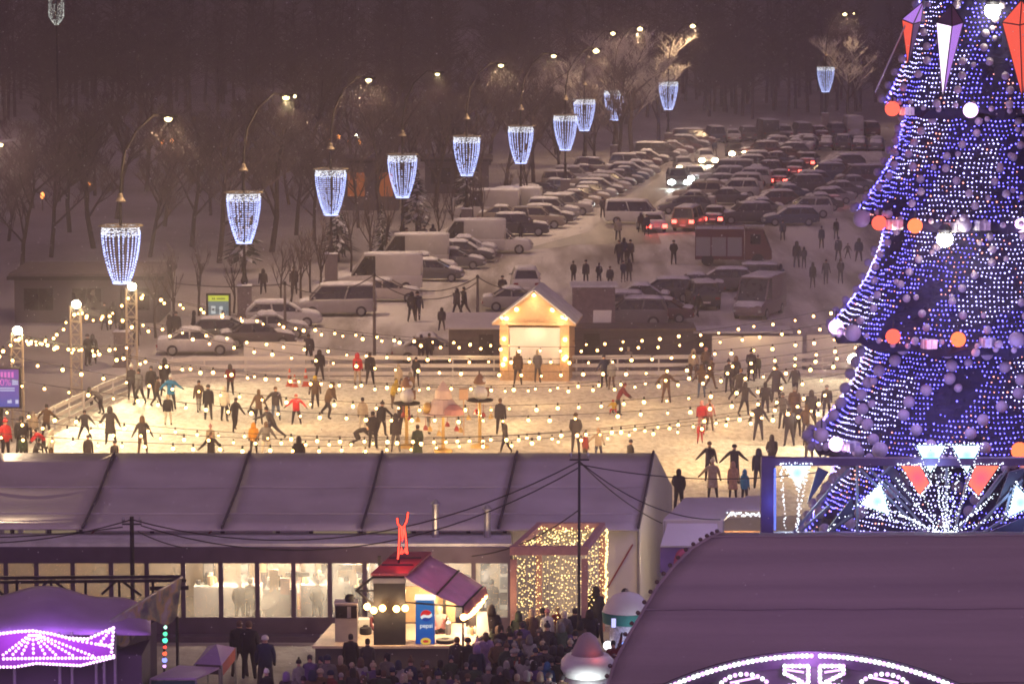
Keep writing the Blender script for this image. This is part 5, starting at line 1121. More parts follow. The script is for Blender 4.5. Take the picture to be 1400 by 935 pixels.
for i, (px0, px1, h, Y, c, l) in enumerate([(256, 272, 1.9, 5.0, 'dark', 'tall dark cupboard behind the first clear pane'), (312, 322, 1.7, 4.6, 'steel', 'steel cupboard behind the second clear pane'), (338, 347, 2.0, 5.2, 'greywood', 'grey cupboard by the second mullion'), (356, 378, 1.1, 4.0, 'wood', 'orange-lit stand behind the third clear pane'), (381, 396, 1.6, 5.0, 'pinewood', 'reddish shelf unit behind the third clear pane'), (404, 417, 1.9, 4.8, 'steel', 'tall steel unit behind the fourth clear pane'), (425, 447, 1.5, 5.4, 'dark', 'dark oven behind the fourth clear pane'), (476, 494, 2.2, 5.6, 'white', 'white shelf unit behind the fifth clear pane'), (505, 520, 1.8, 4.0, 'steel', 'steel unit behind the kiosk roof flap'), (604, 622, 1.4, 4.2, 'greywood', 'grey unit behind the kiosk awning'), (655, 668, 1.7, 4.6, 'dark', 'dark unit behind the last pane'), (682, 694, 2.0, 5.0, 'white', 'white unit at the pavilion end')]):
    a, c_ = rx(px0, YP, 0), rx(px1, YP, 0); t = thing('kitchen_cupboard', l, 'cupboard', ((a + c_) / 2, YP + Y, .05), 0, 'cupboards inside the pavilion'); MB().box((0, 0, h / 2), (c_ - a, .6, h)).build('case', M[c], t)
    for q in range(3): MB().box((0, -.31, h * (.2 + .28 * q)), ((c_ - a) * .86, .02, h * .22)).build('door', M[['canvas', 'greywood', 'steel', 'seam', 'wood'][(i + q) % 5]], t)
for px0, px1, py0, py1, c in [(382, 416, 782, 788, 'dark'), (456, 476, 771, 778, 'dark'), (478, 493, 771, 782, 'wood'), (360, 372, 778, 815, 'wood'), (375, 388, 790, 812, 'pinewood')]:
    a, c_ = rx(px0, YP, 0), rx(px1, YP, 0); za, zb2 = P(400, py1, YP + 2).z, P(400, py0, YP + 2).z; o = MB().box(((a + c_) / 2, 2, (za + zb2) / 2), (c_ - a, .12, zb2 - za)).build('menu_board', M[c], None, (0, YP, 0))
    tag(o, 'menu board hung inside the pavilion, about %s' % {382: 'the middle pane, wide and dark', 456: 'the third right pane, small and dark', 478: 'the third right pane, bright orange', 360: 'the tall orange one left of centre', 375: 'the reddish one left of centre'}[px0], 'board')
for px, h, l in [(325, 1.65, 'cook in pale cap behind the second steamed pane'), (340, 1.75, 'dark figure at the right of the second steamed pane'), (432, 1.7, 'stooping dark figure behind the fourth steamed pane'), (455, 1.75, 'left dark guest behind the fifth steamed pane'), (472, 1.8, 'right dark guest behind the fifth steamed pane'), (492, 1.7, 'guest half hidden by the frame of the fifth steamed pane'), (672, 1.7, 'guest in grey behind the last steamed pane')]:
    person(0, 0, 'pockets', h, rp_.choice([0, 180, 150]), rp_.choice([BLK, DRK, GRY]), 'beanie' if px == 325 else 'short', WHT if px == 325 else BLK, BLK, l, 'people inside the pavilion', pos=Vector((rx(px, YP + 1.6, 0), YP + 1.5, .05)))
for px, py0 in [(595, 690), (666, 697)]:
    x = rx(px, YE - .8, 0); zt_ = P(px, py0, YE - .8).z; o = MB().tube([(0, 0, 0), (0, 0, zt_ - zf1)], .12, 10).lathe([(.17, zt_ - zf1), (.17, zt_ - zf1 + .05), (.02, zt_ - zf1 + .2)], n=10).build('flue', M['steel'], None, (x, YE - .8, zf1)); tag(o, 'steel flue pipe on the pavilion roof, the %s of two' % ('left' if px == 595 else 'right'), 'flue', 'flues on the pavilion roof')
# ------------------------------------------------------------------ light cube
def fr(p0, p1): return None
yf, yb = 107.0, 111.3
cub = thing('light_cube', 'pink wooden cube frame hung with golden light curtains', 'light cube', (0, yf, 0))
xa, xb_ = rx(702, yf, 0), rx(800, yf, 0); zt_ = P(750, 752, yf).z; xA, xB = rx(737, yb, 0), rx(824, yb, 0); zT = P(780, 719, yb).z; D_ = yb - yf; s_ = .24
b = MB(); b.bar((xa - .12, 0, zt_), (xb_ + .12, 0, zt_), s_, s_ * 1.2); b.bar((xA - .1, D_, zT), (xB + .1, D_, zT), s_ * .9, s_)
b.bar((xa, .12, zt_), (xA, D_ - .12, zT), s_ * .8, s_ * .9); b.bar((xb_, .12, zt_), (xB, D_ - .12, zT), s_ * .8, s_ * .9); b.build('top_frame', M['pinewood'], cub)
for x, y, z in [(xa, 0, zt_), (xb_, 0, zt_), (xA, D_, zT), (xB, D_, zT)]: MB().box((x, y, z / 2 - .15), (s_ * .9, s_ * .9, z - .3)).build('post', M['pinewood'], cub)
MB().bar((xa + .15, 0, .5), (xb_ - .15, 0, .5), .16, .16).build('bottom_rail', M['pinewood'], cub)
def curtain(p, q, z0f, z1f, n, step, name, r=.018, jit=.03):
    b = MB(); w = MB()
    for i in range(n):
        f = (i + .5) / n; c = p.lerp(q, f) + Vector((rp_.uniform(-.03, .03), 0, 0)); z = z1f - .15; w.tube([(c.x, c.y, z), (c.x, c.y, z0f)], .004, 3, cap=False)
        while z > z0f: b.octa((c.x + rp_.uniform(-jit, jit), c.y + rp_.uniform(-jit, jit), z), r * rp_.choice([.8, 1, 1, 1.5])); z -= step * rp_.uniform(.6, 1.5)
    w.tube([p + Vector((0, 0, z1f - .15)), q + Vector((0, 0, z1f - .15))], .006, 3); b.tube([p + Vector((0, 0, z1f - .16)), p + Vector((0, 0, z0f)), q + Vector((0, 0, z0f))], .002, 3)
    o = b.build(name, E['gold'], cub); w.build('wire', M['cable'], o); return o
curtain(Vector((xa, -.02, 0)), Vector((xb_, -.02, 0)), .6, zt_, 20, .21, 'light_curtain'); curtain(Vector((xA, D_, 0)), Vector((xB, D_, 0)), .6, zT, 17, .26, 'light_curtain')
curtain(Vector((xb_ + .05, .2, 0)), Vector((xB + .05, D_, 0)), .6, zt_, 12, .2, 'light_curtain'); curtain(Vector((xa, .2, 0)), Vector((xA, D_, 0)), .6, zt_, 12, .2, 'light_curtain')
b = MB()
for i in range(230):
    f, g_ = rp_.random(), rp_.random(); x0 = xa + (xA - xa) * g_; x1 = xb_ + (xB - xb_) * g_; b.octa((x0 + (x1 - x0) * f, D_ * g_, zt_ + (zT - zt_) * g_ + rp_.uniform(-.1, .05)), .021 * rp_.choice([.8, 1, 1.4]))
b.tube([(xa, 0, zt_), (xb_, 0, zt_), (xB, D_, zT), (xA, D_, zT)], .003, 3); b.build('light_ceiling', E['gold'], cub)
b = MB(); [b.octa((xB + .14 + rp_.uniform(-.05, .05), D_ - .12 + rp_.uniform(-.08, .08), .5 + i * .028), .032) for i in range(110)]; b.build('light_column', E['gold'], cub)
light('curtain_light', 'POINT', ((xa + xB) / 2, D_ / 2, 2), (1, .72, .3), 40, cub, .8); light('curtain_light', 'POINT', ((xa + xb_) / 2, .6, 1.2), (1, .72, .3), 25, cub, .5)
# ------------------------------------------------------------------ food kiosk with neon deer
YK = 103.8; YKb = 107.2
kio = thing('food_kiosk', 'black food kiosk with open counter, red lit roof and pink awning', 'kiosk', (0, YK, 0))
k0, k1 = rx(509, YK, 0), rx(553, YK, 0); zk = P(530, 786, YK).z; K0, K1 = rx(542, YKb, 0), rx(586, YKb, 0); zkb = P(560, 757, YKb).z
MB().box(((k0 + k1) / 2, .12, (zk - .05) / 2), (k1 - k0, .2, zk - .06)).build('front_board', M['dark'], kio)
MB().box(((k0 + k1) / 2, .0, zk - .18), (k1 - k0 + .06, .04, .16)).build('sign_strip', M['steel'], kio)
rd = mat('red_lit_roof', (.42, .10, .13), .35, var=.1); b = MB(); b.slab([(k0 - .08, -.1, zk), (k1 + .08, -.1, zk), (K1 + .08, YKb - YK, zkb), (K0 - .08, YKb - YK, zkb)], .08); rf = b.build('roof', rd, kio)  # the neon's red light is put into the roof colour
for q in (.33, .66): MB().bar((k0 + (K0 - k0) * q, (YKb - YK) * q, zk + (zkb - zk) * q + .11), (k1 + (K1 - k1) * q, (YKb - YK) * q, zk + (zkb - zk) * q + .11), .1, .05).build('roof_rib', M['seam'], rf)
awm = mat('pink_canvas', (.74, .38, .52), .7, var=.12, vscale=1.5)  # pink cloth, its colour raised for the pink light falling on it
rows = []
for i in range(10):
    f = i / 9; fx = P(553 + (633 - 553) * f, 787 + (829 - 787) * (f ** .8), YK - .1); bx = P(586 + (661 - 586) * f, 757 + (801 - 757) * (f ** .8) - 4 * math.sin(PI * f), YKb)
    rows.append([Vector((fx.x + (bx.x - fx.x) * j / 5, fx.y - YK + (bx.y - fx.y) * j / 5, fx.z + (bx.z - fx.z) * j / 5 - .06 * math.sin(PI * j / 5))) for j in range(6)])
aw = MB(); aw.sheet(rows, .03); aw.build('awning', awm, kio, smooth=True)
b = MB(); e0, e1 = rows[-1][0], rows[-1][-1]; b.bar(e0, e1, .05, .05); b.bar(rows[5][0] + Vector((0, 0, .03)), rows[5][-1] + Vector((0, 0, .03)), .05, .04); b.bar((k1, .1, zk - .9), e0, .05, .05); b.bar(e0 + Vector((.0, 0, 0)), (e0.x, e0.y, .9), .06, .06); b.bar(e1, (e1.x, e1.y, .9), .05, .05); b.build('awning_frame', M['dark'], kio)
b = MB()
for j in range(40): f = j / 40; c = Vector(e0).lerp(Vector(e1), f); b.add([c, c + Vector((.1, .05, 0)), c + Vector((.16, .02, -.22 - .1 * rp_.random())), c + Vector((0, -.03, -.26))], [(0, 1, 2, 3)])
b.build('awning_fringe', mat('pink_fringe', (.42, .20, .22), .8), kio)
b = MB(); lf = P(487, 807, YK) - Vector((0, YK, 0)); b.bar((k0, 0, zk - .05), lf, .06, .06); b.bar(lf, (k0, 0, zk - .95), .06, .06); b.bar(lf, (k0, 0, lf.z), .05, .05); lb = P(518, 782, YKb) - Vector((0, YK, 0)); b.bar(lf, lb, .06, .06); b.bar(lb, (K0, YKb - YK, zkb), .05, .05); b.build('flap_frame', M['dark'], kio)
zc = 1.12; c0, c1 = rx(424, YK, 0), rx(655, YK, 0); cb0, cb1 = rx(452, YKb, 0), rx(676, YKb, 0)
b = MB(); b.slab([(c0, -.15, zc - .08), (c1 - .3, -.15, zc - .08), (cb1, YKb - YK, zc - .08), (cb0, YKb - YK, zc - .08)], .08); b.build('counter_top', mat('pale_counter', (.62, .50, .40), .5, var=.15, vscale=2), kio)
b = MB(); b.slab([(c0 + .1, .0, 0), (c1 - .4, .0, 0), (c1 - .4, .0, zc - .09), (c0 + .1, .0, zc - .09)], .08); b.slab([(c1 - .38, .1, 0), (cb1 - .1, YKb - YK, 0), (cb1 - .1, YKb - YK, zc - .09), (c1 - .38, .1, zc - .09)], .08); b.build('counter_front', M['seam'], kio)
b = MB(); b.box((k0 + .06, 3.3, zkb / 2), (.1, .1, zkb - .1)); b.box((K1 + .5, 3.3, 1.4), (.1, .1, 2.8)); b.build('rear_post', M['dark'], kio)
MB().box(((k1 + c1) / 2 - .6, YKb - YK + .08, 1.75), (1.9, .06, 1.2)).build('rear_panel', mat('warm_panel', (.5, .34, .2), .7, var=.2), kio)
for i, (px, py) in enumerate([(502, 829), (511, 834), (523, 831), (542, 832), (554, 831)]): q = P(px, py, YK - .25) - Vector((0, YK, 0)); part('bulb', big_bulb, kio, q)
for i in range(8): f = i / 7; c = Vector(e0).lerp(Vector(e1), f); part('bulb', big_bulb, kio, c + Vector((.02, -.02, -.34 - .12 * math.sin(PI * f))))
for q, p_ in [(P(519, 834, YK - .45) - Vector((0, YK, 0)), 10), (P(545, 834, YK - .45) - Vector((0, YK, 0)), 8), (Vector(e0).lerp(Vector(e1), .3) + Vector((-.1, 0, -.4)), 26), (Vector(e0).lerp(Vector(e1), .8) + Vector((-.1, 0, -.4)), 22), (Vector(((k1 + e0.x) / 2, 1.2, 2.7)), 70), (Vector((k0 - .5, 1.6, 2.3)), 18), (Vector((K1 + .8, 2.8, 2.5)), 45)]: light('kiosk_light', 'POINT', q, (1, .68, .36), p_ * KIO_W, kio, .08)
# neon deer sign
nd = thing('neon_sign', 'red neon figure with two raised antlers on the kiosk roof', 'neon sign', P(549, 766, 105.2))
o0 = P(549, 766, 105.2)
def np_(px, py, dy=0): return P(px, py, 105.2 + dy) - o0
strokes = [[(543, 708), (544, 716), (548, 720), (552, 720), (556, 712), (558, 700)], [(546, 721), (546, 735), (545, 752), (544, 764)], [(553, 721), (555, 736), (556, 748), (557, 757)], [(549, 720), (549, 730), (550, 740), (552, 730), (552, 722)], [(547, 757), (549, 748), (550, 757)], [(552, 755), (554, 748), (555, 756)]]
b = MB()
for s in strokes: b.tube([np_(*q) for q in s], .027, 6)
b.build('neon_tube', E['red'], nd); b = MB()
for s in strokes[:3]: b.tube([np_(q[0], q[1], .1) for q in s], .055, 5)
b.tube([np_(545, 764, .1), np_(545, 770, .1)], .04, 5); b.build('backing_frame', M['dark'], nd)
light('neon_glow', 'POINT', np_(551, 748, -.3), (1, .03, .04), 26, nd, .25)
# drinks fridge with its lit front
yF = 103.9; f0, f1 = rx(567, yF, 0), rx(593, yF, 0); zF0 = zc + .01; zF1 = P(580, 820, yF).z
fg = thing('drinks_fridge', 'tall blue drinks fridge with round red white and blue emblem in the kiosk', 'fridge', (0, yF, 0))
blue_e = rampemit('fridge_blue', (.006, .075, .42), (.05, .22, .55), zF0, zF1, .85)
MB().box(((f0 + f1) / 2, .36, (zF0 + zF1) / 2), (f1 - f0, .66, zF1 - zF0)).build('cabinet', mat('fridge_blue_paint', (.02, .12, .45), .4), fg); MB().box(((f0 + f1) / 2, .0, (zF0 + zF1) / 2), (f1 - f0 - .02, .04, zF1 - zF0 - .02)).build('door', blue_e, fg)
MB().box(((f0 + f1) / 2, .33, zF1 + .03), (f1 - f0 + .06, .70, .05)).build('lit_top', emit('fridge_top_light', (1, .92, .8), 1.6), fg)
cx_ = (f0 + f1) / 2 + .04; zc_ = P(580, 841, yF).z; rr = .19
def disc(b, f, y, m=0, n=28):
    pts = [(cx_ + rr * math.cos(2 * PI * i / n), zc_ + rr * math.sin(2 * PI * i / n)) for i in range(n)]
    b.add([(x, y, z) for x, z in pts], [tuple(range(n))[::-1]], m)
b = MB(); disc(b, None, -.024); b.build('emblem_white', emit('emblem_white', (.95, .95, .95), .9), fg)
def wave(u): return .10 * math.sin(u * 2.6 + .4)
def cap(top):
    vs = []; n = 20
    for i in range(n + 1):
        a = (R(8) + (PI - R(-8) - R(24)) * i / n) if top else (PI + R(20) + (PI - R(44)) * i / n); vs.append((rr * .99 * math.cos(a + .32), rr * .99 * math.sin(a + .32)))
    p, q = vs[-1], vs[0]
    for i in range(1, 8): f = i / 8; vs.append((p[0] + (q[0] - p[0]) * f, p[1] + (q[1] - p[1]) * f + (.035 if top else -.03) * math.sin(2 * PI * f)))
    return vs
for tp, nm, cc in ((1, 'emblem_red', (.80, .03, .03)), (0, 'emblem_blue', (.01, .05, .34))):
    vs = cap(tp); MB().add([(cx_ + x, -.03, zc_ + z) for x, z in vs], [tuple(range(len(vs)))]).build(nm, emit(nm, cc, .9), fg)
tm = text_mesh('pepsi', .20, MATS.get('emblem_white') or bpy.data.materials['emblem_white'], .003, .002); o = part('lettering', tm, fg, (cx_, -.03, zc_ - .33)); o.rotation_euler = (PI / 2, 0, 0)
zl = P(581, 876, yF).z; n = 24; MB().add([(cx_ - .02 + .17 * math.cos(2 * PI * i / n), -.026, zl + .12 * math.sin(2 * PI * i / n)) for i in range(n)], [tuple(range(n))[::-1]]).build('yellow_oval', emit('oval_yellow', (.85, .55, .08), .9), fg)
MB().add([(cx_ - .02 + .09 * math.cos(2 * PI * i / n), -.031, zl + .045 * math.sin(2 * PI * i / n)) for i in range(n)], [tuple(range(n))[::-1]]).build('red_oval', emit('oval_red', (.7, .03, .03), .8), fg)
# things standing on the kiosk counter
def sit(name, mesh_b, m, px, py_, Y, label, cat, z=zc): o = mesh_b.build(name, m, None, (rx(px, Y, 0), Y, z)); return tag(o, label, cat)
gc = thing('warming_cabinet', 'grey steel cabinet with dark upper window at the left end of the kiosk counter', 'cabinet', (rx(471, 104.3, 0), 104.3, zc)); MB().box((0, .3, .62), (.72, .6, 1.24)).build('case', mat('brushed_grey', (.30, .28, .29), .5, var=.1), gc); MB().box((0, -.015, .98), (.68, .03, .40)).build('window', M['glass'], gc); MB().box((.1, -.035, .98), (.12, .02, .36)).build('handle', M['steel'], gc); MB().box((0, .3, 1.26), (.76, .66, .04)).build('lid', M['canvas'], gc)
sit('pot', MB().lathe([(.13, 0), (.15, .1), (.14, .2), (.1, .23)], n=12), M['dark'], 476, 0, 104.5, 'small black pot on top of the grey cabinet', 'pot', z=zc + 1.28)
for i, (px, Y, h, r, m_, l) in enumerate([(612, 105.4, .55, .10, 'steel', 'steel urn on the counter right of the fridge'), (640, 105.5, .28, .06, 'white', 'white sauce bottle, left on the bright counter'), (645, 105.3, .30, .05, 'wood', 'orange sauce bottle on the bright counter'), (649, 105.6, .26, .06, 'white', 'white cup stack right on the bright counter'), (608, 104.2, .16, .30, 'dark', 'flat black griddle at the counter front'), (498, 105.5, .3, .2, 'dark', 'dark pan left of the black board'), (496, 106.0, .4, .18, 'white', 'white box left of the black board'), (634, 104.6, .18, .09, 'canvas', 'pale bowl at the counter front')]):
    sit('bottle' if 'bottle' in l else 'cup_stack' if 'cup' in l else 'urn' if 'urn' in l else 'griddle' if 'griddle' in l else 'pan' if 'pan' in l else 'bowl' if 'bowl' in l else 'box', MB().lathe([(r * .9, 0), (r, h * .1), (r, h * .7), (r * .45, h * .85), (r * .4, h)], n=12) if 'box' not in l else MB().box((0, 0, h / 2), (r * 2, r * 2, h)).box((0, 0, h), (r * 2.1, r * 2.1, .03)), M[m_], px, 0, Y, l, 'vessel')
b = MB(); b.slab([(-.22, 0, 0), (.22, 0, 0), (.12, .25, .75), (-.2, .25, .75)], .04); b.bar((0, .25, .72), (.1, .5, 0), .03, .03); sit('menu_stand', b, M['canvas'], 660, 0, 105.2, 'slanted pale menu stand on the right counter end', 'sign')
person(0, 0, 'pockets', 1.65, 10, PNK, 'hair', BEI, WHT, 'food seller in pale pink beside the drinks fridge', 'kiosk staff', pos=Vector((rx(601, 105.9, 0), 105.6, .35))); person(0, 0, 'bend', 1.6, 60, (.2, .05, .06), 'short', BLK, BLK, 'food seller stooping left of the black board', 'kiosk staff', pos=Vector((rx(493, 106.6, 0), 106.4, .4)))
# ------------------------------------------------------------------ utility poles in front and cables
def upole(px, py, Y, label, r=.12):
    top = P(px, py, Y); t = thing('utility_pole', label, 'pole', (top.x, top.y, 0), 0, 'utility poles before the marquee'); MB().tube([(0, 0, 0), (0, 0, top.z)], [r, r * .75], 8).build('pole', M['dark'], t)
    MB().bar((-.32, 0, top.z - .25), (.32, 0, top.z - .25), .05, .05).build('cross_arm', M['dark'], t); b = MB(); [b.lathe([(.03, top.z - .2), (.06, top.z - .1), (.02, top.z)], (x, 0, 0), 8) for x in (-.28, .28)]; b.build('insulator', M['steel'], t); return top
pA = upole(180, 706, 107.5, 'dark utility pole before the pavilion above the purple tent', .09); pB = upole(792, 618, 106, 'dark utility pole rising in front of the marquee roof beside the golden cube', .055)
cable(P(-60, 742, 106), pA - Vector((0, 0, .1)), .25, 'upper cable from the left edge to the utility pole', .022); cable(P(-60, 735, 106.5), pA - Vector((.3, 0, .35)), .1, 'lower cable from the left edge to the utility pole', .022)
cable(pA - Vector((0, 0, .1)), pB - Vector((0, 0, .3)), 1.5, 'long upper cable across the marquee roof', .022); cable(pA - Vector((-.3, 0, .3)), pB - Vector((0, 0, .5)), 1.65, 'long lower cable across the marquee roof', .022)
cable(pB - Vector((0, 0, .3)), P(905, 715, 112), .2, 'cable dropping from the pole to the small canopy', .02); cable(pB - Vector((0, 0, .4)), P(1120, 645, 108), .35, 'cable from the pole toward the Christmas tree', .02); cable(pB - Vector((0, 0, .3)), P(985, 710, 108), .5, 'cable from the pole to the lit stall', .02); cable(pB - Vector((0, 0, 1.9)), P(645, 760, 109), .3, 'short cable slanting down to the pavilion roof', .02)
cable(pA - Vector((-.2, 0, .5)), P(263, 750, 110), .1, 'short cable from the left pole to the pavilion roof', .02)
# ------------------------------------------------------------------ small canopy, lit stall and billboard right of the marquee
st = thing('market_stall', 'grey-roofed stall with orange lit interior left of the lit frame', 'stall', (0, 112, 0)); w0, w1 = rx(908, 112, 0), rx(1034, 112, 0); zs = P(960, 712, 112).z; zs2 = P(960, 682, 116).z
b = MB(); b.slab([(w0, 0, zs), (rx(992, 112, 0), 0, zs), (rx(1020, 116, 0), 4, zs2), (rx(938, 116, 0), 4, zs2)], .06); b.build('roof', M['canvas'], st); MB().box((w0 + 1.05, .05, zs - .3), (2.1, .05, .6)).build('valance', M['tarp'], st)
b = MB(); [b.bar((x, .05, 0), (x, .05, zs), .06, .06) for x in (w0 + .05, rx(991, 112, 0))]; b.build('post', M['steel'], st)
zs3 = P(1000, 699, 112).z; zs4 = P(1000, 679, 116).z; b = MB(); b.slab([(rx(996, 112, 0), .1, zs3), (rx(1050, 112, 0), .1, zs3), (rx(1056, 116, 0), 4, zs4), (rx(1023, 116, 0), 4, zs4)], .05); b.build('side_roof', M['canvas'], st)
MB().box((rx(1015, 114.5, 0), 2.6, 1.45), (1.7, .06, 2.9)).build('back_wall', mat('orange_planks', (.70, .38, .20), .7, var=.3, vscale=4), st); MB().box((rx(1015, 113, 0), .9, .5), (1.6, .5, 1.0)).build('counter', M['wood'], st)
b = MB(); [b.octa((rx(996 + i * 1.1, 112.3, 0), .2 + rp_.uniform(-.1, .1), zs3 - .14 + rp_.uniform(-.07, .07)), .022) for i in range(44)]; b.build('fairy_lights', E['white'], st); light('stall_light', 'POINT', (rx(1012, 112.8, 0), .9, zs - .35), (1, .78, .5), 130, st, .1); light('stall_light', 'POINT', (rx(1004, 112.4, 0), 1.6, 1.7), (1, .7, .4), 90, st, .1)
bb = thing('billboard', 'purple billboard with a red swirl half hidden by the dark round roof', 'billboard', (0, 109, 0)); q0, q1 = rx(904, 109, 0), rx(985, 109, 0); zb0, zb1 = P(940, 782, 109).z, P(940, 748, 109).z
MB().box(((q0 + q1) / 2, 0, (zb0 + zb1) / 2), (q1 - q0, .08, zb1 - zb0)).build('panel', mat('purple_print', (.20, .13, .34), .5, var=.35, vscale=1.2), bb); b = MB(); b.slab([(q0, -.1, zb1 + .02), (q1, -.1, zb1 + .02), (q1, 1.2, zb1 + .55), (q0 + .3, 1.2, zb1 + .55)], .06); b.build('roof', M['canvas'], bb)
b = MB(); [b.bar((x, .1, 0), (x, .1, zb1), .08, .08) for x in (q0 + .1, q1 - .1)]; b.build('post', M['steel'], bb); b = MB(); b.tube([((q0 + q1) / 2 - .5 + .55 * f, -.06, zb0 + .25 + .45 * math.sin(PI * f * .9)) for f in [i / 10 for i in range(11)]], [.05, .09, .12, .14, .14, .13, .11, .09, .07, .05, .02], 8); b.build('red_swirl', mat('swirl_red', (.50, .10, .18), .5), bb); MB().ball(((q0 + q1) / 2 - .3, -.05, zb0 + .3), .2, 12, 8, sz=.9).build('white_swirl', M['canvas'], bb)
for px, py, r_ in [(843, 806, 150), (848, 812, 0)][:1]: pass
person(0, 0, 'walk', 1.75, 90, BLK, 'hood', BLK, BLK, 'black-clad person walking along the marquee wall right of the golden cube', 'people by the golden cube', pos=Vector((rx(855, 110, 0), 110, 0)) + Vector((0, 0, 0)))
person(0, 0, 'wide', 1.95, 160, BLK, 'hood', BLK, BLK, 'large black-clad person at the right rear post of the golden cube', 'people by the golden cube', pos=Vector((rx(816, 109.2, 0), 109.2, 0)))
person(0, 0, 'stand', 1.7, 200, DRK, 'short', BRN, BLK, 'dark-haired person half behind the billboard edge', 'people by the golden cube', pos=Vector((rx(908, 107.5, 0), 107.5, 0)))
# ------------------------------------------------------------------ Christmas tree
YT = 112.0; TX = rx(1347, YT, 0)
tree = thing('christmas_tree', 'giant Christmas tree covered in blue lights, strings of pale baubles and glowing crystals', 'christmas tree', (TX, YT, 0))
def zt(py): return P(1347, py, YT).z
ppm = F / YT
tiers = [(1.2, zt(722) - 2.2, 7.2, 5.2), (0, 0, 0, 0)]
# (z bottom, r bottom, z top, r top)
TI = [(zt(745), 254 / ppm, zt(612), 200 / ppm), (zt(600), 237 / ppm, zt(458), 160 / ppm), (zt(450), 213 / ppm, zt(305), 138 / ppm), (zt(290), 177 / ppm, zt(155), 114 / ppm), (zt(142), 139 / ppm, zt(-20), 92 / ppm), (zt(-25), 112 / ppm, zt(-190), 8 / ppm)]
MB().tube([(0, 0, 0), (0, 0, zt(-120))], [.9, .3], 12).build('trunk', M['bark'], tree)
rt = random.Random(77)
def tr_(tier, f): # radius at f (0 bottom .. 1 top), slightly concave skirt
    z0, r0, z1, r1 = tier; return r1 + (r0 - r1) * ((1 - f) ** 1.75)
smallball = MB().ball((0, 0, 0), .185, 12, 8).mesh('bauble', M['ball'], True); bigball = MB().ball((0, 0, 0), .30, 14, 9).mesh('large_bauble', M['ball'], True)
baubles = []
for ti, T in enumerate(TI):
    z0, r0, z1, r1 = T; rows = []; n = 64; m_ = 14
    for i in range(m_ + 1):
        f = i / m_; row = []
        for j in range(n + 1):
            a = 2 * PI * (j % n) / n; w_ = .07 * math.sin(a * 16 + i) * (1 - f) + rt.uniform(-.03, .03) if j < n else 0
            r = tr_(T, f) + w_; row.append(Vector((r * math.cos(a), r * math.sin(a), z0 + (z1 - z0) * f + (-.20 + .20 * math.cos(a * 14) if i == 0 else 0))))
        row[-1] = row[0]; rows.append(row)
    b = MB(); b.sheet(rows); b.add([rows[0][j] for j in range(n)], [tuple(range(n))[::-1]])
    b.build('foliage_skirt', M['treecloth'], tree)
    # short needles tufts to break the outline
    b = MB()
    for i in range(900):
        f = rt.random() ** 1.4; a = rt.uniform(0, 2 * PI); r = tr_(T, f); c = Vector((r * math.cos(a), r * math.sin(a), z0 + (z1 - z0) * f)); nrm = Vector((math.cos(a), math.sin(a), -.35)); sd = Vector((-nrm.y, nrm.x, 0)) * .05; L = rt.uniform(.10, .26)
        b.add([c - sd, c + sd, c + nrm * L], [(0, 1, 2)])
    b.build('needle_tufts', M['treecloth'], tree)
    # rings of LEDs, colours in drifting patches
    nr = int((z1 - z0) / .15)
    for i in range(nr):
        f = (i + .5) / nr; bs = [MB(), MB(), MB()]; r = tr_(T, f) + .09; k = int(2 * PI * r / .145); ph = rt.uniform(0, 6)
        for j in range(k):
            a = 2 * PI * j / k
            if math.sin(a) > .35: continue
            patch = math.sin(a * 3.1 + ti * 2 + f * 3.0) + math.sin(a * 7.3 - f * 5 + ti)
            if patch < -1.35 and rt.random() < .85: continue
            if rt.random() < .10: continue
            c = 0 if patch < .25 else 1
            if rt.random() < .05 + .20 * (math.sin(a * 4.3 + ti * 1.7 - f * 2) > .9): c = 2
            zz = z0 + (z1 - z0) * f - .05 * abs(math.sin(a * 10 + ph)) + rt.uniform(-.02, .02)
            bs[c].octa(((r + .02) * math.cos(a), (r + .02) * math.sin(a), zz), rt.choice([.018, .022, .026, .032]))
        mb = MB(); off = 0; mb.tube([((r + .01) * math.cos(PI * q / 24), (r + .01) * math.sin(PI * q / 24), z0 + (z1 - z0) * f) for q in range(23, 50)], .006, 3, 3, False)
        for q in range(3): mb.add(bs[q].v, bs[q].f, q)
        if mb.v: mb.build('light_garland', [E['blue'], E['lilac'], E['warmled'], M['cable']], tree)
    # bauble chains along the ribs, and along the hem
    nch = 13
    for c in range(nch):
        a0 = 2 * PI * c / nch + ti * .31
        for q in range(9):
            f = q / 8 * .92; a = a0 + .16 * math.sin(q * .9 + c) + rt.uniform(-.03, .03); 
            if math.sin(a) > .25: continue
            r = tr_(T, f) + .2; baubles.append((Vector((r * math.cos(a), r * math.sin(a), z0 + (z1 - z0) * f + .15)), 1))
            if rt.random() < .38: da = rt.uniform(-.16, .16); baubles.append((Vector((r * math.cos(a + da), r * math.sin(a + da), z0 + (z1 - z0) * f + rt.uniform(-.2, .3))), 0))
    k = int(2 * PI * r0 / .58)
    for j in range(k):
        a = 2 * PI * j / k
        if math.sin(a) < .25: baubles.append((Vector(((r0 + .08) * math.cos(a), (r0 + .08) * math.sin(a), z0 + .05 + .12 * math.sin(a * 9))), 0))
front = sorted(baubles, key=lambda q: q[0].y)
vis = [q for q in front if P(0, 0, 1) is not None and zt(760) < q[0].z < zt(-20)]
for q, s in vis[:95]: o = part('bauble', smallball, tree, q); k_ = 1.1 if q.z < zt(455) else .74; o.scale = ((1.0 if s else .72) * k_,) * 3
rest = MB(); [rest.ball(q, .185 * (1 if s else .72) * (1.1 if q.z < zt(455) else .74), 10, 7) for q, s in vis[95:] + [x for x in front if x not in vis]]
tag(rest.build('bauble', M['ball'], tree, smooth=True), kind='stuff')
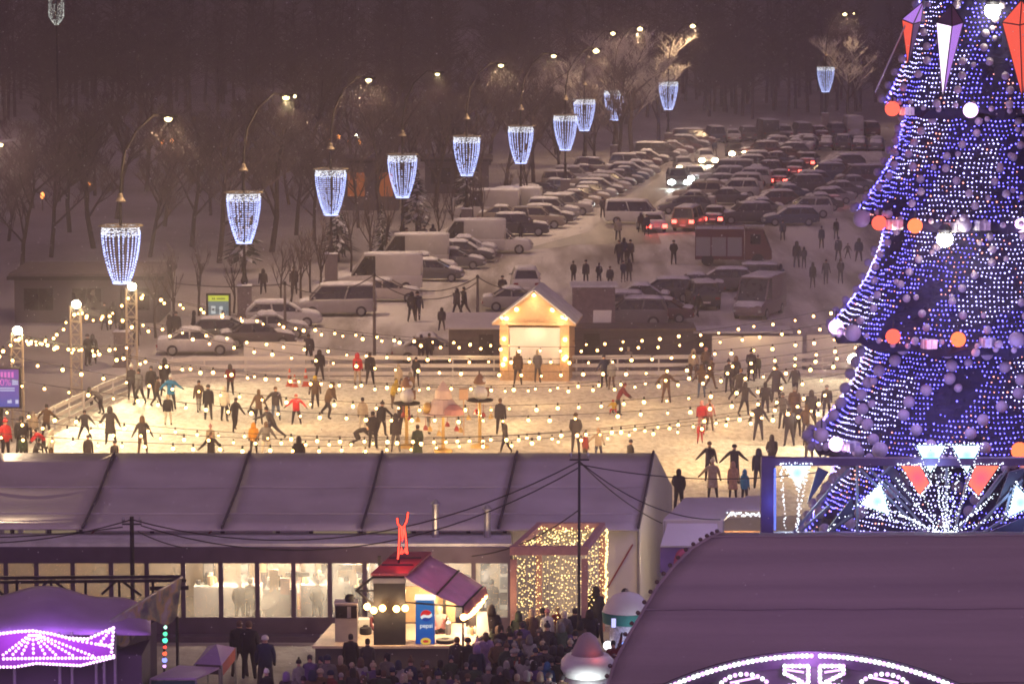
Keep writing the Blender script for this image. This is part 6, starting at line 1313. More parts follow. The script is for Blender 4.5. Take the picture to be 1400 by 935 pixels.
# big globes under each hem: glowing red, glowing white-violet and matt
gl_red = emit('glowing_red_globe', (1, .11, .07), 2.2); gl_wht = emit('glowing_violet_globe', (.93, .55, 1), 3.6); gl_or = emit('glowing_orange_globe', (1, .17, .06), 2.6)
def tp(px, py, Y): return P(px, py, Y) - Vector((TX, YT, 0))
for px, py, m_, s, ti in [(1220, 149, gl_red, .25, 4), (1327, 151, gl_wht, .25, 4), (1178, 299, None, .30, 3), (1202, 305, gl_red, .25, 3), (1251, 309, gl_or, .25, 3), (1319, 308, None, .24, 3), (1395, 308, gl_wht, .24, 3), (1143, 447, gl_wht, .25, 2), (1166, 455, None, .28, 2), (1221, 460, gl_red, .25, 2), (1310, 464, gl_or, .25, 2), (1390, 465, None, .28, 2), (1143, 607, gl_wht, .25, 1), (1203, 615, None, .27, 1), (1123, 595, None, .26, 1), (1394, 616, gl_or, .28, 1)]:
    r = TI[ti][1]; x = (px - 1347) / ppm; y = -math.sqrt(max(r * r - x * x, 0)) * .97 - .1; q = tp(px, py, YT + y)
    bb_ = MB().ball((0, 0, 0), s, 16, 10).build('glowing_globe' if m_ else 'large_bauble', m_ or M['ball'], tree, q, True); MB().tube([(0, 0, s * .95), (0, 0, s + .3)], .03, 5).build('hanger', M['dark'], bb_)
    if m_: light('globe_light', 'POINT', q + Vector((0, -.5, -.2)), (1, .12, .08) if m_ is gl_red else (1, .25, .06) if m_ is gl_or else (.9, .55, 1), 22, tree, .25)
# small spotlights and wrapped gifts under hems
for px, py, ti in [(1357, 15, 5), (1292, 327, 3)]:
    x = (px - 1347) / ppm; y = -TI[ti][1] - .1; q = tp(px, py, YT + y); o = MB().ball((0, 0, 0), .26, 12, 8).build('spotlight_glow', E['flood'], tree, q); MB().lathe([(.16, .1), (.24, .3), (.1, .5)], n=12).build('spotlight', M['dark'], o); light('spotlight', 'POINT', q + Vector((0, -.5, 0)), (1, .98, .85), 70, tree, .15)
gift_m = mat('silver_wrap', (.45, .42, .5), .3, .5, var=.3, vscale=6)
for px, py, ti, sz in [(1223, 307, 3, .42), (1302, 311, 3, .4), (1342, 308, 3, .42), (1165, 610, 1, .4), (1270, 470, 2, .4), (1350, 468, 2, .4), (1240, 152, 4, .36)]:
    x = (px - 1347) / ppm; y = -math.sqrt(max(TI[ti][1] ** 2 - x * x, 0)) + .1; q = tp(px, py, YT + y); o = MB().box((0, 0, 0), (sz, sz, sz * .75), .4).build('wrapped_gift', gift_m, tree, q); MB().box((0, 0, 0), (sz * 1.03, .07, sz * .78), .4).box((0, 0, 0), (.07, sz * 1.03, sz * .78), .4).build('ribbon', M['white'], o)
# hanging crystals
cw = emit('crystal_white', (.95, .72, 1), 2.2); cv = emit('crystal_violet', (.58, .26, .98), .95); cr_ = emit('crystal_red', (1, .12, .08), 1.1); cd = mat('crystal_dark', (.14, .09, .17), .4)
def crystal(pts, Y, faces, label_parts):
    """pts: top, left, right, (waist left, waist right), bottom in picture positions, given a real depth of half a metre"""
    top, l, r, bot = [tp(*p, Y) for p in pts]; c = (l + r) / 2; f = c + Vector((0, -.55, -.1)); k = c + Vector((0, .55, .05))
    o = MB(); o.add([top, l, f, r, k, bot], [(0, 1, 2), (0, 2, 3), (0, 3, 4), (0, 4, 1), (5, 2, 1), (5, 3, 2), (5, 4, 3), (5, 1, 4)]); o.m[-8:] = faces
    ob = o.build('crystal', [cw, cv, cr_, cd], tree)
    e = MB()
    for a_, b_ in ((top, l), (top, f), (top, r), (l, f), (f, r), (bot, l), (bot, f), (bot, r)): e.tube([a_, b_], .022, 5)
    e.build('edge_frame', M['dark'], ob)
crystal([(1301, 6), (1280, 31), (1317, 31), (1289, 136)], YT - 5.6, [3, 3, 3, 3, 0, 1, 1, 0], 0)
crystal([(1263, 2), (1233, 27), (1259, 30), (1241, 92)], YT - 4.3, [1, 1, 1, 1, 2, 3, 3, 2], 0)
crystal([(1397, 0), (1370, 31), (1412, 29), (1398, 136)], YT - 5.6, [2, 2, 2, 2, 2, 2, 2, 2], 0)
MB().tube([tp(1240, 30, YT - 4.4), tp(1196, 127, YT - 4.6)], .03, 5).build('guy_wire', M['steel'], tree)
for px, py, c, p_ in [(1290, 90, (.9, .6, 1), 50), (1395, 80, (1, .12, .1), 40)]: light('crystal_light', 'POINT', tp(px, py, YT - 7), c, p_, tree, .4)
for px, py, p_ in [(1180, 380, 110), (1300, 380, 130), (1130, 540, 130), (1280, 560, 150), (1230, 220, 90), (1390, 500, 110)]:
    x = (px - 1347) / ppm; light('garland_light', 'POINT', tp(px, py, YT - 7.0 + abs(x) * .35), (.46, .36, 1), p_ * TREE_W, tree, 1.0)
# ------------------------------------------------------------------ lit frame of the ride in front of the tree
YG = 95.0
fr_ = thing('light_gate', 'purple steel frame filled with glowing triangles and spokes of white lights before the tree', 'light gate', (0, YG, 0))
def gp(px, py, y=0.0): return P(px, py, YG + y) - Vector((0, YG, 0))
pur = mat('violet_paint', (.12, .07, .20), .45, var=.1)
b = MB(); b.bar(gp(1046, 630.5), gp(1520, 630.5), .3, .22); b.build('top_beam', pur, fr_)
MB().bar(Vector((gp(1049, 640).x, 0, .0)), gp(1049, 624), .36, .36).build('post', pur, fr_); MB().bar(Vector((gp(1500, 640).x, 0, .0)), gp(1500, 624), .36, .36).build('post', pur, fr_)
MB().bar(gp(1046, 734), gp(1520, 734), .25, .3).build('bottom_beam', pur, fr_)
MB().bar(gp(1059.5, 640, -.2), gp(1059.5, 724, -.2), .05, .06).build('blue_strip', emit('blue_strip', (.10, .16, 1), 2.2), fr_)
O = (1292, 730)
stl = mat('painted_truss', (.20, .20, .30), .4, .4)
for px, py in [(1150, 637), (1175, 637), (1292, 637), (1316, 660), (1190, 637), (1230, 637), (1345, 665), (1400, 640), (1085, 727)]: pass
for (x0, y0), (x1, y1) in [((1085, 727), (1160, 640)), ((1092, 729), (1135, 690)), ((1130, 729), (1165, 703)), ((1188, 640), (1272, 728)), ((1175, 640), (1262, 728)), ((1172, 637), (1172, 727)), ((1294, 640), (1294, 727)), ((1324, 650), (1305, 727)), ((1330, 727), (1398, 655)), ((1308, 727), (1370, 648)), ((1345, 727), (1420, 680)), ((1204, 650), (1218, 637)), ((1349, 680), (1376, 642)), ((1372, 715), (1383, 666)), ((1210, 655), (1245, 690))]:
    MB().bar(gp(x0, y0, .12), gp(x1, y1, .12), .07, .07).build('spoke', stl, fr_)
def gpoly(pts, m_, name, y=-.05, t=.12):
    q = [gp(x, y_, y) for x, y_ in pts]; n = (q[1] - q[0]).cross(q[2] - q[0])
    if n.y > 0: q = q[::-1]
    b = MB(); b.slab(q, -t); return b.build(name, m_, fr_)
def glowpanel(name, c_mid, c_edge, ctr, rad, s):
    m = emit(name, c_mid, s); nt = m.node_tree; e = [n for n in nt.nodes if n.type == 'EMISSION'][0]; tc = nt.nodes.new('ShaderNodeTexCoord'); vm = nt.nodes.new('ShaderNodeVectorMath'); vm.operation = 'DISTANCE'; vm.inputs[1].default_value = ctr
    nt.links.new(tc.outputs['Object'], vm.inputs[0]); mr = nt.nodes.new('ShaderNodeMapRange'); mr.inputs[1].default_value = 0; mr.inputs[2].default_value = rad; nt.links.new(vm.outputs['Value'], mr.inputs[0])
    cr = nt.nodes.new('ShaderNodeValToRGB'); cr.color_ramp.elements[0].color = (*c_mid, 1); cr.color_ramp.elements[1].color = (*c_edge, 1); nt.links.new(mr.outputs[0], cr.inputs[0]); nt.links.new(cr.outputs[0], e.inputs[0]); return m
tri = [[(1072, 636), (1106, 636), (1092, 666)], [(1254, 610), (1292, 610), (1272, 646)], [(1303, 610), (1340, 610), (1322, 646)], [(1204, 663), (1216, 703), (1178, 689)], [(1390, 664), (1415, 690), (1380, 705)]]
leds = MB(); scr = random.Random(8)
def ledline(p, q, n, jit=.06, y=-.22):
    n = max(4, int(n * .72)); jit *= .6
    for i in range(n):
        f = i / max(n - 1, 1); c = gp(p[0] + (q[0] - p[0]) * f, p[1] + (q[1] - p[1]) * f, y) + Vector((scr.uniform(-jit, jit), scr.uniform(-.05, .05), scr.uniform(-jit, jit))); leds.octa(c, scr.choice([.012, .017, .024]))
for T in tri:
    cx2 = sum(p[0] for p in T) / 3; cy2 = sum(p[1] for p in T) / 3
    gpoly(T, glowpanel('cyan_panel', (.08, .62, .62), (.55, .85, 1.0), gp(cx2, cy2), .42, 4.5), 'glowing_triangle')
    for a_, b_ in zip(T, T[1:] + T[:1]):
        ea = (a_[0] + (a_[0] - cx2) * .22, a_[1] + (a_[1] - cy2) * .22); eb = (b_[0] + (b_[0] - cx2) * .22, b_[1] + (b_[1] - cy2) * .22); ledline(ea, eb, 18, .04)
for Q in [[(1232, 636), (1258, 636), (1270, 660), (1257, 676)], [(1335, 636), (1366, 636), (1338, 677), (1325, 663)]]:
    cx2 = sum(p[0] for p in Q) / 4; cy2 = sum(p[1] for p in Q) / 4; gpoly(Q, glowpanel('red_panel', (.95, .07, .13), (1.0, .16, .08), gp(cx2, cy2), .5, 2.2), 'glowing_shard')
    for a_, b_ in zip(Q, Q[1:] + Q[:1]): ea = (a_[0] + (a_[0] - cx2) * .18, a_[1] + (a_[1] - cy2) * .12); eb = (b_[0] + (b_[0] - cx2) * .18, b_[1] + (b_[1] - cy2) * .12); ledline(ea, eb, 16, .04)
dkp = mat('dark_blue_panel', (.05, .05, .13), .4, spec=.5)
for Q in [[(1118, 638), (1133, 645), (1118, 668), (1103, 690)], [(1210, 645), (1222, 637), (1245, 668), (1243, 685)], [(1165, 680), (1168, 705), (1140, 727), (1132, 722)], [(1380, 645), (1400, 640), (1396, 675), (1362, 690)], [(1352, 727), (1400, 707), (1400, 727)]]: gpoly(Q, dkp, 'dark_panel', .2, .06)
for p, n in [((1225, 655), 34), ((1250, 690), 18), ((1262, 678), 22), ((1280, 650), 30), ((1288, 640), 34), ((1298, 640), 34), ((1310, 650), 28), ((1322, 670), 24), ((1345, 690), 24), ((1360, 675), 30), ((1392, 695), 30), ((1200, 690), 34), ((1180, 700), 30), ((1225, 700), 26)]: ledline(p, (O[0] + (p[0] - O[0]) * .1, 728), n, .05); ledline((p[0] + 3, p[1]), (O[0] + (p[0] - O[0]) * .12 + 2, 728), n // 2, .06)
for x0, x1 in ((1068, 1074), (1104, 1088)): ledline((x0, 640), (x1, 726), 40, .06)
ledline((1092, 668), (1090, 726), 26, .05); ledline((1130, 726), (1175, 690), 14, .12)
leds.build('white_lights', E['white'], fr_)
for px, py, p_ in [(1090, 665, 14), (1275, 640, 22), (1200, 690, 16), (1395, 690, 16)]: light('panel_or_fill_light', 'POINT', gp(px, py, -.6), (.45, .75, 1), p_ * GATE_W, fr_, .3)
light('panel_or_fill_light', 'POINT', gp(1085, 660, 3.5), (.8, .95, 1), 60 * GATE_W, fr_, .5); light('post_light', 'POINT', gp(1064, 690, -.5), (.15, .25, 1), 16, fr_, .3)  # first lamp is an added fill behind the gate, brightening the stall roof
# ------------------------------------------------------------------ dark round tent roof in the right foreground
prof = [(986, 728, 90.2), (970, 735, 89.9), (947, 749, 89.4), (922, 775, 88.7), (901, 801, 88.0), (881, 834, 87.2), (861, 869, 86.4), (843, 902, 85.6), (833, 935, 84.8), (826, 965, 84.0)]
rt_ = thing('ride_tent', 'big round-backed tent roof in dark purple light filling the lower right corner', 'tent', (0, 84, 0))
off = Vector((0, 84, 0)); rows = []
for px, py, Y in prof:
    l = P(px, py, Y) - off; r = P(1560, py - 2, Y) - off; rows.append([l.lerp(r, (j / 24)) + Vector((0, 0, .012 * math.sin(j * 1.3 + Y * 3))) for j in range(25)])
rfm = ground_mat('violet_tent_cloth', (.44, .37, .42), (.33, .28, .33), 1.1, (.05, 1.2, 1.2), .2, rough=.6, bump=.2, bscale=5)
b = MB(); b.sheet(rows[::-1], .06); b.build('roof_cloth', rfm, rt_, smooth=True)
bk = MB(); top = rows[0]; bk.sheet([[p + Vector((0, .02, -.03)) for p in top], [p + Vector((0, 2.2, -1.2)) for p in top], [p + Vector((0, 3.2, -3.0)) for p in top]][::1], .05); bk.build('roof_back', rfm, rt_, smooth=True)
for k in (1, 5, 8):
    MB().tube([Vector(p) + Vector((0, -.01, .03)) for p in rows[k]], .018, 4).build('cloth_seam', rfm, rt_)
MB().tube([r[0] + Vector((-.03, 0, 0)) for r in rows], .05, 6).build('edge_pipe', rfm, rt_)
eb_ = MB().ball((0, 0, 0), .062, 8, 6)
dk_b = eb_.mesh('unlit_bulb', mat('brown_bulb_glass', (.10, .06, .05), .25, spec=.7))
for i in range(22):
    f = i / 21 * (len(rows) - 1.001); k = int(f); part('unlit_bulb', dk_b, rt_, rows[k][0].lerp(rows[k + 1][0], f - k) + Vector((-.12, -.05, .05)))
for px in (1000, 1250, 1500):
    x = rx(px, 88, 0); MB().tube([(x, 3, 0), (x, 3, 5.2)], .1, 8).build('support_post', M['steel'], rt_)
MB().box((rx(1230, 85, 0), 1.2, 1.5), (10.5, .1, 3.0)).build('side_wall', M['seam'], rt_)
# arched bulb sign on its front
YS = 82.0; sg = thing('arched_sign', 'arched ride sign outlined with white and violet bulbs at the bottom right', 'sign', (0, YS, 0)); S0 = Vector((0, YS, 0))
def sp_(px, py, y=0): return P(px, py, YS + y) - S0
def arch(px): return 896 + (px - 1110) ** 2 / 900.
rc = [sp_(x, arch(x) + 4) for x in range(880, 1345, 10)]
b = MB(); 
for q, s in zip(rc[:-1], rc[1:]): b.bar(q, s, .12, .40)
b.build('arch_rim', M['fascia'], sg); b = MB(); n = len(rc); bot = [Vector((p.x, .05, .6)) for p in rc]
b.add(rc + bot, [(i, n + i, n + i + 1, i + 1) for i in range(n - 1)]); b.build('sign_board', M['seam'], sg); MB().box((sp_(1110, 950).x, .2, 1.0), (7, .15, 2.0)).build('sign_base', M['fascia'], sg)
pbulb = MB().ball((0, 0, 0), .062, 8, 6)
pb_w = pbulb.mesh('bulb', emit('sign_white_bulb', (.85, .92, .90), 3.0)); pb_v = pbulb.mesh('bulb', emit('sign_violet_bulb', (.80, .42, 1), 2.6))
cnt = 0
arcs = [(x, arch(x)) for x in [880 + i * 6.2 for i in range(75)]]; arcs = [p for p in arcs if abs(p[0] - 1113) > 3]
for i, (x, y) in enumerate(arcs): part('bulb', pb_v if i % 3 == 1 else pb_w, sg, sp_(x, y, -.12)); cnt += 1
inner = []
def seg(p, q, n): inner.extend([(p[0] + (q[0] - p[0]) * i / n, p[1] + (q[1] - p[1]) * i / n) for i in range(n)])
for s in (1, -1):
    c = 1113
    seg((c + s * 9, 910), (c + s * 40, 910), 6); seg((c + s * 40, 910), (c + s * 40, 920), 2); seg((c + s * 40, 920), (c + s * 12, 934), 6); seg((c + s * 8, 912), (c + s * 8, 936), 5); seg((c + s * 10, 934), (c + s * 40, 938), 5)
    for i in range(12): a = R(170 - i * 12); inner.append((c + s * (95 + 38 * -math.cos(a)), 948 - 27 * math.sin(a)))
    seg((c + s * 60, 946), (c + s * 128, 930), 3)
b1, b2 = MB(), MB()
for q in (b1, b2): q.bar(sp_(1000, 925, .35), sp_(1230, 925, .35), .01, .01)
for i, (x, y) in enumerate(inner): (b1 if i % 2 else b2).ball(sp_(x, y, -.12), .058, 8, 6)
b1.build('pattern_bulbs', bpy.data.materials['sign_white_bulb'], sg); b2.build('pattern_bulbs', bpy.data.materials['sign_violet_bulb'], sg)
for s in (1, -1): MB().bar(sp_(1113 + s * 14, 918.5, -.1), sp_(1113 + s * 38, 915, -.1), .04, .05).build('tube_light', bpy.data.materials['sign_violet_bulb'], sg); MB().bar(sp_(1113 + s * 80, 926, -.1), sp_(1113 + s * 115, 933, -.1), .04, .05).build('tube_light', bpy.data.materials['sign_violet_bulb'], sg)
light('sign_light', 'POINT', sp_(1110, 900, -.8), (.72, .32, 1), 40 * FAC_W, sg, .4)
# ------------------------------------------------------------------ purple lit tent, truss and banner at lower left
YL = 97.0
tt = thing('ride_tent', 'double-humped tent roof glowing purple at the lower left', 'tent', (0, YL, 0)); T0 = Vector((0, YL, 0))
def hump(px): return 872 - (58 if px < 62 else 60) * math.sqrt(max(0, 1 - ((px - (30 if px < 62 else 115)) / (78 if px < 62 else 88)) ** 2)) if px < 62 else 872 - 60 * math.sqrt(max(0, 1 - ((px - 115) / 92) ** 2))
rows = []
for i in range(10):
    f = i / 9; Y = YL + 4.5 * (1 - f); row = []
    for px in range(-60, 213, 7):
        top = min(808 + 8 * math.sin((px + 60) / 26.), 900) + (0 if px < 150 else (px - 150) ** 2 / 95.)
        zt2 = P(px, top, YL + 4.5).z; zb2 = P(px, 866, YL).z; row.append(Vector((P(px, 850, YL + 4.5 * (1 - f)).x, 4.5 * (1 - f), zb2 + (zt2 - zb2) * math.cos(f * PI / 2) ** .8 if f < 1 else zb2)))
    rows.append(row)
vio = mat('violet_lit_canvas', (.42, .30, .54), .6, var=.1, vscale=1); b = MB(); b.sheet(rows[::-1], .05); b.build('roof_cloth', vio, tt, smooth=True)  # the purple light on the tents is put into the canvas colour
MB().box((P(60, 900, YL).x, 2.4, 1.1), (5.8, 4.2, 2.2)).build('side_wall', M['seam'], tt)
for px in (-30, 20, 82, 99, 132, 143, 158): x = P(px, 900, YL).x; MB().tube([(x, -.1, 0), (x, -.1, 3.0)], .05, 6).build('support_post', M['steel'], tt)
sf = thing('led_facade', 'fan-shaped facade outlined in bright violet bulbs at the lower left', 'sign', (0, YL - .5, 0))
def sq(px, py, y=0): return P(px, py, YL - .5 + y) - Vector((0, YL - .5, 0))
up = [(-30, 872), (0, 866), (25, 863), (45, 862), (70, 866), (95, 872), (120, 873), (155, 858)]; lo = [(155, 896), (140, 902), (110, 908), (60, 907), (45, 904), (20, 911), (-30, 912)]
pts = [sq(*p) for p in up + lo]; MB().slab(pts[::-1], .12).build('panel', mat('magenta_panel', (.30, .08, .36), .5), sf)
vb = MB().ball((0, 0, 0), .052, 8, 6).mesh('bulb', emit('violet_bulb', (.90, .55, 1), 3.4)); allp = []
def run(P_, step=5.0):
    for a_, b_ in zip(P_[:-1], P_[1:]):
        n = max(1, int(math.hypot(b_[0] - a_[0], b_[1] - a_[1]) / step)); allp.extend([(a_[0] + (b_[0] - a_[0]) * i / n, a_[1] + (b_[1] - a_[1]) * i / n) for i in range(n)])
run(up); run([(155, 858), (152, 896)]); run([(155, 896), (130, 899), (100, 899), (60, 899), (0, 900)]); run([(155, 898), (110, 909), (50, 906), (20, 911), (-5, 911)], 4.5)
nsp = len(allp)
for px in (0, 14, 28, 46, 64, 80, 104, 132): run([(45 + (px - 45) * .12, 868), (px, 898)], 5.2)
run([(152, 860), (135, 880), (155, 882)]); run([(95, 873), (155, 884)], 6)
for i, (x, y) in enumerate(allp[:96]): part('bulb', vb, sf, sq(x, y, -.1))
b = MB(); [b.ball(sq(x, y, -.1), .05, 8, 6) for x, y in allp[96:]]; tag(b.build('bulb', bpy.data.materials['violet_bulb'], sf), kind='stuff')
for px, p_ in ((10, 20), (70, 22), (130, 18)): light('facade_light', 'POINT', sq(px, 880, -1.2), (.62, .22, 1), p_ * FAC_W, sf, .5); light('facade_light', 'POINT', sq(px, 850, .3), (.55, .2, 1), 6 * FAC_W, sf, .4)
YX = 104.0; X0 = Vector((0, YX, 0)); ts = thing('truss_rail', 'black steel truss rail above the purple tent', 'truss', X0)
def xq(px, py): return P(px, py, YX) - X0
b = MB(); b.bar(xq(-60, 790), xq(247, 788), .08, .1); b.bar(xq(-60, 796), xq(255, 793), .08, .1); b.build('top_rail', M['dark'], ts); MB().bar(xq(205, 804), xq(258, 803), .08, .12).build('lower_rail', M['dark'], ts)
b = MB()
for x in (-20, 23, 70, 117, 163, 209): b.bar(xq(x, 792), Vector((xq(x, 792).x, 0, 0)), .08, .1)
for c in (70, 163): b.bar(xq(c - 3, 793), xq(c - 24, 812), .07, .08); b.bar(xq(c + 3, 793), xq(c + 30, 814), .07, .08)
b.bar(xq(-20, 793), xq(8, 816), .07, .08); b.build('strut', M['dark'], ts)
bn = thing('slanted_banner', 'crumpled printed banner sloping up from the purple tent', 'banner', (0, 99, 0)); B0 = Vector((0, 99, 0)); rows = []
for i in range(13):
    f = i / 12; tx, ty = 150 + 99 * f, 848 - 60 * f; bx, by = 158 + 84 * f, 880 - 42 * f + (10 * math.sin(f * 9)); Yc = 98 + 3 * f
    rows.append([P(tx + (bx - tx) * j / 5, ty + (by - ty) * j / 5, Yc + .12 * math.sin(i * 2.1 + j * 1.7)) - B0 for j in range(6)])
bm_ = bpy.data.materials.new('printed_cloth'); bm_.use_nodes = True; nt = bm_.node_tree; pb = nt.nodes['Principled BSDF']; tc = nt.nodes.new('ShaderNodeTexCoord'); mp = nt.nodes.new('ShaderNodeMapping'); mp.inputs['Scale'].default_value = (1.4, 1, .7); nz = nt.nodes.new('ShaderNodeTexNoise'); nz.inputs['Scale'].default_value = 1.6; nz.inputs['Detail'].default_value = 6; nt.links.new(tc.outputs['Object'], mp.inputs[0]); nt.links.new(mp.outputs[0], nz.inputs['Vector'])
cr = nt.nodes.new('ShaderNodeValToRGB'); cr.color_ramp.elements[0].position = .3; cr.color_ramp.elements[0].color = (.06, .05, .09, 1); cr.color_ramp.elements[1].position = .72; cr.color_ramp.elements[1].color = (.42, .36, .40, 1)
for p_, c in ((.42, (.16, .18, .14, 1)), (.5, (.38, .27, .12, 1)), (.58, (.28, .24, .30, 1))): e_ = cr.color_ramp.elements.new(p_); e_.color = c
nt.links.new(nz.outputs['Fac'], cr.inputs[0]); nt.links.new(cr.outputs[0], pb.inputs['Base Color'])
b = MB(); b.sheet(rows); bo_ = b.build('cloth', bm_, bn, smooth=True); MB().bar(rows[0][0], rows[-1][0], .05, .05).build('top_pole', M['steel'], bn)
for q in (rows[0][-1], rows[6][-1], rows[12][-1]): MB().tube([q, (q.x, q.y, 0)], .05, 6).build('support_post', M['dark'], bn)
b = MB(); b.slab([rows[0][-1], rows[8][-1], (rows[8][-1].x, rows[8][-1].y, 0), (rows[0][-1].x, rows[0][-1].y, 0)], .05); b.build('side_wall', M['seam'], bn)
lp = thing('light_pole', 'slim pole with green, red and violet coloured lights by the slanted banner', 'light pole', G(224, 950)); q0 = P(225, 855, lp.location.y) - lp.location
MB().tube([(0, 0, 0), (q0.x, 0, q0.z)], .035, 6).build('pole', M['dark'], lp)
for i, (py, c) in enumerate([(857, (.5, 1, .75)), (866, (.1, .9, .4)), (875, (.1, 1, .55)), (884, (1, .08, .06)), (893, (1, .12, .05)), (902, (.25, .3, 1)), (910, (.75, .4, 1))]):
    q = P(226 - i * .2, py, lp.location.y) - lp.location; o = MB().ball(q, .06 + .012 * (i % 3), 8, 6).build('coloured_light', emit('coloured_light', c, 2.2), lp)
# ------------------------------------------------------------------ small tents at the bottom, umbrella stall, inflatable, phone screens
ga = thing('market_tent', 'small pagoda tent with pale roof and red side flap at the bottom left', 'tent', G(292, 958)); g0 = ga.location
def gq(px, py, y=0): return P(px, py, g0.y + y) - g0
ap = gq(296, 880, 1.2); c = [gq(266, 902, 0), gq(303, 909, -.2), gq(322, 893, 2.4), gq(284, 890, 2.6)]; c[0].z = c[1].z = c[2].z = c[3].z = gq(303, 909, -.2).z
for i in range(4): pass
b = MB(); b.add([ap] + c, [(0, 1, 2), (0, 2, 3), (0, 3, 4), (0, 4, 1)]); b.build('roof', vio, ga); fl = mat('coral_flap', (.50, .16, .14), .7); b = MB(); b.slab([c[1], c[2], c[2] - Vector((0, 0, .38)), c[1] - Vector((0, 0, .38))], .03); b.build('side_flap', fl, ga); b = MB(); b.slab([c[0], c[1], c[1] - Vector((0, 0, .3)), c[0] - Vector((0, 0, .3))], .03); b.build('front_flap', M['greywood'], ga)
for q in c: MB().tube([q, (q.x, q.y, 0)], .035, 6).build('leg', M['steel'], ga)
light('tent_light', 'POINT', ((c[0].x + c[2].x) / 2, 1.0, c[0].z - .3), (1, .8, .5), 14, ga, .1)
gb2 = thing('market_tent', 'flat-roofed tent with pale top and dark green side at the bottom left', 'tent', G(240, 985)); g1 = gb2.location
q = [P(205, 929, g1.y) - g1, P(268, 929, g1.y) - g1, P(300, 914, g1.y + 2.2) - g1, P(244, 911, g1.y + 2.2) - g1]; b = MB(); b.slab(q, .05); b.build('roof', vio, gb2); b = MB(); b.slab([q[0] - Vector((0, 0, .03)), q[1] - Vector((0, 0, .03)), (q[1].x, q[1].y, 0), (q[0].x, q[0].y, 0)], .04); b.build('front_flap', mat('dark_green_cloth', (.03, .10, .10), .7), gb2); [MB().tube([k_, (k_.x, k_.y, 0)], .035, 6).build('leg', M['steel'], gb2) for k_ in q]
um = thing('umbrella_stall', 'round stall canopy with pale top and green valance right of the crowd', 'canopy', G(862, 940)); u0 = um.location
def uq(px, py, y=0): return P(px, py, u0.y + y) - u0
ur = (893 - 824) / 2 / F * u0.y; uc = uq(858, 842); uz = uc.z
MB().lathe([(ur, uz), (ur * .84, uz + .30), (ur * .5, uz + .54), (.02, uz + .64)], (uc.x, .8, 0), 28, cap=False, ey=.9).build('canopy', M['canvas'], um, smooth=True); MB().lathe([(ur * .97, uz - .36), (ur * 1.01, uz - .01)], (uc.x, .8, 0), 28, cap=False, ey=.9).build('valance', mat('teal_cloth', (.03, .20, .17), .7), um, smooth=True)
MB().lathe([(ur * .68, .1), (ur * .70, uz - .4)], (uc.x, .8, 0), 22, cap=False).build('curtain', mat('white_sequin', (.62, .60, .66), .35, var=.35, vscale=12, bump=.8, bscale=30), um, smooth=True); MB().tube([(uc.x, .8, 0), (uc.x, .8, uz + .7)], .05, 8).build('mast', M['steel'], um)
light('canopy_light', 'POINT', (uc.x + .35, -.55, uz - .55), (.85, .85, 1), 22, um, .15); light('canopy_light', 'POINT', (uc.x + .2, -.5, .6), (.15, .3, 1), 14, um, .15)
b = MB(); b.tube([uq(838, 898, -.4), uq(843, 888, -.4), uq(850, 882, -.4), uq(858, 872, -.4)], .035, 6).tube([uq(840, 903, -.4), uq(846, 893, -.4)], .03, 6); b.build('blue_light_strip', emit('blue_strip_light', (.12, .3, 1), 4), um)
inf = thing('inflatable_figure', 'white inflatable with broad glowing brim and red-based pointed top at the bottom edge', 'inflatable', G(803, 985)); i0 = inf.location
def iq(px, py): return P(px, py, i0.y) - i0
ir = (840 - 765) / 2 / F * i0.y; iz = iq(803, 908).z; wi = mat('white_inflatable', (.72, .72, .74), .5, var=.05)
MB().lathe([(ir * .3, iz - .30), (ir * .85, iz - .34), (ir * 1.0, iz - .12), (ir * .98, iz + .14), (ir * .8, iz + .30), (ir * .45, iz + .34)], n=28).build('brim', wi, inf, smooth=True); MB().lathe([(ir * .62, iz + .30), (ir * .52, iz + .52), (ir * .33, iz + .85), (ir * .12, iz + .98), (.01, iz + 1.0)], n=24).build('pointed_top', mat('dusty_pink_cloth', (.42, .33, .37), .6), inf, smooth=True)
MB().lathe([(ir * .9, 0), (ir * 1.0, iz * .3), (ir * .95, iz * .65), (ir * .7, iz - .3)], n=28).build('belly', wi, inf, smooth=True); light('brim_light', 'POINT', (0, -ir * 1.5, iz - .75), (.92, 1, .95), 80, inf, .3); light('brim_light', 'POINT', (ir * .4, -ir * .9, iz + .5), (1, .15, .12), 3, inf, .15)
bi = thing('round_lamp', 'small white ball lamp between the inflatable and the canopy', 'lamp', G(831, 935)); q = P(831, 882, bi.location.y) - bi.location; MB().ball(q, .15, 14, 9).build('globe', emit('ball_lamp', (.95, .97, 1), 2.4), bi); MB().tube([(q.x, q.y, 0), q], .03, 6).build('stem', M['dark'], bi)
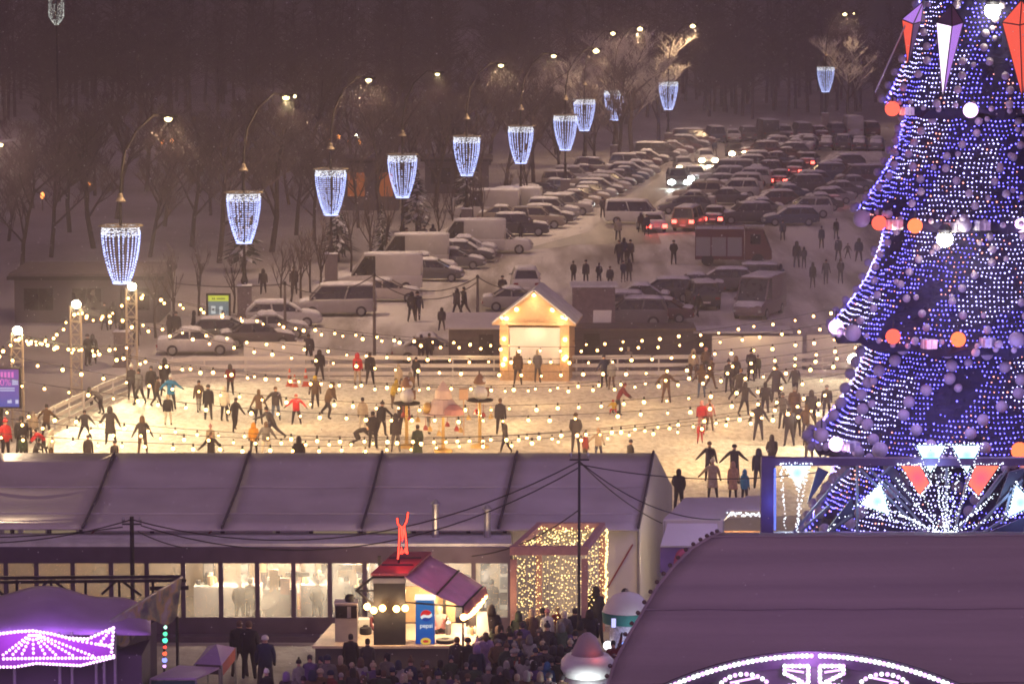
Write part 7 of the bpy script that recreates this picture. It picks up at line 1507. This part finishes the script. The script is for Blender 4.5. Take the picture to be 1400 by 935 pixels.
# ------------------------------------------------------------------ crowd in front of kiosk and cube
cg = 'crowd before the food kiosk'
named = [
 (649, 902, 1.75, 160, DRK, 'short', BLK, 'big dark-clad person standing at the right end of the kiosk counter', 'wide'), (672, 905, 1.9, 170, BLK, 'hood', BLK, 'tall black-clad person before the first steamed pane right of the awning', 'wide'),
 (664, 934, 1.65, 190, PUR, 'hair', BRN, 'fair-haired person in a long lilac coat at the kiosk counter', 'phone'), (709, 910, 1.8, 180, GRN, 'hood', GRN, 'dark person with peaked hood before the golden cube at left', 'wide'),
 (727, 905, 1.75, 30, BRN, 'hair', BEI, 'fair-haired person before the golden cube', 'stand'), (742, 900, 1.7, 150, DRK, 'short', BLK, 'dark-haired person left of the white jacket before the cube', 'stand'), (748, 902, 1.7, 180, WHT, 'beanie', PNK, 'person in white jacket with a cross-body strap before the cube', 'stand'),
 (762, 898, 1.7, 20, MAR, 'beanie', BEI, 'person in a maroon coat before the golden cube', 'stand'), (771, 903, 1.65, 0, GRY, 'hair', CRM, 'person with light scarf right of the maroon coat', 'stand'), (786, 900, 1.7, 200, BLK, 'short', BLK, 'black-clad person at the front right post of the cube', 'wide'), (806, 905, 1.75, 180, BLK, 'hood', BLK, 'black-hooded person right of the cube post', 'wide'),
 (328, 925, 1.85, 180, BLK, 'short', BRN, 'brown-haired man in black before the pavilion base, left of three', 'wide'), (341, 928, 1.9, 180, BLK, 'short', BRN, 'tall man in black before the pavilion base, middle of three', 'stand'), (363, 945, 1.8, 180, NVY, 'beanie', WHT, 'person in white hat and dark jacket before the pavilion base, right of three', 'wide'),
 (365, 985, 1.6, 180, BLK, 'beanie', WHT, 'white-hatted person cut by the bottom edge beneath the three at the pavilion', 'stand'), (392, 990, 1.6, 0, DRK, 'hood', PUR, 'person with lilac hood at the bottom edge right of the white hat', 'stand'),
 (796, 955, 1.65, 10, BLK, 'beanie', GRY, 'grey-hatted person holding a phone above the inflatable', 'phone'), (812, 950, 1.65, -10, PUR, 'hood', PUR, 'person in lilac fur hood above the inflatable', 'stand'), (838, 948, 1.7, 0, MAR, 'short', BLK, 'dark person under the bright phone screen beside the canopy', 'armup'), (767, 950, 1.6, 30, GRN, 'hair', BRN, 'person holding a pale bag left of the inflatable', 'phone'),
 (733, 948, 1.45, 10, ORG, 'beanie', ORG, 'child with orange hat in the middle of the crowd', 'stand'), (728, 968, 1.5, 0, (.08, .14, .26), 'beanie', WHT, 'person in slate blue in the front of the crowd', 'stand'), (748, 975, 1.6, 180, (.04, .13, .30), 'hood', (.04, .13, .30), 'person in bright blue hooded jacket in the front of the crowd', 'wide'), (725, 985, 1.5, 0, DRK, 'beanie', CRM, 'cream-hatted person at the bottom edge of the crowd', 'stand'),
 (480, 940, 1.75, 180, BLK, 'short', BLK, 'tall dark customer in front of the grey cabinet', 'wide'), (503, 945, 1.7, 180, DRK, 'short', BLK, 'dark customer left of the black board', 'stand'), (625, 940, 1.65, 180, DRK, 'short', BRN, 'short-haired customer by the right kiosk post', 'stand'), (640, 942, 1.65, 180, BLK, 'beanie', BLK, 'dark-capped customer right of the kiosk post', 'stand'), (652, 950, 1.6, 180, NVY, 'hood', PUR, 'customer with violet hood behind the lilac coat', 'stand')]
for a in named: person(a[0], a[1], a[8], a[2], a[3], a[4], a[5], a[6], rv.choice([BLK, DRK]), a[7], cg, coat='coat' in a[7])
def phone(px, py, Y, label): p = P(px, py, Y); t = thing('phone', label, 'phone', p); MB().box((0, 0, 0), (.16, .03, .32)).build('case', M['dark'], t); MB().box((0, -.022, 0), (.14, .01, .29)).build('display', emit('phone_display', (.55, .55, 1), 1.5), t)
phone(839, 851, 102.6, 'bright phone screen held up beside the canopy'); phone(799, 872, 103, 'small phone screen held over the inflatable')
cc = [(DRK, 'black'), (BLK, 'black'), (NVY, 'navy'), (MAR, 'maroon'), (BRN, 'brown'), (GRY, 'grey'), (GRN, 'dark green'), ((.12, .08, .2), 'violet'), (LGR, 'pale grey')]
hh_ = [('hood', 'a hood'), ('beanie', 'a knitted hat'), ('pompom', 'a bobble hat'), ('short', 'short hair'), ('hair', 'long hair')]
rc_ = random.Random(44)
rowsC = [(924, 'rear', [679, 688, 697, 707, 716, 735, 752, 768, 781, 793]), (940, 'second rear', [676, 684, 694, 703, 712, 720, 738, 746, 757, 779, 789]), (958, 'first', [690, 698, 706, 714, 722, 731, 741, 749, 757, 766, 778, 786, 795, 805]), (972, 'second', [408, 428, 440, 452, 466, 478, 490, 512, 530, 546, 560, 575, 588, 600, 617, 636, 648, 690, 700, 711, 721, 731, 742, 753, 764, 775, 788]), (992, 'third', [418, 430, 442, 455, 467, 480, 497, 515, 527, 540, 552, 563, 575, 588, 600, 613, 628, 641, 655, 668, 680, 692, 704, 718, 741, 752, 765]), (1032, 'front', [432, 462, 492, 522, 552, 584, 612, 640, 672, 700, 728, 748]), (1010, 'lowest', [405, 446, 470, 505, 530, 556, 578, 598, 620, 645, 672, 697, 713, 735, 752])]
for y, rn, xs in rowsC:
    for i, x in enumerate(xs):
        (jc, jn), (ht, hn) = rc_.choice(cc), rc_.choice(hh_); hc = rc_.choice([BLK, DRK, GRY, BRN, BEI, LGR, NVY])
        person(x + rc_.uniform(-4, 4), y + rc_.uniform(-4, 4), rc_.choice(['stand', 'wide', 'pockets', 'phone']), rc_.uniform(1.5, 1.8), rc_.choice([180, 170, 0, 20, -30, 150, 200]), jc, ht, hc, rc_.choice([BLK, DRK]), 'onlooker in %s jacket and %s, %s from left in %s crowd row' % (jn, hn.replace('a ', '', 1), ORD[i], rn), cg)
# ------------------------------------------------------------------ falling snow
fs = MB(); rf_ = random.Random(99)
for i in range(9000):
    Y = rf_.uniform(70, 330); px = rf_.uniform(-30, 1430); py = rf_.uniform(-20, 955); p = P(px, py, Y)
    if p.z < .1: continue
    fs.octa(p, rf_.uniform(.006, .016) * (1 + Y / 260))
for q, s in LAMPPOS:
    for i in range(int(80 * s)):
        r_ = 3.6 * rf_.random() ** .6; a = rf_.uniform(0, 6.28); fs.octa((q.x + r_ * math.cos(a) * .7, q.y + r_ * math.sin(a) * .7, q.z - .2 - r_ * rf_.uniform(.1, .9)), rf_.uniform(.010, .020) * (q.y / 200))
tag(fs.build('falling_snow', M['snow']), kind='stuff')
